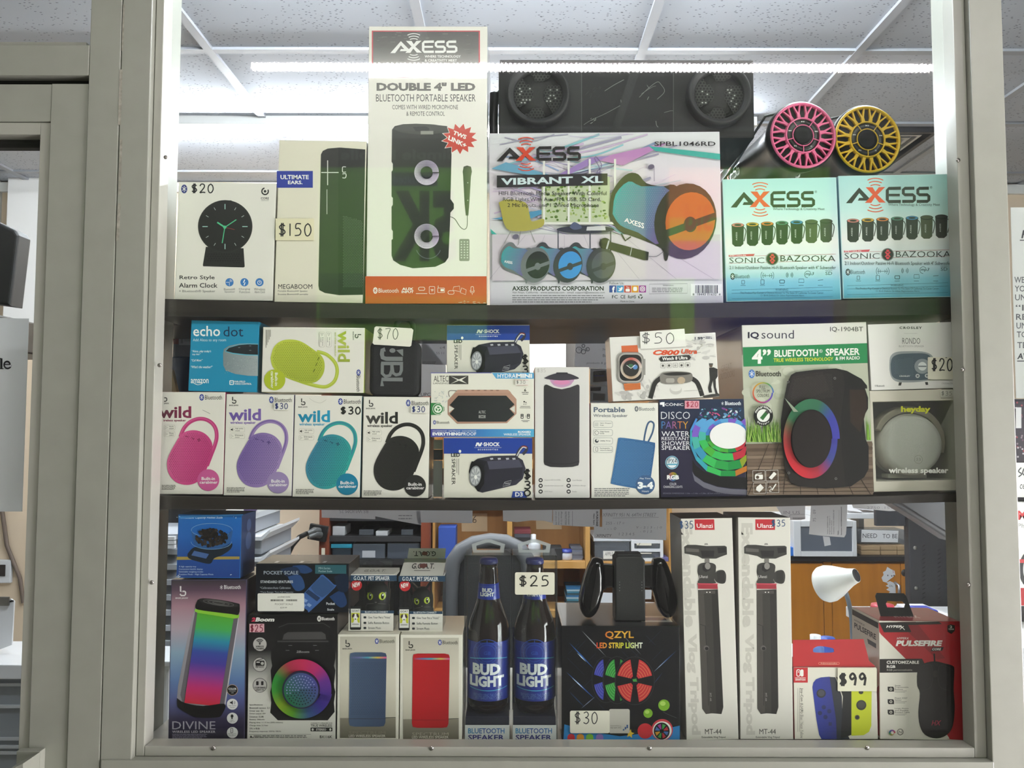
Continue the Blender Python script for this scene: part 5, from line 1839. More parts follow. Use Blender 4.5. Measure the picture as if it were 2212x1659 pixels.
S = b.sticker('price_label', 1632, 392, 1862, 578, '#e8e2d0', 8)
S.hand('$20', 1660, 405, 1840, 505, 10, '#1a1a1a')
S.r(1778, 384 + 10, 1792, 390 + 10, '#444444')
b.done()
# --- bottom ledge
b = Box('kitchen_scale_box', 'worn blue carton with a bowl of coffee beans on a scale', 'box', 'H',
  [(135, 70), (555, 60), (540, 480), (122, 478)], YB, .07, '#1f5fa8', '#1c3258', '#2a5a90')
a = bg(b, [(0, '#1a66b4'), (.35, '#1e5fb0'), (.65, '#1c4a94'), (1, '#1f3f88')])
a.t('Switchable Capacity Pocket Scale', 152, 77, 425, 95, '#c8dcf0', .01, .25)
a.poly([(126, 340), (536, 338), (535, 356), (126, 360)], '#a08a48')
a.poly([(135, 72), (560, 62), (558, 70), (140, 90)], '#3a80c4')
body = closed([(198, 320), (235, 280), (300, 275), (420, 280), (485, 250), (478, 290), (420, 330), (370, 350), (345, 385), (280, 375), (205, 350)], 3)
a.poly(body, '#16202e')
a.poly([(240, 300), (337, 322), (318, 352), (222, 330)], '#46639a')
a.line(ellipse_pts(355, 166, 134, 44), 3, '#7fa4cc')
a.poly(closed([(222, 170), (240, 250), (290, 285), (380, 292), (440, 270), (475, 240), (490, 165), (440, 215), (350, 228), (260, 212)], 3), '#2c5a94')
rnd = random.Random(6)
for i in range(110):
 an, rr_ = rnd.uniform(0, 6.28), math.sqrt(rnd.random())
 x, y = 355 + 105 * rr_ * math.cos(an), 215 + 55 * rr_ * math.sin(an)
 a.ell(x, y, 13, 9, rnd.choice(['#191413', '#2c2422', '#241d1b', '#3a302d', '#110e0d']), rnd.uniform(0, 180), n=9)
a.line(ellipse_pts(355, 240, 132, 50, 0, 180), 3, '#6f98c4')
for i, (t_, x1) in enumerate((('A high capacity tray', 253), ('Convenient backlit display', 296), ('Switchable weighing modes', 298), ('Precision Mode - High Capacity Mode', 365))):
 a.t(t_, 140, 398 + 17 * i, x1, 411 + 17 * i, '#b9cbe6')
rnd = random.Random(14)
for i in range(16):
 a.ell(rnd.choice([rnd.uniform(126, 150), rnd.uniform(470, 545)]), rnd.choice([rnd.uniform(76, 100), rnd.uniform(455, 474)]), rnd.uniform(2, 6), rnd.uniform(1, 3), '#d4dce6', n=6)
A3 = b.side_art(1)
A3.ell(.5, .55, .2, .14, '#3a527e')
A3.ell(.5, .8, .16, .1, '#3a527e')
b.done()
b = Box('led_speaker_box', 'tall purple carton with a leaning rainbow-lit cylinder speaker', 'box', 'H',
  [(88, 490), (575, 487), (575, 1547), (63, 1547)], YB, .12, '#4a4460', '#2a2834', '#2c2628', rough=.35)
a = bg(b, [(0, '#3c343c'), (.06, '#5c4658'), (.16, '#a8808f'), (.3, '#b4a2b0'), (.45, '#8aa4bc'), (.62, '#5f7cae'), (.75, '#545a90'), (.86, '#37304e'), (1, '#1f1b2a')])
bj(a, 165, 565, 34, '#d9d3d6', False)
a.t('BASS JAXX', 117, 604, 202, 616, '#d9d3d6', .04, .2)
a.bt(417, 539, 28, '#e4e0e4')
a.t('Bluetooth', 435, 524, 543, 550, '#e4e0e4', .01)
outer = [(255, 640), (535, 660), (528, 760), (445, 1300), (420, 1350), (180, 1330), (128, 1260), (135, 1180), (200, 850), (240, 690)]
shaded(a, outer, '#8f8a92', '#cfcad4')
a.poly([(248, 690), (530, 715), (435, 1310), (165, 1290), (150, 1240)], '#6a646c')
a.qgrad([(262, 700), (500, 722), (405, 1312), (178, 1290)], [(0, '#58a82c'), (.17, '#4cae5a'), (.3, '#2f8fae'), (.42, '#3a4fa0'), (.55, '#4a3f9c'), (.68, '#8a3f94'), (.82, '#c42f74'), (1, '#d03040')])
a.poly([(245, 680), (534, 716), (530, 738), (500, 742), (262, 704), (245, 696)], '#8ec83c')
a.poly(closed([(262, 622), (300, 610), (420, 622), (520, 642), (537, 655), (530, 715), (480, 712), (300, 690), (248, 672)], 3), '#191718')
a.ell(400, 640, 130, 20, '#2c2a2b', 8)
for r_ in (40, 70, 100):
 a.line([(400 + r_ * math.cos(q), 640 + r_ * .15 * math.sin(q) + r_ * .14 * math.cos(q)) for q in [6.283 * i / 20 for i in range(21)]], 3, '#6a6868')
a.poly(closed([(130, 1258), (180, 1290), (300, 1310), (440, 1296), (425, 1360), (390, 1385), (260, 1385), (200, 1360), (150, 1330), (132, 1310)], 3), '#141213')
a.t('DIVINE', 97, 1412, 378, 1464, '#a9a5b2', .0)
a.t('WIRELESS LED SPEAKER', 97, 1472, 378, 1487, '#cfcbd6', .01, sp=1.1)
a.lines(98, 1494, 330, 4, 8, 4, '#8a869a', 4)
for y, c in ((1207, '#1a1a1c'), (1300, '#e6e4e6'), (1391, '#e6e4e6'), (1485, '#e6e4e6')):
 a.ell(489, y, 36, 36, '#c8a890' if c == '#1a1a1c' else '#e6e4e6', n=30)
 a.ell(489, y, 33, 33, c, n=30)
a.t('COLOR', 464, 1193, 516, 1206, '#efefef', .03)
a.t('CHANGING', 470, 1210, 510, 1217, '#cfcfcf')
a.t('LED', 482, 1221, 498, 1228, '#cfcfcf')
a.poly([(474, 1284), (482, 1284), (492, 1275), (492, 1303), (482, 1294), (474, 1294)], '#222222')
for r_ in (8, 14):
 a.ring(494, 1289, r_, 2, '#222222', -50, 50, n=6)
a.t('High Quality', 464, 1306, 514, 1313, '#222222')
a.t('Sound', 476, 1317, 502, 1323, '#222222')
a.ell(487, 1377, 9, 11, '#222222')
a.r(483, 1388, 491, 1396, '#222222')
a.t('LED', 476, 1401, 496, 1407, '#222222')
a.t('Light-up', 470, 1411, 504, 1418, '#222222')
a.line(rrect(478, 1456, 492, 1486, 4), 3, '#222222', True)
a.t('Rechargeable', 462, 1490, 514, 1497, '#222222')
a.t('Li-Ion Battery', 464, 1500, 512, 1507, '#222222')
b.done()
b = Box('pocket_scale_box', 'flat black carton with a folding blue pocket scale on it', 'box', 'H',
  [(640, 390), (1250, 378), (1245, 703), (635, 703)], YB, .09, '#12151c', '#101116', '#0e0f12', rough=.35)
a = b.a
rnd = random.Random(9)
for pts, c in (([(880, 400), (960, 395), (1010, 430), (960, 450), (900, 430)], '#22406e'), ([(800, 420), (900, 405), (930, 450), (850, 470)], '#1c2c4a'), ([(1120, 600), (1200, 560), (1235, 640), (1190, 670)], '#1f3a66'), ([(850, 470), (930, 460), (960, 540), (900, 560)], '#2a4a7c'), ([(1150, 470), (1235, 450), (1240, 560), (1180, 560)], '#152238')):
 a.poly(closed(pts), c)
a.t('POCKET SCALE', 693, 432, 918, 455, '#a9b4c2', .01)
a.t('STANDARD EFATURES', 672, 494, 884, 511, '#c8ced6', .02)
a.t('*Calibration:Auto Calibration', 669, 534, 868, 549, '#aeb4be')
a.t('*Tare Range: Tare full Capacity', 669, 564, 886, 578, '#aeb4be')
a.r(1028, 393, 1231, 450, '#2c5a64')
a.t('MH-Series', 1051, 407, 1127, 421, '#a9c4c8')
a.t('Pocket Scale', 1051, 427, 1139, 440, '#a9c4c8')
a.poly(closed([(1058, 470), (1080, 456), (1150, 520), (1157, 540), (1000, 690), (980, 690), (920, 640), (925, 610)], 2), '#3f62a0')
a.poly(closed([(1060, 478), (1078, 466), (1146, 524), (1150, 540), (1075, 605), (1000, 540)], 2), '#31507e')
a.poly([(985, 552), (1062, 608), (1040, 630), (965, 572)], '#22365a')
for x, y in ((960, 610), (985, 640), (950, 640)):
 a.poly([(x, y), (x + 22, y + 14), (x + 8, y + 28), (x - 14, y + 14)], '#7f9ac8')
a.t('Pocket', 1101, 636, 1157, 653, '#d4d8de', .02)
a.t('Scale', 1107, 676, 1152, 690, '#d4d8de', .02)
S = b.sticker('price_label', 655, 577, 958, 693, '#e3e1da', 8)
S.t('pocket scale', 787, 594, 867, 607, '#5a5854')
x = 741
rnd = random.Random(33)
while x < 914:
 w_ = rnd.choice([2, 3, 4])
 if not 822 < x < 840:
  S.r(x, 616, x + w_, 628, '#3a3836')
 x += w_ + rnd.choice([2, 3])
S.t('POCKET SCALE', 768, 642, 884, 652, '#6a6862')
S.t('$29.99', 803, 665, 846, 676, '#6a6862')
A3 = b.top_art()
for u in (.18, .45, .7):
 A3.r(u, .75, u + .035, .92, '#c9ccd0')
 A3.r(u + .05, .8, u + .16, .86, '#55585e')
b.done()
b = Box('boom_speaker_box', 'black and white carton with a handled speaker ringed in rainbow light', 'box', 'H',
  [(588, 718), (1178, 715), (1163, 1545), (582, 1545)], YB, .13, '#1b1a1b', '#1b1a1b', '#151415', rough=.35)
a = bg(b, [(0, '#161415'), (.28, '#232122'), (.42, '#8a8886'), (.55, '#d5d2cc'), (1, '#dedbd4')])
a.t('2', 612, 735, 640, 762, '#d03a58', .06, .2)
a.t('Boom', 638, 735, 763, 762, '#e6e3e0', .05, .2)
a.bt(1054, 743, 26, '#1b1a1b', '#e6e3e0')
a.t('Bluetooth', 1070, 732, 1154, 754, '#e6e3e0', .02)
S = b.sticker('price_label', 602, 775, 698, 830, '#dfa9b4')
S.hand('$25', 608, 782, 690, 826, 5, '#7a1c34')
for y, t1, t2 in ((909, 'WIRELESS', 'STREAMING'), (1042, 'FM RADIO', ''), (1177, 'COLOR CHANGE', 'LIGHT FX')):
 a.ell(668, y, 47, 47, '#2a2829', n=36)
 a.ell(668, y, 44, 44, '#bab6b4', n=36)
 w_ = 36 if t1 == 'COLOR CHANGE' else 27
 a.t(t1, 668 - w_, y + 9, 668 + w_, y + 21, '#222021', .02)
 if t2:
  a.t(t2, 668 - 28, y + 24, 668 + 28, y + 35, '#222021', .02)
for r_ in (10, 20, 30):
 a.ring(668, 908, r_, 5, '#222021', 225, 315, n=8)
a.ell(668, 907, 5, 5, '#222021')
a.rr(640, 1016, 698, 1050, 5, '#222021')
a.ell(684, 1034, 10, 10, '#bab6b4')
a.r(646, 1022, 668, 1030, '#bab6b4')
a.line([(648, 1016), (690, 1002)], 4, '#222021')
for x in (652, 684):
 a.rr(x - 8, 1150, x + 8, 1176, 4, '#222021')
a.poly([(765, 820), (800, 780), (850, 768), (1080, 765), (1120, 785), (1145, 830), (1142, 930), (1160, 950), (1160, 1000), (1150, 1050), (1160, 1080), (1150, 1180), (1160, 1220), (1150, 1290), (1155, 1350), (1110, 1405), (785, 1405), (735, 1355), (742, 1290), (735, 1220), (745, 1180), (738, 1080), (748, 1050), (740, 1000), (742, 950), (768, 920)], '#1c1b1c')
a.poly([(815, 880), (825, 845), (850, 830), (1070, 828), (1095, 845), (1100, 878)], '#4a4849')
a.line([(790, 800), (850, 775), (1080, 772), (1125, 800)], 5, '#3f3d3e')
a.r(782, 886, 1115, 896, '#444243')
a.t('2Boom', 905, 951, 990, 966, '#8d8b8c', .03, .2)
for x, y in ((866, 916), (1027, 916), (848, 948), (1040, 948)):
 a.r(x - 12, y, x + 12, y + 3, '#77757a')
a.ell(948, 1195, 205, 205, '#111112', n=48)
a.rringc(946, 1195, 122, 196, ['#4a2f8a', '#3d2f8c', '#3a5a8a', '#5a9a2a', '#88a828', '#3f9a3a', '#2f8a3a', '#a83048', '#c42f5a', '#b83070', '#6a3590'], n=80, start=.2)
a.ell(946, 1195, 122, 122, '#2a2440', n=48)
shaded(a, ellipse_pts(946, 1197, 112, 112, n=40)[:-1], '#1f6a3c', '#4c4a94', -35)
for ri, n_ in ((0, 1), (18, 6), (36, 12), (54, 18), (72, 24), (92, 30)):
 for k2 in range(n_):
  an = 6.283 * k2 / n_
  x, y = 946 + ri * math.cos(an), 1197 + ri * math.sin(an)
  a.ell(x, y, 4.5, 4.5, '#8f94c8' if y < 1197 - (x - 946) * .3 else '#111318', n=6)
a.t('Specifications:', 600, 1299, 688, 1311, '#2a2829', .01)
for i, (t_, x1) in enumerate((('Bluetooth version: 5.0', 732), ('Driver size: 3in', 690), ('Driver output: 5W', 706), ('Distance: 32.8ft', 693), ('Battery: 500mAh', 699), ('Playing time: 1-1.5 hrs (50% volume)', 818), ('Charge time: 2-3 hrs', 720), ('S/N: ≥ 80db', 667), ('Frequency response: 100Hz-18kHz', 806))):
 a.t(t_, 600, 1318.5 + 19.2 * i, x1, 1330 + 19.2 * i, '#3a3839', .005)
a.t('CONNECT 2 SPEAKERS FOR', 999, 1419, 1140, 1429, '#3a3839')
a.t('TRUE WIRELESS', 999, 1432, 1138, 1447, '#222021', .01)
a.rr(998, 1452, 1140, 1477, 3, '#222021')
a.t('STEREO', 1034, 1458, 1100, 1472, '#dedbd4', .03)
for x in (1012, 1127):
 a.ell(x, 1465, 7, 8, '#dedbd4')
a.t('BX116K', 1058, 1503, 1139, 1522, '#222021', .02)
a.line([(598, 1498), (1000, 1496), (1000, 1543), (598, 1543)], 2, '#6a6866', True)
a.poly([(602, 1518), (610, 1502), (619, 1518)], '#222021')
a.t('WARNING:', 627, 1502, 679, 1512, '#222021', .02)
a.lines(684, 1503, 995, 1, 12, 6, '#6a6866', 3)
a.lines(604, 1514, 995, 3, 11, 5, '#6a6866', 5)
b.done()
def spectrum(label, quad, dx, dy, c1, c2, word2):
 b = Box('fabric_speaker_box', label, 'box', 'I', quad, YB, .13, '#e3dfd3', '#cfcabb', '#d6d1c2')
 a = b.a
 k = a.k
 a.k = (k[0], k[1] + dx * k[0], k[2] + dy * k[0])
 a.vgrad(104, 860, 467, 1390, [(0, '#bdb8aa'), (.5, '#d6d0c0'), (1, '#c4bead')])
 a.vgrad(104, 1390, 467, 1520, [(0, '#8a8475'), (1, '#6a6558')])
 bj(a, 153, 905, 24)
 bluetooth(a, 344, 878, 459, 902)
 a.line([(400, 1388), (467, 1386)], 4, '#3a3833')
 sp = [(168, 985), (172, 968), (200, 962), (375, 962), (402, 968), (408, 985), (400, 1420), (390, 1442), (360, 1446), (200, 1446), (168, 1440), (162, 1415)]
 shaded(a, sp, c1, c2)
 a.vgrad(170, 990, 407, 1002, [(0, c1), (.25, '#6a6a9a'), (.5, '#4a9ab0'), (.75, '#c4b04a'), (1, '#d04a9a')], True)
 a.line([(163, 1395), (402, 1395)], 3, '#3a3a44' if 'blue' in label else '#8a1820')
 if 'blue' in label:
  dots(a, [(170, 1010), (405, 1010), (400, 1385), (165, 1385)], 12, 3, '#33405a', lim=700)
 a.t('SPECTRUM', 163, 1477, 400, 1497, '#b4ad9e' if word2 else '#8d8676', -.01)
 a.t('LED WIRELESS SPEAKER', 162, 1499, 400, 1515, '#e2ddd0', .005)
 return b.done()
spectrum('white carton with a blue-grey fabric speaker print', [(88, 848), (488, 842), (488, 1540), (80, 1540)], 0, 0, '#4d5f7c', '#3c4c68', False)
spectrum('white carton with a red fabric speaker print', [(495, 848), (905, 848), (900, 1543), (490, 1543)], 411, 8, '#b81a22', '#a8161e', True)
b = Box('light_strip_box', 'black carton with three reels of coloured light strip, thirty dollar tag', 'box', 'J',
  [(100, 790), (875, 790), (875, 1533), (100, 1535)], YB, .17, '#0f1014', '#0c0c0f', '#17171a', rough=.3, coat=.5)
a = b.a
rnd = random.Random(12)
for (x0, y0, x1, y1, w_, c) in ((230, 820, 390, 990, 7, '#8a8f96'), (150, 900, 310, 1070, 9, '#2a5aa0'), (200, 965, 260, 1025, 6, '#c4d8f0'), (130, 1090, 320, 1270, 10, '#2a4f94'), (165, 1125, 250, 1205, 6, '#c4d8f0'),
       (500, 850, 620, 980, 5, '#7a7e88'), (700, 1090, 850, 950, 9, '#24406e'), (700, 1090, 790, 1005, 5, '#8a9ab4'), (760, 1090, 690, 1180, 2, '#34508a'), (150, 1220, 260, 1330, 5, '#24406e'), (225, 1330, 320, 1250, 5, '#7a84a0')):
 n_ = 10
 pl = [(x0 + (x1 - x0) * i / n_, y0 + (y1 - y0) * i / n_) for i in range(n_ + 1)]
 L_ = math.hypot(x1 - x0, y1 - y0)
 nx, ny = -(y1 - y0) / L_ * w_ / 2, (x1 - x0) / L_ * w_ / 2
 xm, ym = (x0 + x1) / 2, (y0 + y1) / 2
 a.poly([(x0, y0), (xm + nx, ym + ny), (x1, y1), (xm - nx, ym - ny)], c)
for i in range(26):
 x, y = rnd.uniform(120, 700), rnd.uniform(850, 1300)
 d_ = rnd.uniform(40, 130)
 a.line([(x, y), (x + d_, y + d_ * rnd.choice([-1, 1]))], 1.6, '#26324a')
a.t('QZYL', 383, 824, 570, 878, ['#c86a2a', '#d8a83a', '#c8922e'], .02)
a.t('LED STRIP LIGHT', 328, 898, 628, 936, ['#c83a2a', '#d8b03a', '#b8c83a', '#d8dcd4'], .03)
def reel(x, y, rx, ry, c1, c2):
 a.ell(x, y, rx, ry, '#2b2b30', n=44)
 a.ell(x, y, rx - 5, ry - 5, '#0d0d10', n=44)
 for q0 in (14, 104, 194, 284):
  pts = [(x + (rx - 14) * math.cos(math.radians(q0 + 62 * i / 8)), y + (ry - 16) * math.sin(math.radians(q0 + 62 * i / 8))) for i in range(9)]
  pts += [(x + rx * .2 * math.cos(math.radians(q0 + 50 - 36 * i / 3)), y + ry * .2 * math.sin(math.radians(q0 + 50 - 36 * i / 3))) for i in range(4)]
  a.poly(pts, c1)
  for f_ in (.34, .46, .58, .7, .82):
   a.line([(x + rx * f_ * math.cos(math.radians(q0 + 5 + 52 * i / 6)), y + ry * f_ * math.sin(math.radians(q0 + 5 + 52 * i / 6))) for i in range(7)], 2.5, c2)
 a.ell(x, y, rx * .16, ry * .16, '#15181a')
reel(390, 1140, 95, 152, '#3a3f9a', '#6a70c4')
reel(462, 1142, 95, 156, '#2f8a3a', '#70c46a')
reel(575, 1145, 130, 158, '#b83038', '#d8905a')
a.poly([(560, 1135), (585, 1130), (590, 1150), (565, 1150)], '#3a8a3a')
for x, y, r_ in ((767, 1307, 37), (663, 1360, 30)):
 a.ell(x, y, r_, r_, '#77a82c', n=30)
 a.ell(x - r_ * .2, y - r_ * .3, r_ * .5, r_ * .4, '#a8cc60', n=20)
a.poly([(118, 1432), (300, 1480), (480, 1510), (640, 1490), (870, 1440), (870, 1532), (112, 1533)], '#2a7fc0')
a.ell(645, 1475, 50, 50, '#c42f38', n=36)
a.ell(755, 1467, 70, 70, '#c8404a', n=40)
a.ell(755, 1472, 62, 60, '#ecebe6', n=40)
a.ell(752, 1475, 52, 56, '#17171a', n=40)
for k2, c in enumerate(('#4a70b0', '#b83a44', '#3f9a4a', '#c8902a', '#4a70b0', '#9a3a90', '#3f9a4a', '#b83a44')):
 an = math.radians(45 * k2)
 a.poly([(752 + 14 * math.cos(an + .15), 1475 + 14 * math.sin(an + .15)), (752 + 44 * math.cos(an + .1), 1475 + 48 * math.sin(an + .1)), (752 + 44 * math.cos(an + .65), 1475 + 48 * math.sin(an + .65)), (752 + 14 * math.cos(an + .6), 1475 + 14 * math.sin(an + .6))], c)
for x, c in ((162, '#c42f38'), (222, '#d8922a'), (283, '#7ab83a'), (348, '#8a70b8')):
 a.poly([(x - 24, 1533)] + ellipse_pts(x, 1515, 24, 22, 180, 360, 10) + [(x + 24, 1533)], c)
stp = []
for k2 in range(10):
 an = math.radians(-80 + 36 * k2)
 r_ = (28, 13)[k2 % 2]
 stp.append((546 + r_ * math.cos(an), 1493 + r_ * 1.1 * math.sin(an)))
a.poly(stp, '#e0bc3a')
a.line(smooth([(760, 1350), (800, 1370), (850, 1390)]), 3, '#4a4a50')
S2 = b.sticker('care_sticker', 408, 1330, 543, 1488, '#b9b5ac', 12, .0014, .0003)
S2.t('Scan with the', 418, 1448, 488, 1458, '#5a5854', rot=180)
S2.t('Transparency', 418, 1434, 488, 1444, '#5a5854', rot=180)
for i in range(3):
 S2.r(498 + 12 * i, 1460 - 14 * i, 508 + 12 * i, 1470 - 8 * i, '#3a5a8a')
S = b.sticker('price_label', 154, 1340, 412, 1486, '#e3dfd0', 12, .0019)
S.hand('$30', 182, 1348, 335, 1424, 6, '#26262c')
A3 = b.top_art()
A3.poly([(.03, .05), (.97, .05), (.97, .95), (.03, .95)], '#3a3a3c')
A3.poly([(.70, .62), (.97, .62), (.97, .86), (.70, .86)], '#c9c9c6')
A3.poly([(.71, .68), (.93, .68), (.93, .80), (.71, .80)], '#2a2a5a')
b.done()
def mt44(label, quad, dx, dy, price_first, sk):
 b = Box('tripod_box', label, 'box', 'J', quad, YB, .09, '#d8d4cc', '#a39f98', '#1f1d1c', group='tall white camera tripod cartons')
 a = b.a
 old = a.P
 # the print leans with the carton
 a.P = lambda x, y: old(dx + x + (y - 90) * sk, dy + y)
 for i, t_ in enumerate(('Extendable', 'Vlog Tripod')):
  y0, y1 = ((120, 800), (840, 1500))[i]
  a.t(t_, 18, y0, 92, y1, '#c3bfb7', .05, rot=90)
 a.r(110, 96, 238, 165, '#b9242f')
 a.t('Ulanzi', 122, 124, 226, 152, '#f2eeea', .01)
 if price_first:
  a.hand('$35', 10, 108, 100, 155, 5, '#2a4a74')
 else:
  a.hand('$35', 215, 100, 305, 142, 5, '#2a4a74')
 dk, md, lt = '#1c1b1b', '#383634', '#5c5855'
 a.poly([(35, 275), (55, 262), (110, 262), (180, 270), (300, 268), (312, 275), (312, 325), (270, 340), (240, 352), (150, 352), (120, 335), (35, 318)], md)
 a.poly([(45, 282), (130, 290), (130, 310), (45, 306)], lt)
 a.poly([(140, 300), (230, 300), (225, 340), (150, 340)], dk)
 a.poly([(250, 280), (305, 278), (305, 310), (255, 318)], dk)
 a.poly([(165, 262), (170, 252), (188, 252), (192, 262)], '#8a8682')
 a.r(166, 350, 196, 385, '#77736f')
 a.poly(closed([(120, 400), (140, 382), (200, 378), (235, 395), (232, 440), (222, 490), (228, 512), (118, 512), (125, 480), (115, 440)], 3), md)
 a.poly([(150, 395), (195, 392), (200, 425), (170, 440), (148, 425)], dk)
 a.ell(182, 400, 18, 22, '#8a8682')
 a.t('Ulanzi', 126, 460, 180, 478, '#d4d0cc')
 a.poly(closed([(222, 450), (250, 430), (285, 428), (300, 460), (290, 510), (250, 512), (225, 490)], 3), md)
 for i in range(5):
  a.r(245 + 9 * i, 436, 249 + 9 * i, 506, dk)
 a.poly([(113, 512), (240, 514), (243, 550), (113, 548)], '#9c2c3a')
 a.poly([(110, 512), (243, 514), (243, 521), (110, 519)], '#c4485a')
 a.poly([(113, 556), (243, 552), (246, 1320), (232, 1365), (170, 1360), (130, 1365), (108, 1330), (113, 800)], '#35322f')
 a.poly([(113, 556), (150, 556), (158, 1355), (130, 1365), (108, 1330)], '#45413d')
 a.poly([(200, 556), (243, 552), (246, 1320), (232, 1365), (200, 1362)], '#262422')
 a.r(128, 560, 225, 580, '#4a4643')
 for x in (170, 190):
  a.ell(x, 571, 4, 4, '#e4e0da', n=8)
 a.line([(118, 780), (150, 790), (152, 915)], 4, dk)
 a.ell(152, 935, 18, 17, lt)
 a.ell(154, 938, 12, 11, '#0f0f0f')
 a.line([(154, 955), (150, 1310)], 3, dk)
 a.t('MT-44', 160, 1228, 172, 1280, '#9a9692', rot=90)
 a.t('MT-44', 120, 1462, 227, 1496, '#2a2827', 0)
 a.t('Extendable Vlog Tripod', 97, 1509, 252, 1525, '#3a3837', .01)
 return b.done()
mt44('tripod carton leaning beside the black controller grip', [(855, 88), (1192, 90), (1256, 1533), (912, 1533)], 856, 0, True, .042)
mt44('tripod carton standing beside the red game controller carton', [(1254, 85), (1597, 82), (1612, 1530), (1264, 1530)], 1252, 0, False, .012)
b = Box('game_controller_box', 'red and white carton with blue and yellow controllers, ninety nine dollar tag', 'box', 'K',
  [(163, 1060), (703, 1060), (718, 1528), (167, 1530)], YB, .06, '#dfdace', '#a81c20', '#a81c20')
a = b.a
a.r(164, 1062, 256, 1160, '#c02a30')
a.line(rrect(184, 1076, 205, 1118, 9), 5, '#f2eeea', True)
a.rr(208, 1074, 228, 1120, 9, '#f2eeea')
a.ell(195, 1090, 4, 4, '#f2eeea', n=8)
a.t('NINTENDO', 174, 1126, 242, 1133, '#f2eeea', .02)
a.t('SWITCH', 175, 1136, 240, 1147, '#f2eeea', .03)
a.t('Joy-Con (L)/(R)', 205, 1195, 226, 1360, '#2a2826', .01, rot=90)
a.t('Blue / Neon Yellow', 207, 1370, 228, 1522, '#77736c', .0, rot=90)
for x in (190, 202):
 a.r(x, 1195, x + 3, 1480, '#a8a49c')
blu = closed([(286, 1190), (300, 1150), (340, 1125), (400, 1122), (420, 1160), (440, 1340), (452, 1525), (346, 1528), (325, 1480), (300, 1340)], 3)
a.poly([(390, 1122), (435, 1125), (450, 1160), (478, 1250), (485, 1440), (530, 1528), (440, 1528), (425, 1300)], '#2a2e38')
a.poly([(440, 1120), (540, 1180), (540, 1500), (470, 1528), (485, 1250)], '#17181b')
shaded(a, [(286, 1190), (292, 1160), (310, 1138), (340, 1126), (398, 1121), (425, 1300), (440, 1400), (445, 1527), (346, 1528), (330, 1500), (312, 1400)], '#2a3a9a', '#2a3078')
a.ell(343, 1230, 30, 29, '#2b2c33')
a.ell(343, 1228, 22, 21, '#45464e')
for x, y in ((360, 1320), (335, 1358), (396, 1346), (371, 1384)):
 a.ell(x, y, 14, 14, '#1f2a5c')
a.r(392, 1418, 412, 1440, '#1f2a5c')
a.poly([(540, 1212), (672, 1212), (670, 1440), (655, 1480), (620, 1502), (540, 1506)], '#c6cf22')
a.ell(604, 1306, 33, 33, '#2c2c22')
a.ell(604, 1304, 24, 24, '#44443a')
a.ell(578, 1386, 16, 16, '#5a5a3a')
a.ell(578, 1386, 11, 11, '#1c1c18')
a.ell(602, 1222, 15, 13, '#2c2c22')
S = b.sticker('price_label', 448, 1062, 703, 1214, '#e3dec9', 8)
S.hand('$99', 458, 1098, 634, 1176, 15, '#121212')
# red hanger flap standing behind the front
k = b.k
Pf = lambda x, y: b.fc(k[1] + x * k[0], k[2] + y * k[0])
fl = [Pf(164, 1058), Pf(703, 1058), Pf(660, 1020), Pf(625, 880), Pf(163, 886)]
hole = [Pf(*p_) for p_ in smooth([(294, 955), (300, 938), (340, 925), (420, 938), (432, 955), (420, 968), (310, 968), (294, 955)])]
def panel_with_hole(mb, outer, hole, y0, y1, mi=0, col=None):
 bm = bmesh.new()
 def loop(pts):
  vs = [bm.verts.new((u, y0, v)) for u, v in pts]
  return [bm.edges.new((vs[i], vs[(i + 1) % len(vs)])) for i in range(len(vs))]
 es = loop(outer) + loop(hole)
 r_ = bmesh.ops.triangle_fill(bm, edges=es, use_beauty=True)
 fs = [g_ for g_ in r_['geom'] if isinstance(g_, bmesh.types.BMFace)]
 ex = bmesh.ops.extrude_face_region(bm, geom=fs)
 for v in [g_ for g_ in ex['geom'] if isinstance(g_, bmesh.types.BMVert)]:
  v.co.y = y1
 bmesh.ops.recalc_face_normals(bm, faces=bm.faces[:])
 mb.bm(bm, mi, col)
m = MB()
panel_with_hole(m, fl, hole[:-1], .0025, .0042, 0, lin('#b8242a'))
A2 = Art(m, b.fc, k, .0025)
A2.line(rrect(331, 1031, 466, 1045, 6), 3, '#d8806a', True)
A2.t('Nintendo', 345, 1033, 452, 1043, '#e0a090', .01)
b.done()
m.build('hang_flap', print_mat('sticker_paper', .55), b.root)
b = Box('mouse_box', 'red and white carton with a black gaming mouse and hang tab', 'box', 'K',
  [(715, 765), (1250, 755), (1272, 1538), (725, 1527)], YB, .1, '#e2ddd2', '#dcd7cc', '#7d1a24', rough=.32)
a = b.a
a.poly([(718, 770), (1248, 760), (1268, 1534), (1165, 1528), (965, 1170), (722, 830)], '#b01f28')
a.poly([(722, 835), (1050, 1160), (965, 1180), (1180, 1526), (728, 1525)], '#e2ddd2')
a.poly([(840, 765), (960, 763), (1150, 1000), (1100, 1010)], '#8f1820')
a.poly([(1130, 770), (1248, 762), (1250, 800)], '#9a1a22')
a.poly([(720, 768), (900, 765), (930, 830), (752, 832)], '#1a1715')
a.poly([(900, 765), (1110, 762), (1130, 778), (905, 784)], '#2a2018')
a.t('HYPER', 766, 786, 868, 802, '#f2eeea', .03, .25)
a.line([(855, 812), (880, 792)], 4, '#f2eeea')
a.line([(862, 790), (886, 816)], 4, '#f2eeea')
a.poly([(1165, 788), (1188, 780), (1213, 786), (1213, 822), (1190, 842), (1165, 826)], '#1d1715')
a.t('2', 1180, 788, 1196, 804, '#d8d4cc', .03)
a.t('YEAR', 1170, 807, 1208, 816, '#d8d4cc', .02)
a.t('HYPERX', 836, 864, 914, 878, '#f2eeea', .0, .2)
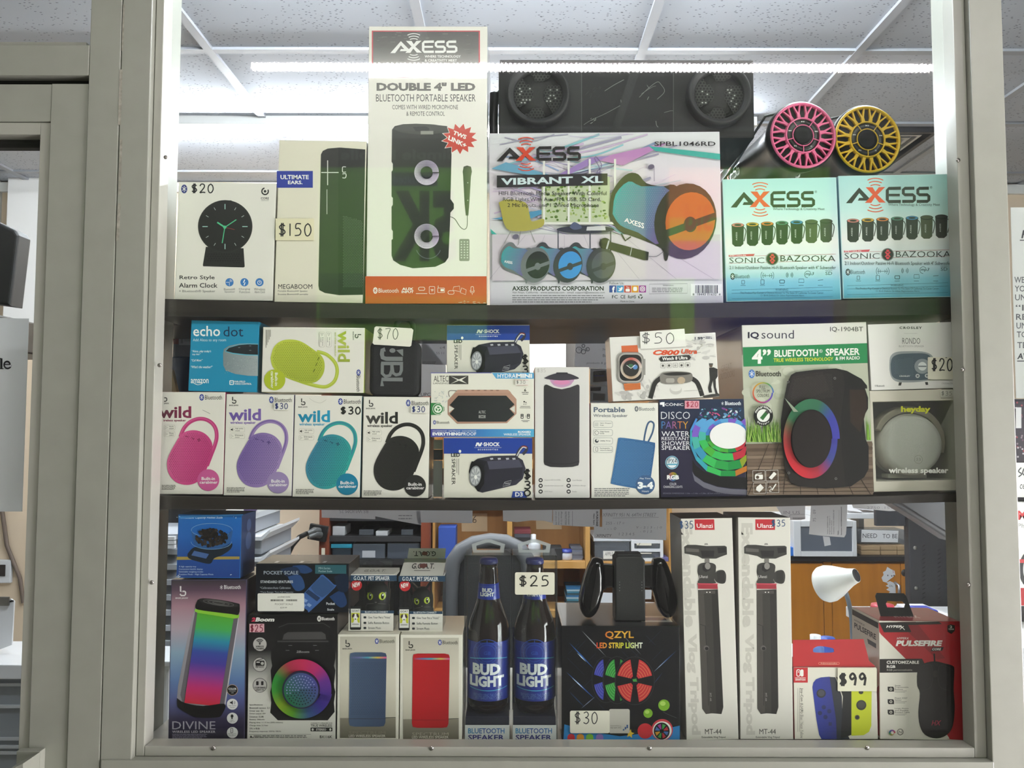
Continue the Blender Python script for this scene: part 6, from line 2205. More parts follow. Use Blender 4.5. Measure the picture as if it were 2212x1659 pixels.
a.t('PULSEFIRE', 828, 884, 1134, 922, '#f4f0ec', .05, .2)
a.poly([(1068, 930), (1142, 928), (1130, 952), (1055, 955)], '#1a1715')
a.t('CORE', 1066, 934, 1124, 949, '#f2eeea', .03, .2)
a.poly([(724, 1006), (1000, 1004), (1045, 1092), (724, 1095)], '#1a1715')
a.t('CUSTOMIZABLE', 769, 1017, 980, 1037, '#f2eeea', .03)
a.t('RGB', 770, 1046, 826, 1064, '#f2eeea', .03)
a.t('RGB personnalisable', 771, 1071, 936, 1086, '#bdb8b0', 0)
for y, ls in ((1174, ('Seven', 'Programmable', 'Buttons')), (1256, ('Pixart 3327', 'Sensor')), (1324, ('Large Skates', 'and Flexible', 'Braided Cable'))):
 a.poly([(776, y + 12), (812, y + 12), (818, y + 22), (818, y + 44), (782, y + 44), (776, y + 34)], '#1d1a18')
 a.ell(797, y + 28, 9, 9, '#e2ddd2')
 a.ell(797, y + 28, 5, 5, '#1d1a18')
 for i, t_ in enumerate(ls):
  a.t(t_, 823, y + 12 * i, 823 + 7.4 * len(t_), y + 9 + 12 * i, '#4a4642', .01)
 a.r(823, y + 12 * len(ls) + 2, 900, y + 12 * len(ls) + 5, '#9a968e')
 a.r(823, y + 12 * len(ls) + 10, 890, y + 12 * len(ls) + 13, '#9a968e')
a.rringc(801, 1482, 9, 20, ['#c43a3a', '#c8a03a', '#4a9a4a', '#3a6ab0', '#8a3a90'], n=30)
a.ell(801, 1482, 9, 9, '#e2ddd2')
a.ring(858, 1481, 19, 4, '#4a4642')
a.line([(848, 1490), (848, 1474), (868, 1488), (868, 1472)], 4, '#4a4642')
mouse = closed([(966, 1120), (975, 1060), (1010, 1035), (1080, 1020), (1150, 1035), (1200, 1050), (1210, 1080), (1205, 1200), (1212, 1320), (1200, 1440), (1160, 1500), (1095, 1522), (1020, 1500), (985, 1440), (975, 1350), (985, 1230), (968, 1180)], 3)
shaded(a, mouse, '#1c1a1a', '#0e0d0d')
a.line(smooth([(1078, 970), (1080, 1000), (1082, 1030)]), 10, '#141212')
a.rr(1062, 1050, 1108, 1140, 16, '#080808')
a.rr(1072, 1080, 1098, 1125, 10, '#26211f')
a.line(smooth([(985, 1060), (1060, 1045), (1060, 1180), (1000, 1210)]), 3, '#2e2a29')
a.line(smooth([(1195, 1070), (1112, 1050), (1112, 1180), (1180, 1210)]), 3, '#2e2a29')
a.t('HX', 1060, 1405, 1125, 1438, '#a82c48', .02, .3)
A3 = b.side_art(-1)
A3.poly([(.02, .98), (.98, .98), (.98, .93), (.02, .93)], '#1a1715')
A3.poly([(.02, .02), (.98, .02), (.02, .45)], '#a81c24')
A3.t('PULSEFIRE', .9, .87, .1, .82, '#2a2624', .03)
A3.t('HYPERX', .9, .90, .5, .885, '#2a2624')
A3.poly([(.1, .79), (.42, .79), (.38, .75), (.1, .75)], '#1a1715')
A3 = b.top_art()
A3.poly([(.02, .03), (.98, .03), (.98, .97), (.02, .97)], '#9a2430')
A3.t('HYPERX', .28, .62, .6, .8, '#d8b0b0', .02, .2)
b.done()
# slanted black hang tab on its top
k = b.k
th = b.h
m = MB()
tab = [(-.062, 0), (.052, 0), (.034, .045), (.026, .052), (-.068, .052), (-.074, .045)]
tab = [(u * .45 - .018, v * .68) for u, v in tab]
hol = [(-.03, .02), (.018, .02), (.022, .028), (.014, .034), (-.028, .034), (-.033, .028)]
hol = [(u * .55 - .018, v * .68) for u, v in hol]
panel_with_hole(m, tab, hol, 0, .0012)
o = m.build('hang_tab', mat('black_plastic', '#151516', .35), b.root, loc=(0, .03, th), rot=(math.radians(-12), 0, 0))
# ------------------------------------------------------------------ goods with depth of their own
BLK = mat('black_plastic', '#151516', .35)
BLKM = mat('matte_black_plastic', '#202121', .55, bump=.15, bscale=900)
CLEAR = clear_mat('clear_pack_plastic', tint='#f6f8f8', gloss=.8, haze=.012)
def cpos(crop, x, y, Y):
 k = CROP[crop]
 return at(k[1] + x * k[0], k[2] + y * k[0], Y)
def local_fc(crop, Y, org):
 def fc(px, py):
  p = at(px, py, Y)
  return (p.x - org.x, p.z - org.z)
 return fc
# black twin speaker lying on the wide glossy carton
YBX = 1.30
z0 = top_of(bpy.data.objects['party_speaker_box']) + .0006
pl, pr = at(1077, 200, YBX).x, at(1629, 200, YBX).x
pt = Z(138, YBX)
t = thing('boombox', 'long black speaker with two round grilles resting on the wide glossy carton', 'speaker', ((pl + pr) / 2, YBX, z0))
hw_, hh = (pr - pl) / 2, pt - z0
org = Vector(((pl + pr) / 2, YBX, z0))
fcb = local_fc('X', YBX, org)
m = MB()
m.box((-hw_, .0, 0), (hw_, .16, hh), 0, lin('#282928'), .003)
A = Art(m, fcb, (1, 0, 0))
A.r(1257, 147, 1454, 284, '#191a19')
A.line([(1256.5, 146), (1256.5, 284)], 1.2, '#555654')
A.line([(1454.5, 146), (1454.5, 284)], 1.2, '#555654')
A.k = CROP['R']
for pts, w_ in (([(930, 350), (1000, 305), (1080, 262)], 4), ([(1200, 400), (1270, 330), (1340, 280), (1370, 300), (1398, 355), (1340, 415)], 3.5), ([(765, 615), (830, 575), (930, 530), (1050, 465)], 3.5),
    ([(1215, 375), (1300, 320), (1330, 312)], 2.5), ([(1330, 585), (1336, 620), (1348, 634)], 5), ([(1395, 520), (1440, 507), (1465, 506)], 3), ([(1275, 395), (1262, 420)], 4), ([(1260, 305), (1280, 335)], 3), ([(1055, 418), (1058, 440)], 4)):
 A.line(smooth(pts), w_, '#757773')
rnd = random.Random(17)
for i in range(9):
 x, y = 838 + rnd.uniform(-22, 22), 575 + rnd.uniform(-20, 20)
 A.line([(x, y), (x + rnd.uniform(-22, 22), y + rnd.uniform(-18, 18))], 2.5, '#8d8f8a')
for i in range(14):
 x, y = rnd.uniform(770, 900), rnd.uniform(300, 410)
 A.line([(x, y), (x + 12, y - 16)], 1.3, '#3f413e')
m.build('body', print_mat('boombox_plastic', .75, 0, .1, 700), t)
m = MB().box((-hw_ + .002, -.004, hh + .0003), (hw_ - .002, .15, hh + .005), 0, None, .001)
m.build('top_trim', BLK, t)
for cx_, lab in ((405, ''), (1812, '')):
 u, v = fcb(1050 + cx_ * .27577, 100 + 402 * .27577)
 R_ = 255 * .27577 * YBX / F
 Mx = Matrix.Translation((u, 0, v)) @ Matrix.Rotation(math.radians(90), 4, 'X')
 m = MB().lathe([(R_ * .74, 0.001), (R_ * .76, .011), (R_ * .8, .014), (R_ * .86, .0145), (R_ * .9, .02), (R_ * .96, .019), (R_, .012), (R_, 0.0005)], 64, 0, None, Mx, caps=False)
 ring = m.build('rim', BLKM, t)
 m = MB().lathe([(.0001, .007), (R_ * .3, .0075), (R_ * .76, .004), (R_ * .76, .0005)], 48, 0, lin('#262725'), Mx, caps=False)
 A = Art(m, fcb, CROP['R'], y=-.0082)
 def pet(pts):
  A.poly(smooth(pts + [pts[0]], 3)[:-1], '#0b0c0b')
  xs = [p_[0] for p_ in pts]; ys = [p_[1] for p_ in pts]
  yy = min(ys)
  row = 0
  def ins(x, y):
   k_ = False
   for i in range(len(pts)):
    x1, y1 = pts[i]; x2, y2 = pts[i - 1]
    if (y1 > y) != (y2 > y) and x < (x2 - x1) * (y - y1) / (y2 - y1) + x1: k_ = not k_
   return k_
  while yy < max(ys):
   xx = min(xs) + (13 if row % 2 else 0)
   while xx < max(xs):
    if ins(xx, yy):
     A.line([(xx + 12 * math.cos(math.radians(60 * i + 30)), yy + 12 * math.sin(math.radians(60 * i + 30))) for i in range(6)], 3.2, '#474945', True)
     if abs(xx - cx_) < 150 and 60 < abs(xx - cx_) and rnd.random() < .35 and 330 < yy < 500:
      A.ell(xx, yy, 7, 6, '#a9aba6', n=8)
    xx += 26
   yy += 22
   row += 1
 o_ = cx_ - 405
 pet([(280 + o_, 262), (310 + o_, 300), (355 + o_, 360), (362 + o_, 400), (345 + o_, 440), (300 + o_, 475), (240 + o_, 488), (212 + o_, 420), (218 + o_, 340), (245 + o_, 285)])
 pet([(575 + o_, 315), (500 + o_, 328), (460 + o_, 350), (450 + o_, 395), (458 + o_, 440), (490 + o_, 485), (525 + o_, 545), (575 + o_, 490), (600 + o_, 400)])
 pet([(305 + o_, 565), (350 + o_, 520), (385 + o_, 490), (420 + o_, 492), (440 + o_, 520), (458 + o_, 585), (400 + o_, 592)])
 pet([(365 + o_, 235), (510 + o_, 235), (480 + o_, 275), (430 + o_, 292), (390 + o_, 285)])
 A.ring(405 + o_, 400, 105, 2.5, '#181918', 200, 340)
 A.ring(405 + o_, 400, 150, 2.5, '#181918', 60, 130)
 A.ring(405 + o_, 400, 175, 2, '#1d1e1d', 0, 360)
 m.build('grille', print_mat('boombox_plastic', .75, 0, .1, 700), t)
hx = at(1066, 230, YBX).x - org.x
m = MB()
zt_ = Z(176, YBX) - z0
m.tube([(hx, .05, .0), (hx - .001, .05, zt_ * .5), (hx, .05, zt_), (hx + .006, .055, zt_ + .004), (-hw_ + .002, .07, zt_ - .005)], .0075, 12)
m.build('side_handle', BLK, t)
# tube speakers with coloured spoked ends
def bazooka(label, cx, cy, rpx, Y, c, name, zrest, body_r):
 C = at(cx, cy, Y)
 R_ = rpx * Y / F
 t = thing('tube_speaker', label, 'speaker', C, (0, 0, math.radians(4)), group='tube speakers lying on the pale blue cartons')
 Mx = Matrix.Rotation(math.radians(90), 4, 'X')     # lathe height runs towards the viewer
 BODY = mat('speaker_tube_black', '#111211', .4, bump=.1, bscale=1200, spec=.15)
 Lb = .30
 m = MB().lathe([(.0001, -Lb), (body_r * .9, -Lb), (body_r * 1.06, -Lb + .006), (body_r * 1.06, -Lb + .03), (body_r, -Lb + .036), (body_r, -.075), (R_ * .93, -.03), (R_ * 1.0, -.022), (R_ * 1.03, -.012), (R_ * 1.03, -.001), (R_ * .985, .001)], 56, 0, None, Mx, caps=False)
 m.build('tube', BODY, t)
 m = MB().lathe([(.0001, -.004), (R_ * .97, -.004), (R_ * .97, -.0065)], 48, 0, None, Mx, caps=False)
 m.build('mesh_backing', mat('dark_speaker_mesh', '#1a1a16', .8, bump=.3, bscale=1500), t)
 CM = mat(name, c, .4)
 m = MB()
 m.lathe([(R_ * .905, -.003), (R_ * .91, .002), (R_ * .95, .004), (R_ * .985, .002), (R_ * .99, -.002)], 64, 0, None, Mx, caps=False)
 m.lathe([(R_ * .49, -.003), (R_ * .495, .003), (R_ * .53, .003), (R_ * .545, -.003)], 48, 0, None, Mx, caps=False)
 n = 16
 for k in range(n):
  a0 = 2 * math.pi * (k + .5) / n
  def pp(r, da):
   return (R_ * r * math.cos(a0 + da), R_ * r * math.sin(a0 + da))
  poly = [pp(.53, -.105), pp(.66, -.07), pp(.915, -.135), pp(.915, -.085), pp(.70, .0), pp(.915, .085), pp(.915, .135), pp(.66, .07), pp(.53, .105)]
  m.prism(poly, -.0015, .003, bev=.0008)
 for k in range(5):
  a0 = math.radians(-90 + 72 * k)
  w_ = .022
  poly = [(R_ * r * math.cos(a0 + d_), R_ * r * math.sin(a0 + d_)) for r, d_ in ((.31, -w_ * 1.6), (.5, -w_), (.5, w_), (.31, w_ * 1.6))]
  m.prism(poly, -.0028, -.001)
 m.lathe([(R_ * .295, -.001), (R_ * .3, .0024), (R_ * .32, .0024), (R_ * .325, -.001)], 40, 0, None, Mx, caps=False)
 m.build('spoked_ring', CM, t)
 m = MB().lathe([(R_ * .322, -.001), (R_ * .33, .0015), (R_ * .48, .0015), (R_ * .488, -.001)], 48, 0, lin('#151714'), Mx, caps=False)
 A = Art(m, lambda u, v: (u * R_, v * R_), (1, 0, 0), y=-.0018)
 def seg(ang):
  return .405 * math.cos(math.radians(ang)), .405 * math.sin(math.radians(ang))
 x, y = seg(90)
 A.poly([(x - .05, y - .02), (x - .05, y + .02), (x, y)], '#d8d8d4')
 A.r(x + .01, y - .02, x + .02, y + .02, '#d8d8d4')
 A.r(x + .03, y - .02, x + .04, y + .02, '#d8d8d4')
 for ang, s_ in ((18, 1), (162, -1)):
  x, y = seg(ang)
  for d_ in (-.03, .01):
   A.poly([(x + s_ * d_, y - .02), (x + s_ * d_, y + .02), (x + s_ * (d_ + .035), y)], '#d8d8d4')
  A.r(x + s_ * .05 - .005, y - .02, x + s_ * .05 + .005, y + .02, '#d8d8d4')
 x, y = seg(234)
 A.t('EQ', x - .04, y + .025, x + .04, y - .025, '#d8d8d4')
 x, y = seg(306)
 A.t('M', x - .02, y + .025, x + .02, y - .025, '#d8d8d4')
 m.build('button_ring', print_mat('speaker_buttons', .35), t)
 m = MB().lathe([(R_ * .294, -.001), (R_ * .285, .002), (R_ * .2, .001), (.0001, .001)], 40, 0, None, Mx, caps=False)
 m.build('centre_cap', mat('speaker_tube_black', '#111211', .55), t)
 m = MB()   # carrying strap loop and its lug
 m.box((-.012, .028, R_ * .92), (.014, .05, R_ * 1.1), 0, None, .003)
 m.build('strap_lug', BLK, t)
 pts = [(-R_ * .3, .04, R_ * .98), (-R_ * .75, .05, R_ * .92), (-R_ * .92, .09, R_ * .5), (-R_ * .9, .17, R_ * .2), (-R_ * .86, .25, R_ * .05)]
 mm = MB()
 mm.tube(pts, .0022, 8)
 mm.build('carry_strap', mat('strap_grey', '#3d3f3f', .5), t)
 # lettering along the tube
 m = MB()
 A = Art(m, lambda u, v: (u, v), (1, 0, 0), wrap=lambda u, v, d: (-(body_r + .0006 + d) * math.cos(v / body_r), Lb - .05 - u, (body_r + .0006 + d) * math.sin(v / body_r)))
 axess(A, 0, .012, .09, -.012, '#d9d9d4', '#c8402f')
 m.build('lettering', print_mat('speaker_buttons', .35), t)
 return t
bazooka('black tube speaker with a pink spoked end', 1734, 293, 75, 1.262, '#d8638c', 'pink_plastic', 0, .045)
bazooka('black tube speaker with a yellow spoked end', 1873, 302, 76, 1.305, '#e0b512', 'yellow_plastic', 0, .043)
# square fabric speaker with a loop
k = CROP['D']
B, w_, h_, rr_ = frame_of([(k[1] + x * k[0], k[2] + y * k[0]) for x, y in ((1690, 232), (2087, 240), (2080, 688), (1683, 684))], YB)
t = thing('fabric_speaker', 'small black fabric speaker with a seventy dollar card across its top', 'speaker', B, (0, -rr_, 0))
fc = lambda px, py: ((at(px, py, YB).x - B.x), (at(px, py, YB).z - B.z))
m = MB()
m.prism(rrect(-w_ / 2, 0, w_ / 2, h_, .012, 6), 0.0, .04, 0, lin('#1c1d1e'), bev=.007)
m.build('body', print_mat('speaker_fabric', .85, 0, .5, 1500), t)
m = MB()
A = Art(m, fc, k, y=-.0004)
g_ = '#77797b'
A.ell(1870, 322, 24, 18, g_)
A.poly([(1898, 318), (1955, 310), (1955, 368)], g_)
A.line([(1952, 388), (1820, 388), (1792, 378), (1786, 350), (1790, 320), (1812, 314)], 34, g_)
A.line([(1790, 425), (1790, 505), (1815, 528), (1850, 520), (1866, 480), (1866, 425)], 26, g_)
A.line([(1866, 440), (1875, 500), (1900, 516), (1930, 508), (1942, 480), (1942, 425)], 26, g_)
A.line([(1780, 425), (1955, 425)], 28, g_)
A.line([(1953, 552), (1790, 552), (1790, 606)], 30, g_)
m.build('lettering', print_mat('speaker_buttons', .35), t)
m = MB()
q = lambda x, y, d=.02: (fc(k[1] + x * k[0], k[2] + y * k[0])[0], d, fc(k[1] + x * k[0], k[2] + y * k[0])[1])
lp = [q(1885, 240), q(1880, 150), q(1885, 95), q(1915, 66), q(1960, 58), q(2000, 70), q(2020, 105), q(2022, 160), q(2015, 240)]
m.tube(lp, .0042, 10)
m.build('loop', mat('woven_cord', '#22251f', .8, bump=.6, bscale=1800), t)
m = MB()
fk = lambda x, y: fc(k[1] + x * k[0], k[2] + y * k[0])
m.prism([fk(*p_) for p_ in [(1740, 131), (2022, 145), (2036, 158), (2020, 282), (2008, 291), (1724, 276), (1713, 264), (1727, 142)]][::-1], -.0022, -.0012, 0, lin('#e7e3d6'))
A = Art(m, fc, k, y=-.0022)
A.hand('$70', 1748, 146, 1918, 232, 5, '#232323')
m.build('price_card', print_mat('sticker_paper', .55), t)
# pets' speaker packs
def pet_pack(label, catlabel, quad, dx, dy, back, tilt, Y, flap):
 k = CROP['I']
 q = [(k[1] + x * k[0], k[2] + y * k[0]) for x, y in quad]
 B, w, h, rot = frame_of(q, Y, 0)
 B.z += .001
 d = .064
 t = thing('clear_speaker_pack', label, 'box', B, (0, 0, 0), 'clear cat speaker packs')
 fc = lambda px, py: (at(px, py, Y).x - B.x, at(px, py, Y).z - B.z)
 w -= .001
 m = MB().box((-w / 2, 0, .001), (w / 2, d, h - .0015), 0, None, .0008)
 m.build('clear_box', CLEAR, t)
 m = MB()
 kk = (k[0], k[1] + dx * k[0], k[2] + dy * k[0])
 f2 = lambda x, y: fc(kk[1] + x * kk[0], kk[2] + y * kk[0])
 # header card: front lip, sloping top, side lips
 zb_ = f2(168, 497)[1]
 hb = .0 if not flap else .018
 wl = lin('#dedbd4')
 m.add([(-w / 2, -.0004, h), (w / 2, -.0004, h), (w / 2, d, h + hb), (-w / 2, d, h + hb)], [(0, 1, 2, 3)], 0, wl)
 m.add([(-w / 2, -.0004, h - .001), (w / 2, -.0004, h - .001), (w / 2, d, h + hb - .001), (-w / 2, d, h + hb - .001)], [(3, 2, 1, 0)], 0, wl)
 m.box((-w / 2 - .0004, -.0008, zb_), (w / 2 + .0004, -.0004, h), 0, wl)
 m.box((w / 2 + .0001, 0, zb_ + .004), (w / 2 + .0006, d, h), 0, wl)
 A = Art(m, fc, kk, y=-.0009)
 A.r(170, 460, 474, 497, '#26425c')
 A.t('G.O.A.T. PET SPEAKER', 194, 466, 428, 492, '#e9ebec', .01)
 A2 = Art(m, lambda u, v: (u, v), (1, 0, 0), wrap=lambda u, v, e: ((u - .5) * w, v * d, h + v * hb + e))
 if flap:
  A2.t('G.O.A.T.', .22, .72, .76, .42, '#2a2626', .02)
  A2.ell(.49, .58, .09, .13, '#7a4a44')
  A2.r(.3, .30, .68, .34, '#8a8680')
 else:
  A2.t('G.O.A.T.', .25, .68, .75, .35, '#8a867e', .02)
 m.build('header_card', print_mat('sticker_paper', .55), t)
 if flap:
  m = MB()
  z_ = h + hb
  m.add([(-w / 2 + .004, d - .001, z_ + .0005), (w / 2 - .002, d - .001, z_ + .0005), (w / 2 - .001, d + .004, z_ + .016), (-w / 2 + .006, d + .004, z_ + .016)], [(0, 1, 2, 3)], 0, lin('#d0cdc6'))
  m.add([(-w / 2 + .004, d, z_ + .0005), (w / 2 - .002, d, z_ + .0005), (w / 2 - .001, d + .005, z_ + .016), (-w / 2 + .006, d + .005, z_ + .016)], [(3, 2, 1, 0)], 0, lin('#d0cdc6'))
  A = Art(m, lambda u, v: (u, v), (1, 0, 0), wrap=lambda u, v, e: ((u - .5) * w, d - .001 + .005 * v - e, z_ + .0005 + v * .0155))
  A.t('G.O.A.T.', .2, .72, .75, .22, '#2a2626', .02, rot=180)
  A.ell(.48, .48, .07, .2, '#7a4a44')
  m.build('top_flap', print_mat('sticker_paper', .55), t)
 else:
  m = MB()
  pts = [(-.032, 0), (.022, 0), (.024, .013), (.02, .016), (-.03, .016), (-.034, .013)]
  hol = [(-.02, .004), (.01, .004), (.012, .006), (-.002, .012), (-.02, .009)]
  panel_with_hole(m, pts, hol, d - .0008, d, 0, None)
  m.build('hang_tab', CLEAR, t, loc=(0, 0, h))
 # foot card
 m = MB()
 zt_ = f2(168, 690)[1]
 m.box((-w / 2 - .0003, -.0008, 0), (w / 2 + .0003, -.0004, zt_), 0, wl)
 A = Art(m, fc, kk, y=-.0009)
 A.r(166, 690, 456, 708, '#26425c')
 A.t('BLUETOOTH CONNECT', 268, 693, 417, 705, '#e0e4e6', .01)
 for y, s_, x1 in ((733, 'Give Your Pet a "Voice"', 435), (769, 'Selfie Remote Button', 425), (802, 'Stream Music', 372)):
  A.t(s_, 288, y - 7, x1, y + 8, '#4a5258', .0)
  A.rr(258, y - 6, 276, y + 8, 4, '#33383c')
 A.ell(212, 524, 36, 36, '#b8262c', n=28)
 A.tq('NEW', [(186, 512), (236, 502), (236, 530), (186, 542)], '#f0eeea', .03)
 A.rr(170, 662, 242, 815, 9, '#1d1e20')
 A.r(176, 678, 237, 798, '#e2e2de')
 A.t('GOAT', 182, 684, 232, 697, '#3a3a3a', .02)
 A.r(179, 704, 234, 768, '#c4c836')
 A.ell(206, 730, 15, 20, '#eceae4')
 A.ell(192, 722, 7, 14, '#4a3a30', 20)
 A.ell(220, 722, 7, 14, '#4a3a30', -20)
 A.ell(206, 745, 5, 4, '#26211e')
 A.poly([(192, 768), (198, 748), (216, 748), (222, 768)], '#eceae4')
 A.r(184, 776, 228, 781, '#8a8a86')
 m.build('foot_card', print_mat('sticker_paper', .55), t)
 # the cat inside
 c = f2(326, 690)
 s_ = w * .0108
 u = w / 300
 FUR = mat('black_silicone', '#262424', .45)
 cat = thing('cat_speaker', catlabel, 'speaker', (B.x + c[0], B.y + .034, B.z + .0015), (0, math.radians(tilt), 0), 'cat speakers in clear packs')
 rb = 88 * u
 cat.scale = (.86, .86, .86) if flap else (1, 1, 1)
 m = MB().lathe([(.0001, 0), (rb * .8, 0), (rb * .92, .004), (rb * .95, .03), (rb * .9, zt_), (rb * .98, zt_ + .012), (rb * 1.0, zt_ + .022), (rb * .9, zt_ + .032), (rb * .6, zt_ + .0385), (.0001, zt_ + .04)], 40, 0, None, Matrix.Scale(.9, 4, (0, 1, 0)), caps=False)
 m.build('body', FUR, cat)
 for sx in (-1, 1):
  m = MB()
  ez = zt_ + .028
  vs = [(sx * rb * .25, -.008, ez + .008), (sx * rb * .92, -.008, ez - .006), (sx * rb * .95, -.004, ez + .024), (sx * rb * .25, .008, ez + .008), (sx * rb * .9, .008, ez - .006), (sx * rb * .93, .002, ez + .024)]
  m.add(vs, [(0, 1, 2), (5, 4, 3), (0, 3, 4, 1), (1, 4, 5, 2), (2, 5, 3, 0)])
  ear = m.build('ear', FUR, cat)
  m = MB()
  m.add([(sx * rb * .45, -.0088, ez + .006), (sx * rb * .82, -.0088, ez - .001), (sx * rb * .87, -.0062, ez + .016)], [(0, 1, 2)])
  m.add([(sx * rb * .45, -.0084, ez + .006), (sx * rb * .82, -.0084, ez - .001), (sx * rb * .87, -.0058, ez + .016)], [(2, 1, 0)])
  m.build('inner_ear', mat('pink_brown_plastic', '#5a3236', .6), ear)
  m = MB()
  A = Art(m, lambda a_, b_: (a_, b_), (1, 0, 0), wrap=lambda a_, b_, e: (a_, -.9 * math.sqrt(max((rb * 1.0 + .0006 + e) ** 2 - a_ * a_, 1e-8)), b_))
  ex, eyz = sx * rb * .48, zt_ + .017
  q_ = rb * .27
  A.poly([(ex - q_ * .95 * sx * -1 * .9, eyz + q_ * .95)] + [(ex + q_ * math.cos(a_) * .98, eyz + q_ * 1.12 * math.sin(a_)) for a_ in [math.radians(v_) for v_ in range(60, 420, 24)]], '#aebf2c')
  A.ell(ex, eyz, q_ * .78, q_ * .92, '#c8d84a')
  A.ell(ex + q_ * .1, eyz, q_ * .42, q_ * .85, '#14140f')
  A.ell(ex + q_ * .2, eyz + q_ * .35, q_ * .22, q_ * .26, '#f0f2e8')
  m.build('eye', print_mat('eye_print', .2), cat)
 m = MB()
 A = Art(m, lambda a_, b_: (a_, b_), (1, 0, 0), wrap=lambda a_, b_, e: (a_, -.9 * math.sqrt(max((rb * 1.0 + .0006 + e) ** 2 - a_ * a_, 1e-8)), b_))
 A.poly([(-.0022, zt_ + .0085), (.0022, zt_ + .0085), (0, zt_ + .0065)], '#77706e')
 A.line([(-rb * .75, zt_ + .004), (-rb * .15, zt_ + .006)], .0007, '#6a6462')
 A.line([(rb * .75, zt_ + .004), (rb * .15, zt_ + .006)], .0007, '#6a6462')
 m.build('muzzle', print_mat('eye_print', .2), cat)
 if flap:
  m = MB()
  m.tube([(-rb * 1.12 + .002 * math.cos(a_), -.012, zt_ + .018 + .016 * math.sin(a_)) for a_ in [6.283 * i / 18 for i in range(18)]], .0006, 6, closed=True)
  m.build('wrist_cord', BLK, cat)
 return t
pet_pack('clear pack with a flat header, standing on the blue speaker carton', 'black cat speaker with both green eyes facing forward', [(168, 457), (470, 461), (448, 827), (163, 827)], 0, 0, 410, 0, 1.288, False)
pet_pack('clear pack with a torn open header flap, standing on the red speaker carton', 'black cat speaker tipped over in its pack', [(482, 476), (772, 472), (772, 832), (487, 832)], 316, 4, 388, -5, 1.292, True)
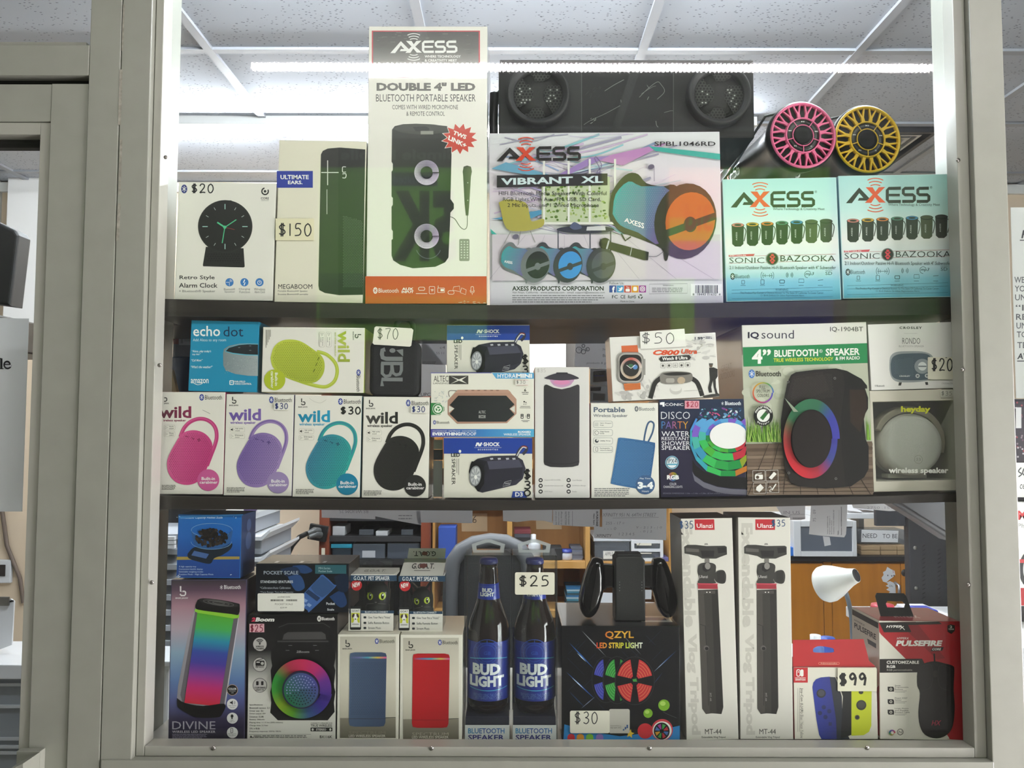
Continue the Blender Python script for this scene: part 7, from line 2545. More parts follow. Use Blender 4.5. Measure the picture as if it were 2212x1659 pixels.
# bottle speakers in clear hanging cases
AMBER = mat('amber_bottle_glass', '#1c0d08', .06, coat=.6)
def bottle(label, packlabel, x0, x1, xc, yb, dy, price):
 k = CROP['I']
 Yf, dp = YB, .072
 a_, b_ = cpos('I', x0, 900, Yf), cpos('I', x1, 900, Yf)
 zb_ = ZF + .0005
 zt_ = cpos('I', xc, 331, Yf).z
 xm = (a_.x + b_.x) / 2
 w = b_.x - a_.x - .001
 t = thing('clear_bottle_case', packlabel, 'box', (xm, Yf, zb_), group='clear hanging cases for bottle speakers')
 h = zt_ - zb_
 m = MB().box((-w / 2, 0, .0005), (w / 2, dp, h), 0, None, .001)
 for sx in (-1, 1):   # folded rims
  m.box((sx * w / 2 - .0006, -.0006, .0005), (sx * w / 2 + .0004, .0004, h))
 m.box((-w / 2, -.0006, h - .012), (w / 2, -.0001, h - .0113))
 m.build('clear_case', CLEAR, t)
 m = MB()
 tb = [(-.024, 0), (.024, 0), (.026, .013), (.004, .0205), (-.004, .0205), (-.026, .013)]
 hol = [(-.018, .004), (.018, .004), (.019, .0105), (.002, .0155), (-.002, .0155), (-.019, .0105)]
 tb = [(u, v) for u, v in tb]
 panel_with_hole(m, tb, hol, dp * .4, dp * .4 + .0012, 0, None)
 m.build('hang_tab', clear_mat('milky_tab', tint='#eef0f0', gloss=1, haze=.35), t, loc=(0, 0, h))
 fc = lambda px, py: (at(px, py, Yf).x - xm, at(px, py, Yf).z - zb_)
 kk = (k[0], k[1] + (xm - cpos('I', 1067, 900, Yf).x) * 0 + (x0 - 912) * k[0], k[2] + dy * k[0])
 f2 = lambda x, y: fc(kk[1] + x * kk[0], kk[2] + y * kk[0])
 m = MB()
 zc = f2(912, 1440)[1]
 m.box((-w / 2 + .0015, .002, .001), (w / 2 - .0015, .0026, zc), 0, lin('#d8d9d8'))
 A = Art(m, fc, kk, y=.002)
 A.t('BLUETOOTH', 938, 1460, 1176, 1495, ['#2f8ab8', '#3a4f9a', '#3f7ab8'], .02)
 A.t('SPEAKER', 938, 1503, 1174, 1538, ['#3a2f7a', '#2a2f80'], .025)
 m.build('base_card', print_mat('sticker_paper', .55), t)
 m = MB()
 m.box((-w / 2 + .002, .005, .001), (w / 2 - .002, dp - .004, zc + .012), 0, lin('#1c1c30'), .001)
 m.build('tray', print_mat('sticker_paper', .55), t)
 m = MB()
 z1 = f2(912, 870)[1]
 m.add([(-w / 2 + .001, dp - .0012, zc), (w / 2 - .001, dp - .0012, zc), (w / 2 - .001, dp - .0012, z1), (-w / 2 + .001, dp - .0012, z1)], [(0, 1, 2, 3)], 0, lin('#15245a'))
 m.add([(-w / 2 + .001, dp - .0008, zc), (w / 2 - .001, dp - .0008, zc), (w / 2 - .001, dp - .0008, z1), (-w / 2 + .001, dp - .0008, z1)], [(3, 2, 1, 0)], 0, lin('#15245a'))
 m.build('back_card', print_mat('sticker_paper', .55), t)
 if price:
  m = MB()
  pts = [fc(k[1] + x * k[0], k[2] + y * k[0]) for x, y in rrect(1244, 440, 1502, 585, 12)]
  m.prism(pts[::-1], -.0022, -.0012, 0, lin('#dfdaca'))
  A = Art(m, fc, k, y=-.0022)
  A.hand('$25', 1268, 462, 1466, 530, 8, '#141414')
  m.build('price_label', print_mat('sticker_paper', .55), t)
 # the bottle
 bz = zc + .0125
 pc = f2(1067, 900)
 s = Yf / F * k[0] * 1.025
 yc = dp / 2 + .001
 bt = thing('bottle_speaker', label, 'speaker', (xm + pc[0], Yf + yc, zb_ + bz), group='bottle speakers in clear cases')
 Hh = lambda y: f2(1067, y)[1] - bz
 prof = [(.0001, 0), (90 * s, 0), (112 * s, .003), (126 * s, .012), (131 * s, .022), (132 * s, Hh(1290)), (132 * s, Hh(880)), (129 * s, Hh(830)), (118 * s, Hh(775)), (96 * s, Hh(715)), (78 * s, Hh(660)), (70 * s, Hh(620)), (63 * s, Hh(540)), (56 * s, Hh(440)), (55 * s, Hh(405)), (50 * s, Hh(402))]
 m = MB().lathe(prof, 48, 0, None, None, caps=False)
 m.build('bottle', AMBER, bt)
 m = MB().lathe([(58 * s, Hh(408)), (60 * s, Hh(402)), (58 * s, Hh(382)), (50 * s, Hh(370)), (.0001, Hh(368))], 32, 0, None, None, caps=False)
 m.build('cap', mat('blue_bottle_cap', '#2b2f6a', .35), bt)
 R_ = 132 * s + .0004
 m = MB().lathe([(R_, Hh(1290)), (R_, Hh(905))], 64, 0, lin('#1a2f8c'), None, caps=False)
 fb = lambda px, py: (at(px, py, Yf).x - bt.location.x, at(px, py, Yf).z - bt.location.z)
 def cyl(r):
  return lambda u, v, e: (u * 1.02, -math.sqrt(max((r + e) ** 2 - (u * 1.02) ** 2, 1e-9)), v)
 A = Art(m, fb, kk, wrap=cyl(R_))
 A.fine = .004
 for r_ in (90, 70, 55):
  A.ring(1062, 975, r_, 4, '#2a4fae', 0, 360)
 for i in range(12):
  q_ = math.radians(30 * i)
  A.line([(1062 + 60 * math.cos(q_), 975 + 60 * math.sin(q_)), (1062 + 100 * math.cos(q_), 975 + 85 * math.sin(q_))], 4, '#2747a4')
 A.t('GB', 1040, 962, 1085, 985, '#2a4fae', .02)
 for ya, bow in ((1018, 12), (1208, 12)):
  A.line([(950 + 24 * i, ya - bow * (1 - ((i - 5) / 5) ** 2) * (-1 if ya > 1100 else 1)) for i in range(11)], 5, '#4aa4cc')
 A.t('BUD', 968, 1043, 1146, 1118, '#e3e8ec', .05)
 A.t('LIGHT', 948, 1124, 1170, 1196, '#e3e8ec', .05)
 A.t('BREWED USING THE CHOICE', 975, 1240, 1160, 1260, '#5f7cc0', .0)
 A.t('BEST BARLEY MALT, AND', 985, 1260, 1150, 1280, '#5f7cc0', .0)
 m.build('label', print_mat('bottle_label', .3, .4), bt)
 r0, r1 = 70 * s + .0005, 62 * s + .0005
 za, zb2 = Hh(640), Hh(535)
 m = MB().lathe([(r0 + .0004, za), (r1 + .0004, zb2)], 48, 0, lin('#1c349a'), None, caps=False)
 A = Art(m, fb, kk, wrap=lambda u, v, e: (u, -math.sqrt(max((r0 + (r1 - r0) * (v - za) / (zb2 - za) + .0006 + e) ** 2 - u * u, 1e-9)), v))
 A.fine = .003
 A.line([(1012, 553), (1110, 553), (1110, 620), (1012, 620)], 2, '#4a6ac4', True)
 A.t('BUD', 1026, 562, 1095, 588, '#e3e8ec', .05)
 A.t('LIGHT', 1014, 590, 1106, 616, '#e3e8ec', .05)
 m.build('neck_label', print_mat('bottle_label', .3, .4), bt)
 return t
bottle('brown bottle speaker with blue labels and no price card before it', 'clear hanging case without a price card', 912, 1218, 1067, 0, 0, False)
bottle('brown bottle speaker with blue labels behind the twenty five dollar card', 'clear hanging case with a twenty five dollar card', 1222, 1522, 1370, 0, 0, True)
# black hand grip for two small controllers
YG2 = 1.302
fg = lambda x, y: cpos('U', x, y, YG2)
o = cpos('U', 1063, 1585, 1.288)
zq = top_of(bpy.data.objects['light_strip_box']) + .0006
t = thing('controller_grip', 'black two-handled controller grip standing on the light strip carton', 'controller', (o.x, YG2, zq))
lg = lambda x, y: (fg(x, y).x - o.x, fg(x, y).z - zq)
zlow = lg(560, 1555)[1]
GL = mat('glossy_black_plastic', '#0b0b0c', .14, coat=.4)
for sx in (0, 1):
 pts = [(600, 795), (640, 780), (710, 790), (745, 835), (750, 1175), (738, 1230), (715, 1310), (685, 1420), (640, 1500), (590, 1542), (545, 1550), (495, 1530), (448, 1455), (430, 1370), (440, 1240), (480, 1080), (520, 950), (562, 850)]
 P_ = [lg((2126 - x) if sx else x, y) for x, y in pts]
 P_ = [(u, max(v - zlow + .0005, .0005)) for u, v in P_]
 m = MB().prism(closed(P_, 2), .0, .036, bev=.011)
 for i in range(len(m.s)): m.s[i] = True
 g_ = m.build('handle', GL, t)
 P2 = [lg((2126 - x) if sx else x, y) for x, y in ((612, 815), (640, 808), (700, 818), (740, 826), (738, 832), (690, 830), (640, 824))]
 m = MB().prism([(u, v - zlow) for u, v in P2], .012, .02)
 m.build('trim_line', mat('pale_reflector_trim', '#d8d8d8', .3), g_)
P_ = [lg(745, 845), lg(880, 852), lg(880, 1142), lg(790, 1142), lg(752, 1175)]
Q_ = [(-u + 2 * (lg(1063, 900)[0]), v) for u, v in P_]
for pq in (P_, Q_):
 m = MB().prism(pq, .008, .03, bev=.003)
 m.build('bridge', GL, t)
m = MB()
a_, b_ = lg(878, 1580), lg(1255, 735)
m.prism([(a_[0], 0), (b_[0], 0), (b_[0], b_[1] - .004), (b_[0] - .006, b_[1] + .003), (a_[0] + .004, b_[1] + .003), (a_[0], b_[1] - .001)], -.008, .032, bev=.0025)
c1, c2 = lg(900, 700), lg(1222, 688)
m.box((c1[0], -.004, b_[1] + .001), (c2[0], .03, c2[1]), 0, None, .002)
m.build('centre_block', BLKM, t)
for x in (930, 1214):
 m = MB()
 for y in (1040, 1076, 1112, 1148):
  u, v = lg(x, y)
  m.lathe([(.0001, .0005), (.0006, .0004), (.0006, 0)], 8, 0, None, Matrix.Translation((u, -.008, v)) @ Matrix.Rotation(math.radians(90), 4, 'X'))
 m.build('dot_row', mat('indicator_grey', '#8a8a8a', .4), t)
# clear sleeve beside the lower torch speaker carton
p0, p1 = cpos('E', 129, 1560, YB + .01), cpos('E', 222, 1052, YB + .01)
zs = Z(1077, YB, 945)
t = thing('clear_accessory_sleeve', 'narrow clear sleeve with a grey card, wedged beside the blue torch speaker carton', 'packet', ((p0.x + p1.x) / 2, YB + .01, zs))
w_ = (p1.x - p0.x) / 2
h_ = p1.z - zs
MB().box((-w_, 0, 0), (w_, .03, h_), 0, None, .0008).build('sleeve', CLEAR, t)
m = MB()
m.box((-w_ + .001, .012, .001), (w_ - .001, .0126, h_ * .62), 0, lin('#8f8e88'))
m.box((-w_ + .001, .012, h_ * .63), (w_ - .001, .02, h_ * .8), 0, lin('#191a1c'))
m.box((-w_ + .001, .012, h_ * .81), (w_ - .001, .0126, h_ * .97), 0, lin('#c9c6bd'))
m.build('card', print_mat('sticker_paper', .55), t)
# round fabric speaker in its windowed carton
k = CROP['G']
q = [(k[1] + x * k[0], k[2] + y * k[0]) for x, y in ((1154, 674), (1880, 657), (1912, 1497), (1187, 1518))]
B, w, h, rot = frame_of(q, YB)
t = thing('window_carton', 'beige windowed carton holding the round pale speaker, tagged thirty five', 'box', B, (0, -rot, 0))
Mw = Matrix.Translation(B) @ Matrix.Rotation(-rot, 4, 'Y')
Mwi = Mw.inverted()
def fcw(px, py):
 d_ = Mwi.to_3x3() @ ray(px, py)
 o_ = Mwi @ EYE
 p_ = o_ + d_ * (-o_.y / d_.y)
 return (p_.x, p_.z)
w -= .001
g_ = lambda x, y: fcw(k[1] + x * k[0], k[2] + y * k[0])
dp = .11
zt_, zb_ = g_(1500, 758)[1], g_(1500, 1422)[1]
m = MB()
cc = lin('#cbc5b6')
m.box((-w / 2, 0, zt_), (w / 2, dp, h), 0, cc, .0008)
m.box((-w / 2, 0, 0), (w / 2, dp, zb_), 0, cc, .0008)
m.box((-w / 2, 0, zb_), (-w / 2 + .004, dp, zt_), 0, cc)
m.box((w / 2 - .004, 0, zb_), (w / 2, dp, zt_), 0, cc)
m.box((-w / 2 + .004, dp - .004, zb_), (w / 2 - .004, dp, zt_), 0, cc)
A = Art(m, fcw, k)
A.t('Target', 1540, 1466, 1586, 1474, '#d8d4c6') if False else None
m.build('carton', print_mat('sticker_paper', .55), t)
MB().box((-w / 2 + .0042, .0006, zb_ + .0002), (w / 2 - .0042, .0012, zt_ - .0002)).build('window', CLEAR, t)
m = MB()
A = Art(m, fcw, k, y=.0006)
A.t('heyday', 1415, 800, 1660, 862, '#cfd02a', .045)
m.build('lettering', print_mat('sticker_paper', .55), t)
m = MB()
A = Art(m, fcw, k, y=.0006)
A.t('wireless speaker', 1312, 1312, 1810, 1372, '#efeee8', .035)
m.build('lettering', print_mat('sticker_paper', .55), t)
m = MB()
pts = [g_(1738, 668), g_(1858, 664), g_(1862, 724), g_(1742, 730)]
m.prism(pts, -.0012, -.0008, 0, lin('#d8d4c8'))
A = Art(m, fcw, k, y=-.0012)
A.hand('$35', 1745, 676, 1835, 710, 3, '#6a6862')
A.r(1748, 716, 1850, 718, '#8a8880')
m.build('price_label', print_mat('sticker_paper', .55), t)
c_ = Mw @ Vector((g_(1528, 1120)[0], 0, g_(1528, 1120)[1]))
rs = 258 * k[0] * YB / F
sp_ = thing('round_speaker', 'round pale fabric speaker with a broad carry ring behind the clear window', 'speaker', (c_.x, c_.y + .0145, c_.z))
Mx = Matrix.Rotation(math.radians(90), 4, 'X')
m = MB().lathe([(.0001, .0105), (rs * .8, .010), (rs * .95, .007), (rs, 0), (rs, -.03), (rs * .9, -.045), (.0001, -.045)], 64, 0, None, Mx, caps=False)
m.build('fabric_front', mat('pale_speaker_fabric', '#e4dfd3', .8, noise=.1, nscale=900, bump=.4, bscale=1400), sp_)
m = MB().lathe([(rs * 1.0005, -.028), (rs * 1.03, -.026), (rs * 1.04, -.03), (rs * 1.03, -.04), (rs * .96, -.044)], 64, 0, None, Mx, caps=False)
m.build('rim', mat('pale_rim_plastic', '#d6d1c5', .45), sp_)
# broad strap over the top
pts = []
for i in range(25):
 a_ = math.radians(200 - 215 * i / 24)
 ra, rb_ = rs * (1.03), rs * (1.13 + .13 * math.sin(math.pi * i / 24))
 pts.append((a_, ra, rb_))
m = MB()
P_ = [(ra * math.cos(a_), ra * math.sin(a_)) for a_, ra, rb_ in pts if math.degrees(a_) < 160] + [(rb_ * math.cos(a_), rb_ * math.sin(a_)) for a_, ra, rb_ in pts[::-1] if math.degrees(a_) < 160]
m.prism(P_, .0, .03, bev=.002)
m.build('carry_ring', mat('beige_strap', '#a89d89', .5), sp_)
m = MB()
A = Art(m, lambda u, v: (u, v), (1, 0, 0), y=-.0112)
A.ring(.0065, -.0228, .0062, .0006, '#b0ab9e')
A.t('33', .003, -.0205, .010, -.0252, '#b0ab9e')
m.build('badge', print_mat('sticker_paper', .55), sp_)
# stands on the foot of its carton
m = MB().box((-.03, .012, -(c_.z - B.z) + zb_ + .0025), (.03, .035, -rs * .97))
m.build('foot_block', mat('pale_rim_plastic', '#d6d1c5', .45), sp_)
# ------------------------------------------------------------------ the office seen between the goods
OAK = wood_mat('oak_veneer', '#b98a4a', '#c99b5c', (6, 6, .8), .4)
OAKD = wood_mat('oak_back_panel', '#8f6434', '#9d7140', (6, 6, .8), .5)
CHERRY = wood_mat('cherry_veneer', '#6e3420', '#7d3f28', (8, 8, .8), .4)
MAPLE = wood_mat('maple_door', '#b5721c', '#c68024', (8, 8, .7), .38)
WPL = mat('white_plastic', '#dfe1e4', .4)
PAPER = print_mat('plain_paper', .7)
SHEET = sheet_mat('thin_paper')
SMOKE = clear_mat('cloudy_bin_plastic', tint='#c9ced4', gloss=.7, haze=.25, hazec='#aeb6c0', rough=.12)
def put(name, label, cat, group=None, loc=(0, 0, 0), rot=(0, 0, 0)):
 return thing(name, label, cat, loc, rot, group)
def pbox(name, parent, p0, p1, Y0, Y1, m, crop='X', bev=.001, col=None, org=None):
 "box whose front corners lie behind two photographed points"
 a, b = cpos(crop, p0[0], p0[1], Y0), cpos(crop, p1[0], p1[1], Y0)
 o = org or Vector((0, 0, 0))
 mb = MB().box((min(a.x, b.x) - o.x, Y0 - o.y, min(a.z, b.z) - o.z), (max(a.x, b.x) - o.x, Y1 - o.y, max(a.z, b.z) - o.z), 0, col, bev)
 return mb.build(name, m, parent)
# --- white counter behind the display
ct = MB()
ct.box((.30, 1.68, 1.045), (1.35, 1.90, 1.072), 0, None, .002)
ct.box((.92, 1.9, 1.045), (1.35, 2.3, 1.072), 0, None, .002)
ct.build('counter', mat('white_counter', '#d9dadb', .35), None, 'white L-shaped counter behind the lower display ledge', 'counter')
slab('counter_plinth', (.33, 1.72, 0), (1.3, 1.88, 1.044), mat('grey_plinth', '#77756f', .6), kind=None)
o = bpy.data.objects['counter_plinth']
o.parent = bpy.data.objects['counter']
# --- cherry bookcase with bins
YC = 3.25
def zs(crop, y, Y, x=1106): return cpos(crop, x, y, Y).z
def xs(crop, x, Y): return cpos(crop, x, 200, Y).x
t = put('bookcase', 'cherry red bookcase holding clear bins', 'bookcase')
xa, xb = xs('S', 166, YC), xs('S', 968, YC)
xi, xj = xs('S', 238, YC), xs('S', 902, YC)
top = 1.75
MB().box((xa, YC, 0), (xi, YBACK - .02, top), 0, None, .002).build('side_panel', CHERRY, t)
MB().box((xj, YC, 0), (xb, YBACK - .02, top), 0, None, .002).build('side_panel', CHERRY, t)
MB().box((xi, YBACK - .05, 0), (xj, YBACK - .02, top)).build('back_panel', mat('black_back_panel', '#1c1b1d', .6), t)
MB().box((xi, YC, top - .03), (xj, YBACK - .02, top)).build('top_board', CHERRY, t)
zsh = []
for y, nm in ((268, 'shelf_board'), (436, 'shelf_board'), (118, 'shelf_board')):
 z = zs('S', y, YC)
 zsh.append(z)
 MB().box((xi, YC + .01, z - .02), (xj, YBACK - .05, z)).build(nm, mat('black_back_panel', '#1c1b1d', .6), t)
m = MB()
a_, b_ = cpos('S', 182, 408, YC - .0005), cpos('S', 208, 348, YC - .0005)
m.box((a_.x, YC - .0012, a_.z), (b_.x, YC - .0002, b_.z), 0, lin('#d9d4c0'))
m.build('white_tag', PAPER, t)
def sit(name, label, cat, x0, x1, ytop, z, Y, d, c, crop='S', group=None, lid=None, m_=None, tagc=None):
 a, b = xs(crop, x0, Y), xs(crop, x1, Y)
 zt = zs(crop, ytop, Y)
 t_ = put(name, label, cat, group, ((a + b) / 2, Y, z + .0006))
 w = (b - a) / 2
 h = zt - z - .0006
 MB().box((-w, 0, 0), (w, d, h), 0, lin(c), min(.004, h * .1)).build('body', m_ or PAPER, t_)
 if lid:
  MB().box((-w - .004, -.004, h + .0003), (w + .004, d + .004, h + .016), 0, None, .002).build('lid', mat('lid_' + lid[1:], lid, .4), t_)
 if tagc:
  MB().box((-w * .4, -.0016, h * .1), (w * .4, -.0004, h * .55), 0, lin(tagc)).build('paper_tag', PAPER, t_)
 return t_
sit('carton', 'small white carton on the upper shelf of the cherry bookcase', 'box', 262, 352, 192, zsh[0], YC + .03, .12, '#b9babc')
sit('carton', 'flat white carton on the upper shelf of the cherry bookcase', 'box', 576, 662, 228, zsh[0], YC + .03, .12, '#c9cacc')
sit('clear_bag', 'crumpled clear bag on the upper shelf beside the flat white carton', 'bag', 455, 560, 215, zsh[0], YC + .05, .15, '#8f959c', m_=SMOKE)
sit('clear_bag', 'clear bag near the end of the upper cherry bookcase shelf', 'bag', 760, 845, 215, zsh[0], YC + .05, .15, '#6f757c', m_=SMOKE)
sit('storage_bin', 'clear bin with a teal lid in the cherry bookcase', 'bin', 262, 398, 350, zsh[1], YC + .02, .25, '#26323a', m_=mat('dark_clear_bin', '#28323a', .2), lid='#2a8fa8')
sit('storage_bin', 'clear bin with a white paper tag in the cherry bookcase', 'bin', 410, 645, 318, zsh[1], YC + .02, .25, '#4a5058', m_=mat('grey_clear_bin', '#4c525a', .2), tagc='#9a9ca0')
sit('storage_bin', 'untagged clear bin beside the tagged one in the cherry bookcase', 'bin', 660, 895, 312, zsh[1], YC + .02, .25, '#4a5058', m_=mat('grey_clear_bin2', '#454b54', .2))
# black outlet plate with two plugs on the bookcase edge
p = cpos('S', 155, 238, YC - .02)
t = put('power_outlet', 'tilted black outlet plate with two plugs and a looping cord', 'outlet', None, (p.x, YC - .022, p.z), (0, math.radians(10), 0))
s_ = .29837 * YC / F
MB().box((-66 * s_, 0, -56 * s_), (66 * s_, .0218, 56 * s_), 0, None, .003).build('plate', BLK, t)
for dx, dz in ((-14, 14), (0, -10)):
 MB().tube([(dx * s_ + .01, -.0, dz * s_), (dx * s_, -.03, dz * s_ + .004), (dx * s_ - .02, -.045, dz * s_ - .008)], [.014, .013, .008], 12).build('plug', mat('grey_plug', '#4a4c4c', .35), t)
cd = [(-.03, -.045, -.002), (-.055, -.05, -.02), (-.075, -.052, -.055), (-.09, -.05, -.11), (-.115, -.05, -.18), (-.15, -.05, -.3), (-.2, -.04, -.6)]
MB().tube(cd, .0095, 10).build('cord', BLK, t)
# --- oak bookcase
YO = 3.3
t = put('bookcase', 'pale oak bookcase with three bays behind the office chair', 'bookcase')
xo = [(936, 941), (1096, 1107), (1264, 1274), (1443, 1450)]
zl, zu = at(1106, 1319, YO).z, at(1106, 1213, YO).z
th = .028
xL, xR_ = at(xo[0][0], 932, YO).x, at(xo[-1][1], 932, YO).x
for a, b in xo:
 x0, x1 = at(a, 932, YO).x, at(b, 932, YO).x
 MB().box((x0, YO, 0), (x1, YBACK - .06, 1.8), 0, None, .001).build('upright', OAK, t)
MB().box((xL, YBACK - .058, 0), (xR_, YBACK - .02, 1.8)).build('back_panel', OAKD, t)
for z in (zl, zu, 1.43):
 for (a, b), (c, d_) in zip(xo[:-1], xo[1:]):
  x0, x1 = at(b, 932, YO).x + .0005, at(c, 932, YO).x - .0005
  MB().box((x0, YO + .004, z - th), (x1, YBACK - .06, z), 0, None, .001).build('shelf_board', OAK, t)
sit('carton', 'upright blue carton with a white strip on the oak bookcase', 'box', 1028, 1155, 195, zu, YO + .03, .1, '#2a4a9c')
c_ = bpy.data.objects['carton.002'] if 'carton.002' in bpy.data.objects else None
def note(name, label, crop, pts, Y, c, fn=None, cat='paper', group=None, curl=.0, parent=None, thick=.0004):
 "loose sheet of paper hanging at distance Y"
 P_ = [cpos(crop, x, y, Y) for x, y in pts]
 o = sum(P_, Vector()) / len(P_)
 m = MB()
 q = [(p_.x - o.x, p_.z - o.z) for p_ in P_]
 m.prism(q, 0, thick, 0, lin(c))
 A = Art(m, lambda px, py: (at(px, py, Y).x - o.x, at(px, py, Y).z - o.z), CROP[crop])
 if fn: fn(A)
 return m.build(name, SHEET if Y < 1.7 else PAPER, parent, label, cat, group, loc=o)
for lab, crop, pts, Yn, c, f_ in (
 ('white notice taped inside the middle oak bay, part of a figure six showing', 'S', [(1195, 98), (1382, 98), (1384, 228), (1198, 228)], YBACK - .0592, '#b9a384', lambda A: A.line(smooth([(1300, 115), (1282, 140), (1282, 160), (1300, 160), (1298, 142), (1283, 146)]), 5, '#2a2622')),
 ('pale notice taped inside the bay with the stacked cases', 'S', [(1735, 150), (1920, 150), (1922, 212), (1738, 212)], YBACK - .0592, '#b09a7c', None),
 ('small pale notice inside the lower oak bay', 'S', [(1895, 495), (1935, 495), (1935, 620), (1895, 620)], YBACK - .0592, '#b8aa98', None)):
 note('wall_notice', lab, crop, pts, Yn, c, f_)
# things on the oak shelves
def stack(name, label, group, x0, x1, y0, y1, n, z, Y, cols, crop='S'):
 zt = zs(crop, y0, Y)
 hh_ = (zt - z) / n
 rnd_ = random.Random(n)
 for i in range(n):
  a, b = xs(crop, x0 + rnd_.uniform(0, 8), Y), xs(crop, x1 - rnd_.uniform(0, 8), Y)
  c = cols[i % len(cols)]
  o_ = MB().box(((a - b) / 2, 0, 0), ((b - a) / 2, .13, hh_ * .93), 0, lin(c[1]), .0006).build(name, PAPER, None, label % (c[0], ['lowest', 'second', 'third', 'fourth', 'fifth', 'sixth', 'seventh', 'eighth', 'ninth', 'tenth', 'eleventh', 'twelfth'][i]), 'case', group, loc=((a + b) / 2, Y + .02, z + .0004 + i * hh_))
stack('disc_case', '%s disc case, %s from the shelf in the red topped pile', 'disc cases in the red topped pile', 1578, 1700, 222, 360, 8, zu, YO + .02, [('grey', '#5a5a60'), ('black', '#232326'), ('slate', '#44464e'), ('dark red', '#6a2a30')])
stack('disc_case', '%s disc case, %s from the shelf in the grey pile by the glue bottle', 'disc cases in the grey pile', 1990, 2082, 352, 440, 6, zu, YO + .02, [('grey', '#6a6c76'), ('blue-grey', '#5a6070'), ('dark grey', '#4c4e58')])
stack('disc_case', '%s disc case, %s from the shelf in the teal pile', 'disc cases in the teal pile', 1955, 2075, 640, 800, 11, zl, YO + .02, [('teal', '#3a7a94'), ('pale blue', '#9ab8c8'), ('blue', '#2a6a9a'), ('dark teal', '#2a4a54')])
def bottle_of(name, label, crop, x, ytop, z, Y, r, c1, c2, neck=.45):
 p_ = cpos(crop, x, ytop, Y)
 h = p_.z - z
 t_ = put(name, label, 'bottle', None, (p_.x, Y, z + .0005))
 MB().lathe([(.0001, 0), (r * .92, 0), (r, .003), (r, h * .55), (r * .85, h * .66), (r * neck, h * .74)], 20).build('body', mat('bottle_' + c1[1:], c1, .35), t_)
 MB().lathe([(r * neck * 1.1, h * .72), (r * neck * 1.05, h * .98), (.0001, h)], 16).build('cap', mat('bottle_' + c2[1:], c2, .35), t_)
 return t_
bottle_of('spray_bottle', 'white spray bottle beside the red topped pile of cases', 'S', 1716, 246, zu, YO + .06, .03, '#c9ccd0', '#dfe0e2', .35)
bottle_of('cleaner_bottle', 'white capped bottle half behind the office chair', 'S', 1268, 286, zu, YO + .06, .032, '#c2c4c4', '#d9d9d6', .75)
bottle_of('glue_bottle', 'small white bottle with a broad blue cap on the oak shelf', 'S', 1957, 355, zu, YO + .05, .024, '#b9bcc4', '#24368a', .9)
sit('tool_pouch', 'black pouch lying on the oak shelf before the glue bottle', 'pouch', 1790, 1925, 345, zu, YO + .03, .1, '#17181a')
# clear bins on the third bay
b0 = sit('storage_bin', 'clear bin of watch parts with a handwritten tag on the oak shelf', 'bin', 615, 1065, 530, zu, YO + .02, .25, '#6a7078', 'U', m_=SMOKE, lid='#cfd3d8')
p_ = cpos('U', 730, 755, YO + .018)
note('paper_tag', None, 'U', [(728, 652), (1002, 652), (1002, 752), (730, 755)], YO + .0185, '#d5d3cc', lambda A: A.t('APPLE watch', 748, 668, 960, 715, '#2a2a2e', -.004, .2), None)
o = bpy.data.objects['paper_tag' if 'paper_tag' in bpy.data.objects else 'paper_tag']
for q_ in [x for x in bpy.data.objects if x.name.startswith('paper_tag') and x.parent is None]:
 q_.parent = b0
 q_.location = q_.location - b0.location
sit('bin_filler', 'jumble of dark parts inside the bin of watch parts', 'parts', 640, 1040, 600, zu + .004, YO + .06, .16, '#3a3f46', 'U')
t = put('mini_drawers', 'small white unit of two clear drawers beside the bin of watch parts', 'drawers')
xa, xb = xs('U', 1092, YO), xs('U', 1500, YO)
z1 = zs('U', 522, YO)
zm = zs('U', 648, YO)
m = MB()
m.box((xa, YO + .01, zu + .0006), (xa + .012, YO + .26, z1))
m.box((xb - .012, YO + .01, zu + .0006), (xb, YO + .26, z1))
for z in (zu + .0006, zm - .006, z1 - .012):
 m.box((xa + .012, YO + .01, z), (xb - .012, YO + .26, z + .012))
m.box((xa + .012, YO + .25, zu + .0006), (xb - .012, YO + .26, z1))
m.build('frame', WPL, t)
for za, zb3, tg in ((zu + .014, zm - .008, ''), (zm + .008, z1 - .014, 'Y')):
 m = MB().box((xa + .014, YO + .012, za), (xb - .014, YO + .2, zb3), 0, None, .003)
 d_ = m.build('drawer', SMOKE, t)
 m = MB().box((xa + .02, YO + .0095, za + .02), (xa + .08, YO + .0105, zb3 - .006), 0, lin('#d9d4c4'))
 if tg:
  A = Art(m, lambda px, py: (at(px, py, YO + .0095).x, at(px, py, YO + .0095).z), CROP['U'], y=YO + .0095)
  A.line([(1145, 560), (1172, 590)], 6, '#2a2a2a')
  A.line([(1200, 550), (1160, 622)], 6, '#2a2a2a')
 m.build('drawer_tag', PAPER, d_)
sit('parts_bag', 'violet parts bag on the oak shelf by the mini drawers', 'bag', 1402, 1560, 735, zu, YO - .03 + .035, .1, '#5f5a8a', 'U')
# papers in the lower oak bay seen under the grip
note('paper_sheet', 'white sheet leaning in the lower oak bay under the black grip', 'U', [(700, 1185), (885, 1190), (885, 1450), (680, 1450)], YO - .02, '#d0d3d8')
note('paper_sheet', 'white sheet with rounded corners under the black grip', 'U', [(1255, 1305), (1380, 1310), (1420, 1410), (1270, 1405)], YO - .02, '#d6d8da')
note('paper_sheet', 'pale grey sheet pinned above the rounded sheet', 'U', [(1250, 1150), (1350, 1150), (1345, 1270), (1250, 1270)], YO - .01, '#b4b8bc')
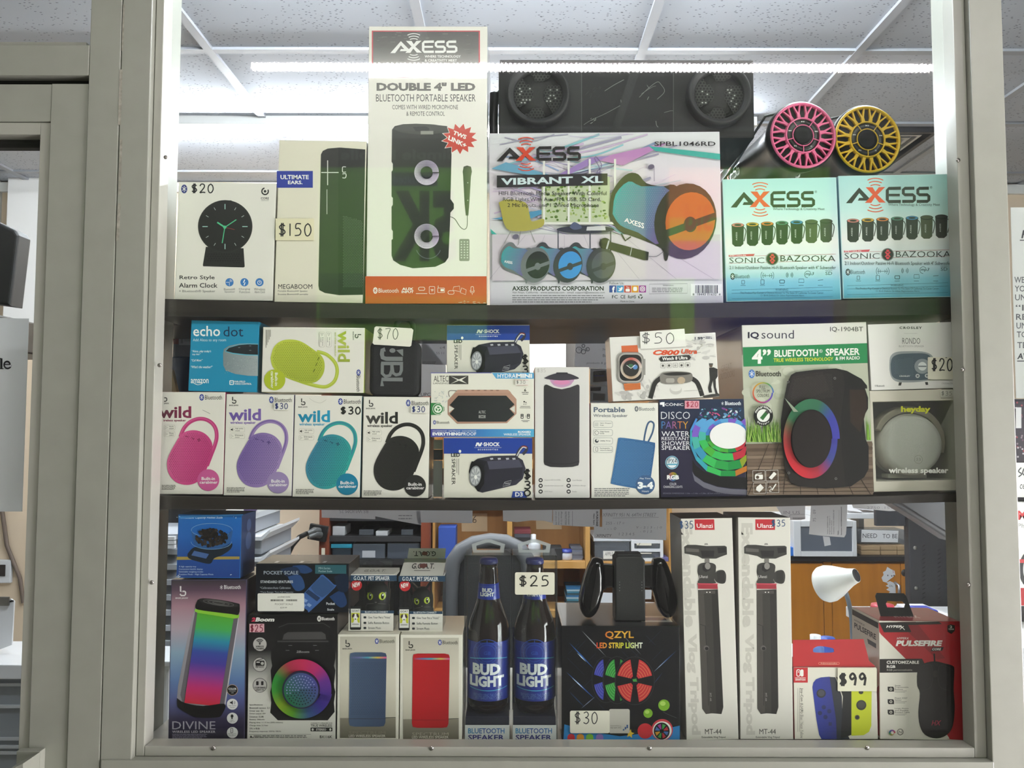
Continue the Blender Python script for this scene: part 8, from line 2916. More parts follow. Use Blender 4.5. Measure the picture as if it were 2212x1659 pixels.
# --- office chair
YCH = 2.5
c = cpos('S', 1402, 560, YCH)
t = put('office_chair', 'grey framed office chair with a black mesh back', 'chair', None, (c.x, YCH, 0))
sc = .29837 * YCH / F
o = Vector((c.x, YCH, 0))
arch = [(-285, 735), (-283, 640), (-280, 560), (-265, 450), (-215, 375), (-120, 325), (0, 307), (110, 315), (215, 360), (270, 440), (285, 560), (287, 640), (285, 735)]
zz = lambda y: zs('S', y, YCH)
pts = [Vector((x * sc, 0.04 * math.cos(x / 285 * 1.3), zz(y))) for x, y in arch]
low = [Vector((285 * sc, 0, zz(735) - .25)), Vector((200 * sc, 0, zz(735) - .32)), Vector((-200 * sc, 0, zz(735) - .32)), Vector((-285 * sc, 0, zz(735) - .25))]
MB().tube(pts + low, .0235, 14, closed=True).build('back_frame', mat('grey_chair_frame', '#55575a', .45), t)
ins = [((x * .93) * sc, zz(y) - (.012 if y < 500 else 0)) for x, y in arch] + [(200 * sc, zz(735) - .3), (-200 * sc, zz(735) - .3)]
MB().prism(ins, .022, .028).build('back_mesh', mat('black_chair_mesh', '#141517', .7, bump=.5, bscale=700), t)
zseat = .5
MB().prism(rrect(-.25, -.26, .25, .22, .08), zseat, zseat + .07, axis='Z', bev=.02).build('seat', mat('black_seat_fabric', '#232427', .85, bump=.3, bscale=500), t)
MB().box((-.04, .0, zseat + .0), (.04, .03, zz(735) - .3)).build('back_post', BLK, t)
MB().lathe([(.03, .1), (.03, zseat)], 16).build('gas_post', BLK, t)
for k in range(5):
 a_ = 2 * math.pi * k / 5
 MB().tube([(0, 0, .11), (.28 * math.cos(a_), .28 * math.sin(a_), .07)], [.025, .016], 10).build('base_arm', BLK, t)
 cm = Matrix.Translation((.28 * math.cos(a_), .28 * math.sin(a_) - .012, .03)) @ Matrix.Rotation(math.radians(-90), 4, 'X')
 MB().lathe([(.0001, 0), (.03, 0), (.03, .024), (.0001, .024)], 18, 0, None, cm).build('caster', BLK, t)
# --- maple cabinets with a black top
YM = 3.0
zt, zd = zs('T', 590, YM), zs('T', 645, YM)
x0, x1 = .80, 1.62
t = put('cabinet', 'maple cabinet with torn paper on one door and a black top', 'cabinet')
MB().box((x0, YM + .02, 0), (x1, YBACK - .03, zd - .001)).build('carcass', MAPLE, t)
MB().box((x0 - .01, YM - .01, zd), (x1 + .01, YBACK - .02, zt), 0, None, .002).build('top', mat('black_counter_top', '#1d1c1f', .35), t)
dxs = [xs('T', v, YM) for v in (612, 620, 702, 708, 1424, 1432)]
MB().box((x0, YM, .08), (dxs[0], YM + .0195, zd - .008), 0, None, .001).build('door', MAPLE, t)
MB().box((dxs[1], YM + .002, .08), (dxs[2], YM + .0195, zd - .004)).build('stile', MAPLE, t)
d2 = MB().box((dxs[3], YM, .08), (dxs[4], YM + .0195, zd - .008), 0, None, .001).build('door', MAPLE, t)
d3 = MB().box((dxs[5], YM, .08), (x1, YM + .0195, zd - .008), 0, None, .001).build('door', MAPLE, t)
for dd, x in ((d2, 1388), (d3, 1514)):
 h0, h1 = cpos('T', x, 1050, YM), cpos('T', x, 872, YM)
 MB().tube([(h0.x, YM, h0.z), (h0.x, YM - .03, h0.z + .004), (h0.x, YM - .03, h1.z - .004), (h0.x, YM, h1.z)], .005, 8).build('handle', mat('satin_handle', '#9a9aa0', .3, metal=.8), dd)
p_ = cpos('T', 1485, 768, YM)
MB().lathe([(.0001, .003), (.012, .002), (.013, 0)], 16, 0, None, Matrix.Translation((p_.x, YM - .0, p_.z)) @ Matrix.Rotation(math.radians(90), 4, 'X')).build('lock', mat('dark_lock', '#2a2422', .4), d3)
m = MB()
for pts in ([(1300, 705), (1340, 730), (1375, 745), (1385, 790), (1350, 820), (1310, 850), (1290, 870), (1255, 860), (1240, 820), (1262, 790), (1255, 760), (1285, 745)], [(1290, 870), (1330, 855), (1385, 880), (1392, 1040), (1330, 1020), (1268, 1025), (1310, 990), (1330, 965), (1290, 945), (1320, 925), (1285, 905), (1310, 890)]):
 q_ = [cpos('T', x, y, YM) for x, y in pts]
 m.prism([(v.x, v.z) for v in q_], YM - .0012, YM - .0003, 0, lin('#d4d6da'))
A = Art(m, lambda px, py: (at(px, py, YM).x, at(px, py, YM).z), CROP['T'], y=YM - .0012)
A.t('DL', 1322, 895, 1362, 915, '#55565c')
for x, y in ((1305, 795), (1348, 800), (1370, 796)):
 A.ell(x, y, 6, 8, '#3a3238')
A.line([(1362, 740), (1364, 770)], 5, '#b04a5a')
m.build('torn_paper', PAPER, d2)
# on the black top
zc = zt + .0006
YW = 2.98
t = put('drawer_box', 'white storage drawer with a cloudy front on the black cabinet top', 'drawer')
xa, xb = xs('V', 182, YW), xs('V', 918, YW)
zb_, zt_ = zc, zs('V', 192, YW)
zf0, zf1 = zs('V', 548, YW), zs('V', 258, YW)
xf0, xf1 = xs('V', 268, YW), xs('V', 868, YW)
m = MB()
m.box((xa, YW, zb_), (xf0, YW + .35, zt_), 0, None, .002)
m.box((xf1, YW, zb_), (xb, YW + .35, zt_), 0, None, .002)
m.box((xf0, YW, zb_), (xf1, YW + .35, zf0), 0, None, .001)
m.box((xf0, YW, zf1), (xf1, YW + .35, zt_), 0, None, .001)
m.build('frame', WPL, t)
MB().box((xf0 + .0005, YW + .006, zf0 + .0005), (xf1 - .0005, YW + .02, zf1 - .0005), 0, None, .002).build('drawer_front', clear_mat('cloudy_drawer', tint='#9aa2b0', gloss=.6, haze=.45, hazec='#8f98a6', rough=.2), t)
MB().box((xf0 + .01, YW + .05, zf0 + .002), (xf1 - .02, YW + .2, zf0 + .03), 0, lin('#8a8c90'), .004).build('contents', PAPER, t)
sit('carton', 'small bright blue carton tucked beside the white storage drawer', 'box', 120, 178, 500, zc, 2.985, .1, '#2a6fc4', 'V')
for i, (a, b) in enumerate(((962, 1188), (1195, 1382), (1386, 1508))):
 for j, (yt, yb) in enumerate(((530, 604), (446, 526))):
  Yk = 3.02
  xa, xb = xs('V', a, Yk), xs('V', b, Yk)
  hk = zs('V', 532, Yk) - zc
  lab = 'kraft carton in the %s row, %s' % (('lower', 'upper')[j], ('beside the white storage drawer', 'middle of three', 'against the black slotted panel')[i])
  MB().box((-(xb - xa) / 2 + .0006, 0, 0), ((xb - xa) / 2 - .0006, .12, hk - .0012), 0, lin('#a98f6c'), .002).build('kraft_carton', PAPER, None, lab, 'box', 'six small kraft cartons', loc=((xa + xb) / 2, Yk, zc + j * hk))
hk2 = zc + 2 * hk
sit('clear_bag', 'clear bag lying on the kraft cartons behind the lettered sign', 'bag', 930, 1480, 290, hk2, 3.06, .08, '#3c4048', 'V', m_=SMOKE)
def sgn(A):
 A.t('NEED', 990, 338, 1158, 388, '#2c2c34', .0)
 A.t('TO BE', 1222, 342, 1396, 392, '#2c2c34', .0)
o = note('paper_sign', 'white sign reading need to be on the kraft cartons', 'V', [(978, 292), (1408, 305), (1400, 440), (972, 436)], 3.018, '#d8d9dc', sgn, 'sign')
# white tray of loose papers above the drawer
Yp = 3.05
xa, xb = xs('V', 500, Yp), xs('V', 1306, Yp)
z0, z1 = zs('V', 250, Yp), zs('V', 196, Yp)
t = put('paper_tray', 'white tray heaped with loose papers over the storage drawer', 'tray')
MB().box((xa, Yp, zt_ + .0008), (xb, Yp + .3, max(z1, zt_ + .02)), 0, None, .002).build('tray', WPL, t)
zz0 = max(z1, zt_ + .02)
MB().box((xb - .03, Yp + .2, zc), (xb - .01, Yp + .28, zt_ + .0008)).build('support', WPL, t)
rnd = random.Random(31)
for i, (x, y, ww, hh_, c) in enumerate(((880, 120, 150, 110, '#dcdde2'), (1010, 150, 200, 60, '#cfd0d6'), (1130, 130, 170, 80, '#d8d9de'), (1210, 150, 140, 60, '#c4c6cc'), (960, 90, 150, 60, '#d0d2d8'), (1080, 100, 190, 60, '#dadbe0'))):
 p_ = cpos('V', x, y, Yp + .04 + .02 * i)
 m = MB()
 s_ = .18535 * Yp / F
 m.add([(-ww * s_ / 2, -.02, 0), (ww * s_ / 2, -.03, -.006), (ww * s_ * .55, .07, .012 + hh_ * s_ * .1), (-ww * s_ * .45, .09, .016 + hh_ * s_ * .15)], [(0, 1, 2, 3)], 0, lin(c))
 m.add([(-ww * s_ / 2, -.02, .0005), (ww * s_ / 2, -.03, -.0055), (ww * s_ * .55, .07, .0125 + hh_ * s_ * .1), (-ww * s_ * .45, .09, .0165 + hh_ * s_ * .15)], [(0, 1, 2, 3)], 0, lin(c))
 m.build('loose_sheet', PAPER, t, loc=(p_.x, p_.y, max(zz0 + .008 + .004 * i, min(p_.z, zz0 + .03))))
# --- black slotted panel
YR = 2.34
x0, x1 = at(1957, 932, YR).x, 1.45
zt_ = zs('T', 60, YR)
t = put('slotted_panel', 'tall black steel panel with two columns of slanted slots', 'panel')
MB().box((x0, YR, 0), (x1, YR + .03, zt_), 0, None, .004).build('body', mat('black_steel_panel', '#26272b', .55, bump=.1, bscale=500), t)
MB().box((x0 - .085, YR + .012, zs('T', 280, YR)), (x0 - .001, YR + .028, zt_), 0, None, .002).build('side_flange', mat('black_steel_panel2', '#2c2e34', .5), t)
m = MB()
for xx, ys in ((1685, 480), (1848, 522)):
 for i in range(13):
  y = ys + 45.5 * i
  if y > 1090: break
  P_ = [cpos('T', xx + a_, y + b_, YR) for a_, b_ in ((-16, 10), (14, -8), (16, -3), (-12, 14))]
  m.prism([(v.x, v.z) for v in P_], YR - .001, YR + .0, 0)
m.build('slot_pattern', mat('slot_black', '#0a0a0b', .8), t)
for x, y in ((1595, 505), (1605, 930)):
 p_ = cpos('T', x, y, YR)
 MB().lathe([(.0001, .002), (.005, .0015), (.0055, 0)], 12, 0, None, Matrix.Translation((p_.x, YR, p_.z)) @ Matrix.Rotation(math.radians(90), 4, 'X')).build('screw', STEEL, t)
# grey bracket under the middle board
YK = 1.5
zsh_ = min(Z(1102, 1.258), Z(1084, 1.258, 2065))
pts = [cpos('T', x, y, YK) for x, y in ((1330, -20), (1990, -30), (1985, 60), (1985, 440), (1955, 420), (1900, 385), (1640, 215), (1400, 70))]
m = MB().prism([(p_.x, min(p_.z, Z(1084, YF, 2065) - .0215)) for p_ in pts], YK, YK + .05, bev=.004)
m.build('shelf_bracket', mat('grey_bracket_plastic', '#6e6f74', .45), None, 'large grey angled bracket under the end of the middle shelf board', 'bracket')
MB().prism([(p_.x, p_.z) for p_ in [cpos('T', x, y, YK) for x, y in ((1420, 20), (1880, 30), (1940, 120), (1945, 350), (1700, 200))]], YK - .004, YK - .0002, bev=.0015).build('raised_panel', mat('grey_bracket_plastic2', '#66676c', .45), bpy.data.objects['shelf_bracket'])
# --- white desk lamp on the counter
YL = 1.80
lp = lambda x, y, d=0: cpos('T', x, y, YL) + Vector((0, d, 0))
base = lp(935, 1475)
o = Vector((base.x, YL, 1.0722))
t = put('desk_lamp', 'white desk lamp on a grey gooseneck before the maple cabinet', 'lamp', None, o)
MB().lathe([(.0001, 0), (.045, 0), (.046, .004), (.042, .012), (.012, .018), (.0001, .018)], 32).build('base', WPL, t)
nk = [(935, 1475), (932, 1380), (928, 1280), (915, 1170), (890, 1060), (868, 985), (850, 940)]
tp = [lp(x, y, .0) - o for x, y in nk]
tp = [Vector((tp[0].x, 0, .016))] + tp
MB().tube([Vector(p_) for p_ in tp], .0048, 12).build('gooseneck', mat('grey_gooseneck', '#6f7a84', .45), t)
MB().tube([lp(856, 960) - o, lp(848, 910) - o, lp(842, 862) - o], [.0062, .0075, .0085], 14).build('neck_joint', BLK, t)
A0, A1 = lp(884, 756, -.045) - o, lp(640, 915, .016) - o
ax = (A1 - A0)
Ln = ax.length
Mx = Matrix.Translation(A0) @ ax.to_track_quat('Z', 'Y').to_matrix().to_4x4()
u = .20492 * YL / F
prof = [(r_ * u, z_ / 430 * Ln) for r_, z_ in ((66, 0), (72, 3), (76, 25), (94, 90), (128, 170), (164, 250), (188, 330), (187, 390), (168, 428), (150, 440))]
MB().lathe(prof, 48, 0, None, Mx, caps=False).build('shade', mat('white_lamp_shell', '#e0e1da', .35), t)
MB().lathe([(.0001, 10 * u), (58 * u, 6 * u), (66 * u, .5 * u)], 36, 0, None, Mx, caps=False).build('lens', mat('black_lens', '#26272a', .3), t)
MB().lathe([(148 * u, Ln), (.0001, Ln * .98)], 36, 0, None, Mx, caps=False).build('diffuser', mat('lamp_diffuser', '#c9c9c4', .5), t)
# small things on the counter
t = put('bottle', 'white capped bottle lying low behind the red hanger flap', 'bottle', None, (cpos('T', 543, 1440, 1.76).x, 1.76, 1.0722))
hh_ = cpos('T', 543, 1412, 1.76).z - 1.0722
MB().lathe([(.0001, 0), (.016, 0), (.017, .003), (.017, hh_ * .5), (.009, hh_ * .6)], 20).build('body', mat('blue_bottle_body', '#5a78b4', .4), t)
MB().lathe([(.0105, hh_ * .56), (.011, hh_ * .96), (.0001, hh_)], 20).build('cap', WPL, t)
t = put('tape_roll', 'blue round tub beside the white capped bottle', 'tub', None, (cpos('T', 672, 1470, 1.8).x, 1.80, 1.0722))
hh_ = cpos('T', 672, 1446, 1.8).z - 1.0722
MB().lathe([(.0001, 0), (.016, 0), (.0165, hh_ - .004), (.014, hh_), (.0001, hh_)], 24).build('body', mat('blue_tub', '#3a5fc0', .4), t)
t = put('round_tub', 'white tub with a red lid behind the mouse carton', 'tub', None, (cpos('T', 1262, 1130, 1.76).x, 1.765, 1.0722))
hh_ = cpos('T', 1262, 1105, 1.76).z - 1.0722
r = 118 * .20492 * 1.76 / F
MB().lathe([(.0001, 0), (r * .88, 0), (r * .92, hh_ * .78)], 36).build('body', WPL, t)
MB().lathe([(r * .94, hh_ * .72), (r, hh_ * .74), (r, hh_ * .94), (r * .93, hh_), (.0001, hh_)], 40).build('lid', mat('red_lid', '#c23a4c', .35), t)
xp = cpos('T', 1740, 1160, 1.80)
MB().prism([(-.02, -.02), (.02, -.02), (.02, .03), (-.02, .03)], 0, xp.z - 1.0722, axis='Z', bev=.004).build('blue_carton', mat('blue_card', '#2f3a9a', .5), None, 'blue carton half hidden by the black hang tab', 'box', loc=(xp.x, 1.82, 1.0722))
Ys = 2.02
xa, xb = xs('T', 1790, Ys), xs('T', 2090, Ys)
z1 = zs('T', 1092, Ys + .2)
nst = 7
t = put('paper_pile', 'untidy pile of white papers on the counter by the black slotted panel', 'papers', None, ((xa + xb) / 2, Ys, 1.0722))
rnd = random.Random(44)
hst = (z1 - 1.0722) / nst
for i in range(nst):
 w_ = (xb - xa) / 2
 a_ = rnd.uniform(-.08, .08)
 MB().prism([(x * math.cos(a_) - y * math.sin(a_), x * math.sin(a_) + y * math.cos(a_)) for x, y in ((-w_, -.03), (w_, -.03), (w_, .2), (-w_, .2))], i * hst, (i + .9) * hst, 0, lin(rnd.choice(['#d5d3da', '#c9c8ce', '#dcdae0', '#b9b8c2'])), axis='Z').build('paper_sheaf', PAPER, t)
# --- sheets taped to the back edges of the boards
YT2 = 1.628
def hang(label, crop, pts, c, fn=None, Y=YT2):
 c = '#%02x%02x%02x' % tuple(int(int(c[i:i + 2], 16) * .3 + 236 * .7) for i in (1, 3, 5))
 return note('hanging_note', label, crop, pts, Y, c, fn, 'paper', 'notes taped to the shelf boards')
GP = '#a9aab0'
hang('torn note hanging before the cherry bookcase, handwriting showing through', 'S', [(180, -30), (576, -30), (572, 140), (184, 128)], '#b4b3ba', lambda A: A.t('BS WUOM 2S', 312, 70, 520, 95, '#8d8c94', -.01, rot=180))
hang('note with a slanted lower edge beside the torn note', 'S', [(578, -30), (888, -30), (905, 182), (740, 152), (570, 118)], '#b7b7be', lambda A: (A.lines(740, 110, 840, 2, 22, 6, '#95959c', 3), A.poly([(868, 80), (890, 82), (904, 175), (880, 168)], '#cfcfd4')), YT2 + .001)
hang('plain grey note overlapping the blue carton on the oak shelf', 'S', [(893, -30), (1277, -30), (1275, 168), (893, 163)], '#adadb4', None, YT2 + .002)
hang('torn edged note above the pile of disc cases', 'S', [(1493, -30), (1858, -30), (1852, 165), (1790, 150), (1700, 148), (1600, 160), (1497, 152)], '#b0b0b6')
def inst(A):
 for i, (x, w_) in enumerate(((1875, 11), (1895, 11), (1915, 11), (1945, 13), (1968, 13))):
  A.t(('your phone ON', 'were you buy', 'iPhone 12 or', 'INSTRUCTIONS', 'about the customer')[i], x, 84, x + w_, 180, '#3a3a42', .0, rot=90)
 A.line([(2000, 80), (2000, 190)], 2, '#55555c')
 A.t('IN PURCHASE', 2170, 82, 2186, 190, '#2e2e36', .03, rot=90)
 A.t('New Item', 2150, 100, 2162, 180, '#3a3a42', .02, rot=90)
hang('printed instruction sheet taped sideways', 'S', [(1858, -30), (2200, -30), (2196, 196), (2060, 192), (1858, 180)], '#a6a6ad', inst, YT2 + .001)
def xf(A):
 A.t('XFINITY', 640, 438, 838, 475, '#4a4a52', -.004, .15)
 A.t('XFINITY 951 N. 64TH STREET', 720, 168, 1410, 212, '#77777f', -.008, .2)
 A.line([(850, 232), (1440, 222)], 3, '#6a6a72')
 for x, y, t_ in ((760, 300, '255 - 17 = '), (740, 370, '- - - 0'), (1150, 360, 'Y - 2 | 3 - | 0'), (930, 440, '1 2 3 4 5'), (1200, 410, '- 0 | 2')):
  A.t(t_, x, y - 22, x + 22 * len(t_), y + 14, '#85858c', -.01, .1)
hang('large handwritten note over the clear bins', 'U', [(716, -60), (1542, -60), (1536, 515), (612, 490), (610, 340), (716, 345)], '#acadb6', xf, YT2 + .003)
hang('note with a barcode behind the tripod cartons', 'V', [(-60, -40), (322, -40), (318, 130), (322, 165), (270, 180), (145, 180), (60, 140)], '#b7b4ba', lambda A: (A.line([(140, 120), (316, 112)], 3, '#5a5a62'), A.line([(140, 120), (140, 175)], 3, '#5a5a62'), [A.r(175 + 9 * i, 150, 179 + 9 * i, 172, '#3a3a42') for i in range(16)], A.t('IN US', 70, 75, 260, 110, '#8a8890', -.01)))
def rec(A):
 for i, (t_, x) in enumerate((('Ticket: 220000111142', 575), ('Register: Register 1', 600), ('Employee: Rural', 622), ('Customer: TOTAL WIRELESS 4D', 645))):
  A.t(t_, x, 345 - 10.5 * len(t_), x + 13, 345, '#4a4a52', .005, rot=-90)
 A.t('Items', 695, 305, 708, 352, '#4a4a52', .02, rot=-90)
 A.line([(716, 60), (710, 345)], 2, '#5a5a62')
 A.t('Samsung A02S/M02S/A03S/A03', 735, 25, 750, 355, '#3a3a42', .03, rot=-90)
 A.t('75 . 09', 410, 60, 445, 200, '#8a8a92', -.005, rot=-90)
 A.poly([(525, 368), (605, 378), (620, 470), (545, 485)], '#b9bcc2')
hang('printed repair ticket hanging over the white storage drawer', 'V', [(390, -30), (812, -30), (806, 200), (796, 345), (775, 382), (500, 362), (365, 345)], '#b2b1b8', rec)
hang('crumpled note by the grey bracket', 'V', [(850, -40), (1420, -40), (1450, 70), (1300, 76), (880, 40)], '#b9b8c0', lambda A: A.t('2750 .151', 1040, 22, 1330, 50, '#93939b', -.01))
# upper gap
hang('grey note with faint scribbles behind the black fabric speaker', 'W', [(148, 120), (420, 120), (420, 475), (340, 470), (150, 465)], '#a4a7b0', lambda A: (A.t('55 11', 300, 338, 380, 362, '#6d7078', -.01), A.t('c4', 338, 278, 390, 305, '#6d7078', -.01), A.lines(160, 440, 300, 2, 14, 5, '#7d8088', 8)))
hang('white sheet lettered with a product code beside the black fabric speaker', 'W', [(118, 240), (205, 240), (400, 480), (400, 800), (118, 800)], '#d5d6dA', lambda A: A.t('UPC', 140, 762, 240, 797, '#55575c', 0), YT2 + .004)
def gears(A):
 for x, y, r_ in ((1782, 318, 30), (1828, 275, 14), (1828, 335, 22), (1872, 310, 17)):
  for i in range(10):
   q_ = math.radians(36 * i)
   A.line([(x + (r_ - 2) * math.cos(q_), y + (r_ - 2) * math.sin(q_)), (x + (r_ + 6) * math.cos(q_), y + (r_ + 6) * math.sin(q_))], 7, '#3f4148')
  A.ring(x, y, r_, 4, '#3f4148')
 A.t('YOUR', 1772, 300, 1880, 332, '#8a8c94', .0)
 A.t('3V', 2025, 300, 2060, 322, '#6a6c74', -.005)
 A.t('Bc', 2030, 360, 2070, 390, '#6a6c74', -.005)
 A.t('products & gr', 1860, 440, 2075, 470, '#6a6c74', -.008, .2)
hang('grey note printed with three gear wheels beside the smartwatch carton', 'W', [(1755, 120), (2110, 120), (2080, 515), (1735, 487)], '#9b9da8', gears)
# two accessory packets hanging under that note
for i, (pts, dv, lab) in enumerate(([[(1900, 510), (2088, 515), (2085, 690), (1900, 680)], [(1935, 540), (2060, 525), (2078, 640), (1935, 650)], 'clear packet with a black gadget and blue print, under the gear note'],
        [[(1898, 685), (2088, 692), (2095, 862), (1900, 862)], [(1905, 700), (2020, 700), (2010, 740), (1905, 745)], 'clear packet with a grey gadget, lowest beside the smartwatch carton'])):
 Ya = 1.60
 P_ = [cpos('W', x, y, Ya) for x, y in pts]
 o = sum(P_, Vector()) / 4
 t = put('accessory_packet', lab, 'packet', 'accessory packets under the gear note', o)
 MB().prism([(p_.x - o.x, p_.z - o.z) for p_ in P_], 0, .016, bev=.002).build('bag', SMOKE, t)
 Q_ = [cpos('W', x, y, Ya) for x, y in dv]
 m = MB().prism([(p_.x - o.x, p_.z - o.z) for p_ in Q_], .003, .012, 0, lin('#17181b'), bev=.001)
 if i == 0:
  A = Art(m, lambda px, py: (at(px, py, Ya).x - o.x, at(px, py, Ya).z - o.z), CROP['W'], y=.003)
  A.r(1945, 580, 2040, 590, '#2a3fb0')
  A.lines(1945, 545, 2020, 3, 12, 5, '#8a8c92', 3)
 m.build('gadget', PAPER, t)
 if i == 1:
  MB().prism([(p_.x - o.x, p_.z - o.z) for p_ in [cpos('W', x, y, Ya) for x, y in ((1930, 760), (2060, 770), (2055, 845), (1925, 840))]], .004, .012, 0, lin('#77797e'), bev=.002).build('gadget', PAPER, t)
# bright wall cupboard far behind the smartwatch
YWc = 3.3
p0, p1 = cpos('W', 1210, 600, YWc), cpos('W', 1648, 120, YWc)
t = put('wall_cupboard', 'bright white wall cupboard seen above the lamp speaker carton', 'cupboard')
MB().box((p0.x, YWc, p0.z - .15), (p1.x, YBACK - .0005, p1.z), 0, None, .003).build('body', mat('bright_white_door', '#ebe6e0', .4), t)
MB().box((p1.x + .002, YWc + .06, p0.z - .15), (p1.x + .18, YBACK - .0005, p1.z), 0, None, .002).build('side_unit', mat('brown_grey_side', '#57504a', .5), t)
# --- the corner behind the alarm clock side
YS = 1.50
c_ = cpos('D', 205, 385, YS)
zsh2 = Z(1069, YB, 345)
h = c_.z - zsh2
t = put('plastic_cup', 'tall dark blue cup behind the blue carton', 'cup', None, (c_.x + .012, YS, zsh2))
MB().lathe([(.0001, 0), (.024, 0), (.034, h - .003), (.036, h), (.033, h - .001), (.023, .004), (.0001, .004)], 32, caps=False).build('body', mat('dark_blue_plastic', '#1d3350', .25), t)
p0 = cpos('D', 138, 640, YS - .045)
pts = [(u, v) for u, v in ((-.004, 0), (.016, 0), (.018, .05), (.008, .13), (-.002, .16), (-.006, .11))]
hq = cpos('D', 125, 480, YS - .045).z - zsh2
MB().prism([(u, v * hq / .16) for u, v in pts], -.005, .006, bev=.001).build('wooden_paddle', mat('pale_paddle_wood', '#c0a878', .5, noise=.1, nscale=60), None, 'pale wooden paddle standing before the dark blue cup', 'paddle', loc=(p0.x, YS - .05, zsh2 + .0005))
YQ = 1.57
a_, b_ = cpos('D', 118, 500, YQ), cpos('D', 330, 178, YQ)
t = put('grey_carton', 'dim grey carton with a red panel standing at the back of the middle shelf', 'box')
m = MB().box((a_.x, YQ, zsh2 + .0006), (b_.x, 1.615, b_.z), 0, lin('#5c5d66'), .001)
A = Art(m, lambda px, py: (at(px, py, YQ).x, at(px, py, YQ).z), CROP['D'], y=YQ)
A.r(125, 192, 168, 270, '#6a3a3c')
A.r(172, 188, 270, 278, '#85858c')
A.r(185, 205, 205, 265, '#6d6d75')
A.r(212, 220, 262, 250, '#75757d')
m.build('carton', PAPER, t)
# --- organiser tower and bins by the window end of the office
YV = 1.95
xa, xb = at(325, 932, YV).x, at(392, 932, YV).x
t = put('parts_organizer', 'tall dark rack of angled grey trays behind the purple carton', 'rack')
MB().box((xa - .1, YV + .08, 0), (xb + .02, YV + .26, at(350, 1100, YV).z), 0, None, .002).build('back', mat('dark_rack', '#1f2024', .6), t)
for i in range(12):
 y = 1165 + 33 * i
 if y > 1440: break
 z = at(350, y, YV).z
 m = MB().prism([(-.0, 0), (.075, .02), (.075, .03), (0, .012)], xa - .1, xb + .004, axis='X')
 o_ = m.build('tray', mat('grey_tray', '#a4a8ae', .4), t, loc=(0, YV + .0, z))
for i in range(3):
 p_ = cpos('X', 366, 1163 + 9 * i, YV - .01)
 MB().box((p_.x - .008, YV - .012, p_.z - .004), (p_.x + .012, YV - .0, p_.z + .004)).build('tag', WPL, t)
YV2 = 1.80
p0, p1 = cpos('X', 330, 1590, YV2), cpos('X', 366, 1440, YV2)
t = put('white_bin', 'white bin standing low beside the dark tray rack', 'bin')
MB().box((p0.x - .1, YV2, p0.z), (p1.x, YV2 + .12, p1.z), 0, None, .006).build('body', WPL, t)
MB().box((p0.x - .1, YV2 - .004, p1.z + .0004), (p1.x + .006, YV2 + .124, p1.z + .012), 0, None, .002).build('lid', WPL, t)
MB().box((p0.x - .1, YV2 + .01, 0), (p1.x, YV2 + .11, p0.z - .0005), 0, None, .002).build('stand', mat('dark_rack', '#1f2024', .6), t)
t = put('drawer_tower', 'tower of grey bins with white flared rims beside the blue coffee carton', 'drawers')
Yd = 2.25
for i, (yt, xr, xr2) in enumerate(((1118, 560, 566), (1160, 588, 590), (1206, 588, 590), (1250, 588, 590))):
 z1 = at(500, yt, Yd).z
 z0 = at(500, yt + 38, Yd).z
 x0, x1 = at(440, 932, Yd).x, at(xr - 8, 932, Yd).x
 b_ = MB().box((x0, Yd, z0), (x1 - .012, Yd + .3, z1 - .006), 0, None, .004).build('bin', mat('grey_bin_plastic', '#8c9096', .4), t)
 m = MB().prism([(x0, z1 - .006), (x1 - .01, z1 - .008), (x1 + .012, z1 + .014), (x1 + .012, z1 + .022), (x1 - .012, z1 + .002), (x0, z1 + .002)], Yd - .01, Yd + .3)
 m.build('rim', WPL, b_)
 m = MB().box((x1 - .07, Yd - .0012, z0 + .012), (x1 - .035, Yd - .0002, z1 - .018), 0, lin('#d6d4c8'))
 m.build('bin_tag', PAPER, b_)
MB().box((at(440, 932, Yd).x, Yd + .01, 0), (at(575, 932, Yd).x, Yd + .29, at(500, 1288, Yd).z - .0006), 0, None, .003).build('base', mat('dark_rack', '#1f2024', .6), t)
pp_ = at(572, 1112, Yd + .1)
zq = at(500, 1118, Yd).z + .0225
sit('purple_case', 'small purple case on top of the grey bin tower', 'case', 545, 572, 1108, zq, Yd + .05, .1, '#5a4a74', 'X')
# --- seen through the glazed door
YD = 2.4
t = put('white_board', 'large white board behind the glazed door', 'board')
q0, q1 = at(-200, 720, 3.6), at(112, 296, 3.6)
MB().box((XL + .06, 3.6, q0.z), (q1.x, YBACK - .001, q1.z), 0, None, .003).build('panel', mat('bright_board', '#f0eeec', .4), t)
MB().box((XL + .06, 3.594, q0.z - .02), (q1.x, YBACK - .001, q0.z - .0005), 0, None, .002).build('tray', WPL, t)
Ym = 1.75
pm = [cpos('X', x, y, Ym) for x, y in ((-120, 470), (-18, 473), (32, 497), (39, 508), (21, 660), (-120, 640))]
zc_ = cpos('X', 0, 690, Ym).z
t = put('monitor', 'black monitor seen from behind through the glazed door', 'monitor')
MB().prism([(p_.x, p_.z) for p_ in pm], Ym, Ym + .05, bev=.006).build('housing', BLKM, t)
MB().box((cpos('X', -100, 0, Ym).x, Ym + .01, cpos('X', 0, 686, Ym).z), (cpos('X', -60, 0, Ym).x, Ym + .04, cpos('X', 0, 640, Ym).z)).build('stand', BLK, t)
MB().box((cpos('X', -200, 0, Ym).x, Ym - .1, cpos('X', 0, 760, Ym).z), (cpos('X', 62, 0, Ym).x, Ym + .2, cpos('X', 0, 688, Ym).z), 0, None, .004).build('base', BLK, t)
MB().box((cpos('X', -200, 0, Ym).x, Ym - .05, 0), (cpos('X', -70, 0, Ym).x, Ym + .15, cpos('X', 0, 762, Ym).z), 0, None, .004).build('pedestal', mat('grey_plinth', '#77756f', .6), t)
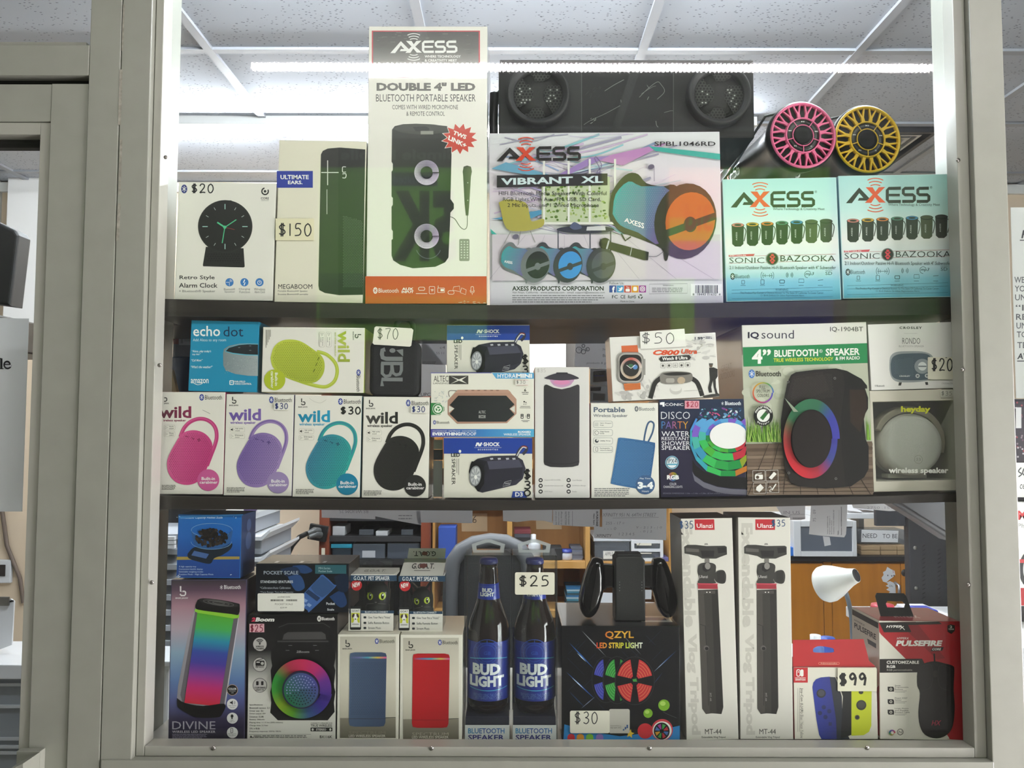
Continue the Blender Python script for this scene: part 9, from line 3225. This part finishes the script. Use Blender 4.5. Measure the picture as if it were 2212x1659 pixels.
def le(A):
 A.line([(3, 774), (3, 797)], 5, '#17171a')
 A.r(-3, 795.5, 8, 797.5, '#17171a')
 A.rringc(17, 788.5, 5.2, 8.6, ['#17171a', '#17171a'], ry=1.08, n=24)
 A.r(12, 786.5, 24, 788.8, '#17171a')
 A.r(20.5, 788.8, 27, 792.5, '#d9d9da')
 A.line([(3, 774), (-3, 776)], 2, '#17171a')
note('door_notice', 'white notice on the door glass with large serif lettering', 'X', [(-160, 684), (62.5, 688), (48, 1105), (-160, 1105)], Y0D + .0245, '#d9d9da', le, 'notice')
Yw = 2.35
t = put('white_desk', 'grey and white desk cabinet low behind the glazed door', 'desk')
z1 = cpos('X', 20, 1432, Yw).z
MB().box((XL + .1, Yw, 0), (cpos('X', 150, 0, Yw).x, Yw + .22, z1 - .04), 0, None, .003).build('body', mat('grey_desk_front', '#8f959b', .4), t)
MB().box((XL + .08, Yw - .02, z1 - .0395), (cpos('X', 152, 0, Yw).x, Yw + .24, z1), 0, None, .003).build('top', WPL, t)
for y in (1452, 1478, 1525, 1595, 1612, 1625):
 z = cpos('X', 20, y, Yw).z
 MB().box((XL + .12, Yw - .006, z - .004), (cpos('X', 140, 0, Yw).x, Yw - .0005, z + .004)).build('drawer_line', mat('pale_line', '#c4c8cc', .4), t)
p_ = [cpos('N', x, y, Yw + .1) for x, y in ((-60, 600), (70, 575), (90, 590), (76, 870), (-60, 930))]
o = p_[0]
t = put('clipboard', 'white clipboard with punched sheet leaning on the white desk', 'clipboard', None, (o.x, Yw + .1, 0))
MB().prism([(q_.x - o.x, max(q_.z, z1 + .001)) for q_ in p_], 0, .006, bev=.001).build('board', mat('clip_white', '#d6d7d8', .4), t)
q_ = cpos('N', 30, 590, Yw + .1)
MB().box((q_.x - o.x - .016, -.008, q_.z - .012), (q_.x - o.x + .016, -.0004, q_.z + .014), 0, None, .002).build('clip', STEEL, t)
m = MB()
for x in range(-40, 82, 12):
 q_ = cpos('N', x, 605 - x * .22, Yw + .1)
 m.box((q_.x - o.x - .004, -.0012, q_.z - .002), (q_.x - o.x + .004, -.0003, q_.z + .002))
m.build('punch_pattern', mat('slot_black', '#0a0a0b', .8), t)
cb = [cpos('N', x, y, YBACK - .012) for x, y in ((8, -200), (12, 0), (30, 120), (44, 230), (75, 310), (128, 440), (150, 600))]
MB().tube(cb, .009, 8).build('hanging_lead', mat('brown_cord', '#6d5f55', .5), None, 'brown electric lead hanging down the cream wall behind the door', 'cable')
q_ = cpos('N', 2, 397, YBACK - .01)
t = put('wall_socket', 'small white socket box on the cream wall behind the door', 'socket', None, (q_.x, YBACK - .021, q_.z))
MB().box((-.05, 0, -.05), (.05, .0205, .05), 0, None, .003).build('box', WPL, t)
MB().box((-.0, -.004, -.02), (.03, -.0003, .03), 0, None, .002).build('jack', mat('dark_lock', '#2a2422', .4), t)
# --- seen through the sidelight
def nt(A):
 A.t('PO', 2206, 497, 2240, 515, '#4a4a50', .02, .2)
 A.line([(2203, 519), (2240, 519)], 2, '#4a4a50')
 for t_, y in (('WE', 598), ('YOU', 617), ('UNL', 636), ('“IF', 658), ('RES', 678), ('UNT', 697), ('TO', 716), ('TEM', 739)):
  A.t(t_, 2191 + (y - 598) * .045, y, 2191 + (y - 598) * .045 + 11 * len(t_), y + 13, '#6a6a70', .01)
 A.t('AV', 2197, 763, 2222, 776, '#4a4a50', .03, .15)
 A.line([(2197, 780), (2222, 780)], 2, '#4a4a50')
note('shop_notice', 'white printed notice taped inside the sidelight', 'X', [(2183, 448), (2330, 448), (2330, 862), (2195, 860)], YG + .0045, '#dddedd', nt, 'notice')
YB2 = 1.285
t = put('phone_box', 'white and red phone accessory carton in the sidelight', 'box')
q0, q1 = cpos('X', 2192, 1320, YB2), cpos('X', 2330, 1085, YB2)
zl_ = cpos('X', 2200, 1345, YB2).z
m = MB().box((q0.x, YB2, zl_ + .0006), (q1.x, YB2 + .08, q1.z), 0, lin('#dcdcdb'), .001)
A = Art(m, lambda px, py: (at(px, py, YB2).x, at(px, py, YB2).z), (1, 0, 0), y=YB2)
A.t('M', 2198, 1103, 2218, 1123, '#c23a40', .05)
A.t('Pho', 2199, 1131, 2222, 1140, '#8a8a8c')
A.ell(2225, 1230, 24, 40, '#2c2c30')
A.ell(2227, 1230, 17, 32, '#dcdcdb')
A.r(2200, 1208, 2260, 1216, '#b83a40')
A.r(2202, 1270, 2300, 1308, '#a8282e')
A.r(2203, 1309, 2300, 1343, '#1d1a1c')
m.build('carton', PAPER, t)
MB().box((XD1 + .002, YG + .0045, zl_ - .03), (1.45, 1.37, zl_), 0, None, .002).build('sidelight_ledge', WPL, None, 'white ledge under the phone carton in the sidelight', 'shelf')
t = put('beaded_pouch', 'dark violet beaded pouch above the phone carton', 'pouch')
q0, q1 = cpos('X', 2189, 1084, YB2 + .01), cpos('X', 2330, 862, YB2 + .01)
m = MB().box((q0.x, YB2 + .012, cpos('X', 2200, 1084, YB2).z + .0008), (q1.x, YB2 + .06, q1.z), 0, lin('#2a2430'), .004)
A = Art(m, lambda px, py: (at(px, py, YB2 + .012).x, at(px, py, YB2 + .012).z), (1, 0, 0), y=YB2 + .012)
rnd = random.Random(3)
for i in range(60):
 A.ell(rnd.uniform(2194, 2240), rnd.uniform(868, 990), 2.2, 2.2, rnd.choice(['#5a3a50', '#7a6a74', '#3a2a3a', '#8a3a48', '#a8a0a8']), n=6)
A.r(2194, 880, 2206, 925, '#c9c8cc')
m.build('body', PAPER, t)
m = MB().box((q0.x + .002, YB2 + .009, cpos('X', 2200, 1075, YB2).z), (q1.x, YB2 + .0115, cpos('X', 2200, 1000, YB2).z), 0, lin('#d9d9da'))
A = Art(m, lambda px, py: (at(px, py, YB2 + .009).x, at(px, py, YB2 + .009).z), (1, 0, 0), y=YB2 + .009)
A.line(smooth([(2206, 1010), (2200, 1018), (2207, 1024), (2200, 1030)]), 2.5, '#3a3a40')
A.line(smooth([(2212, 1012), (2209, 1022), (2214, 1028)]), 2.5, '#3a3a40')
A.t('ce', 2203, 1046, 2214, 1056, '#3a3a40', 0, .2)
m.build('scrawled_card', PAPER, t)
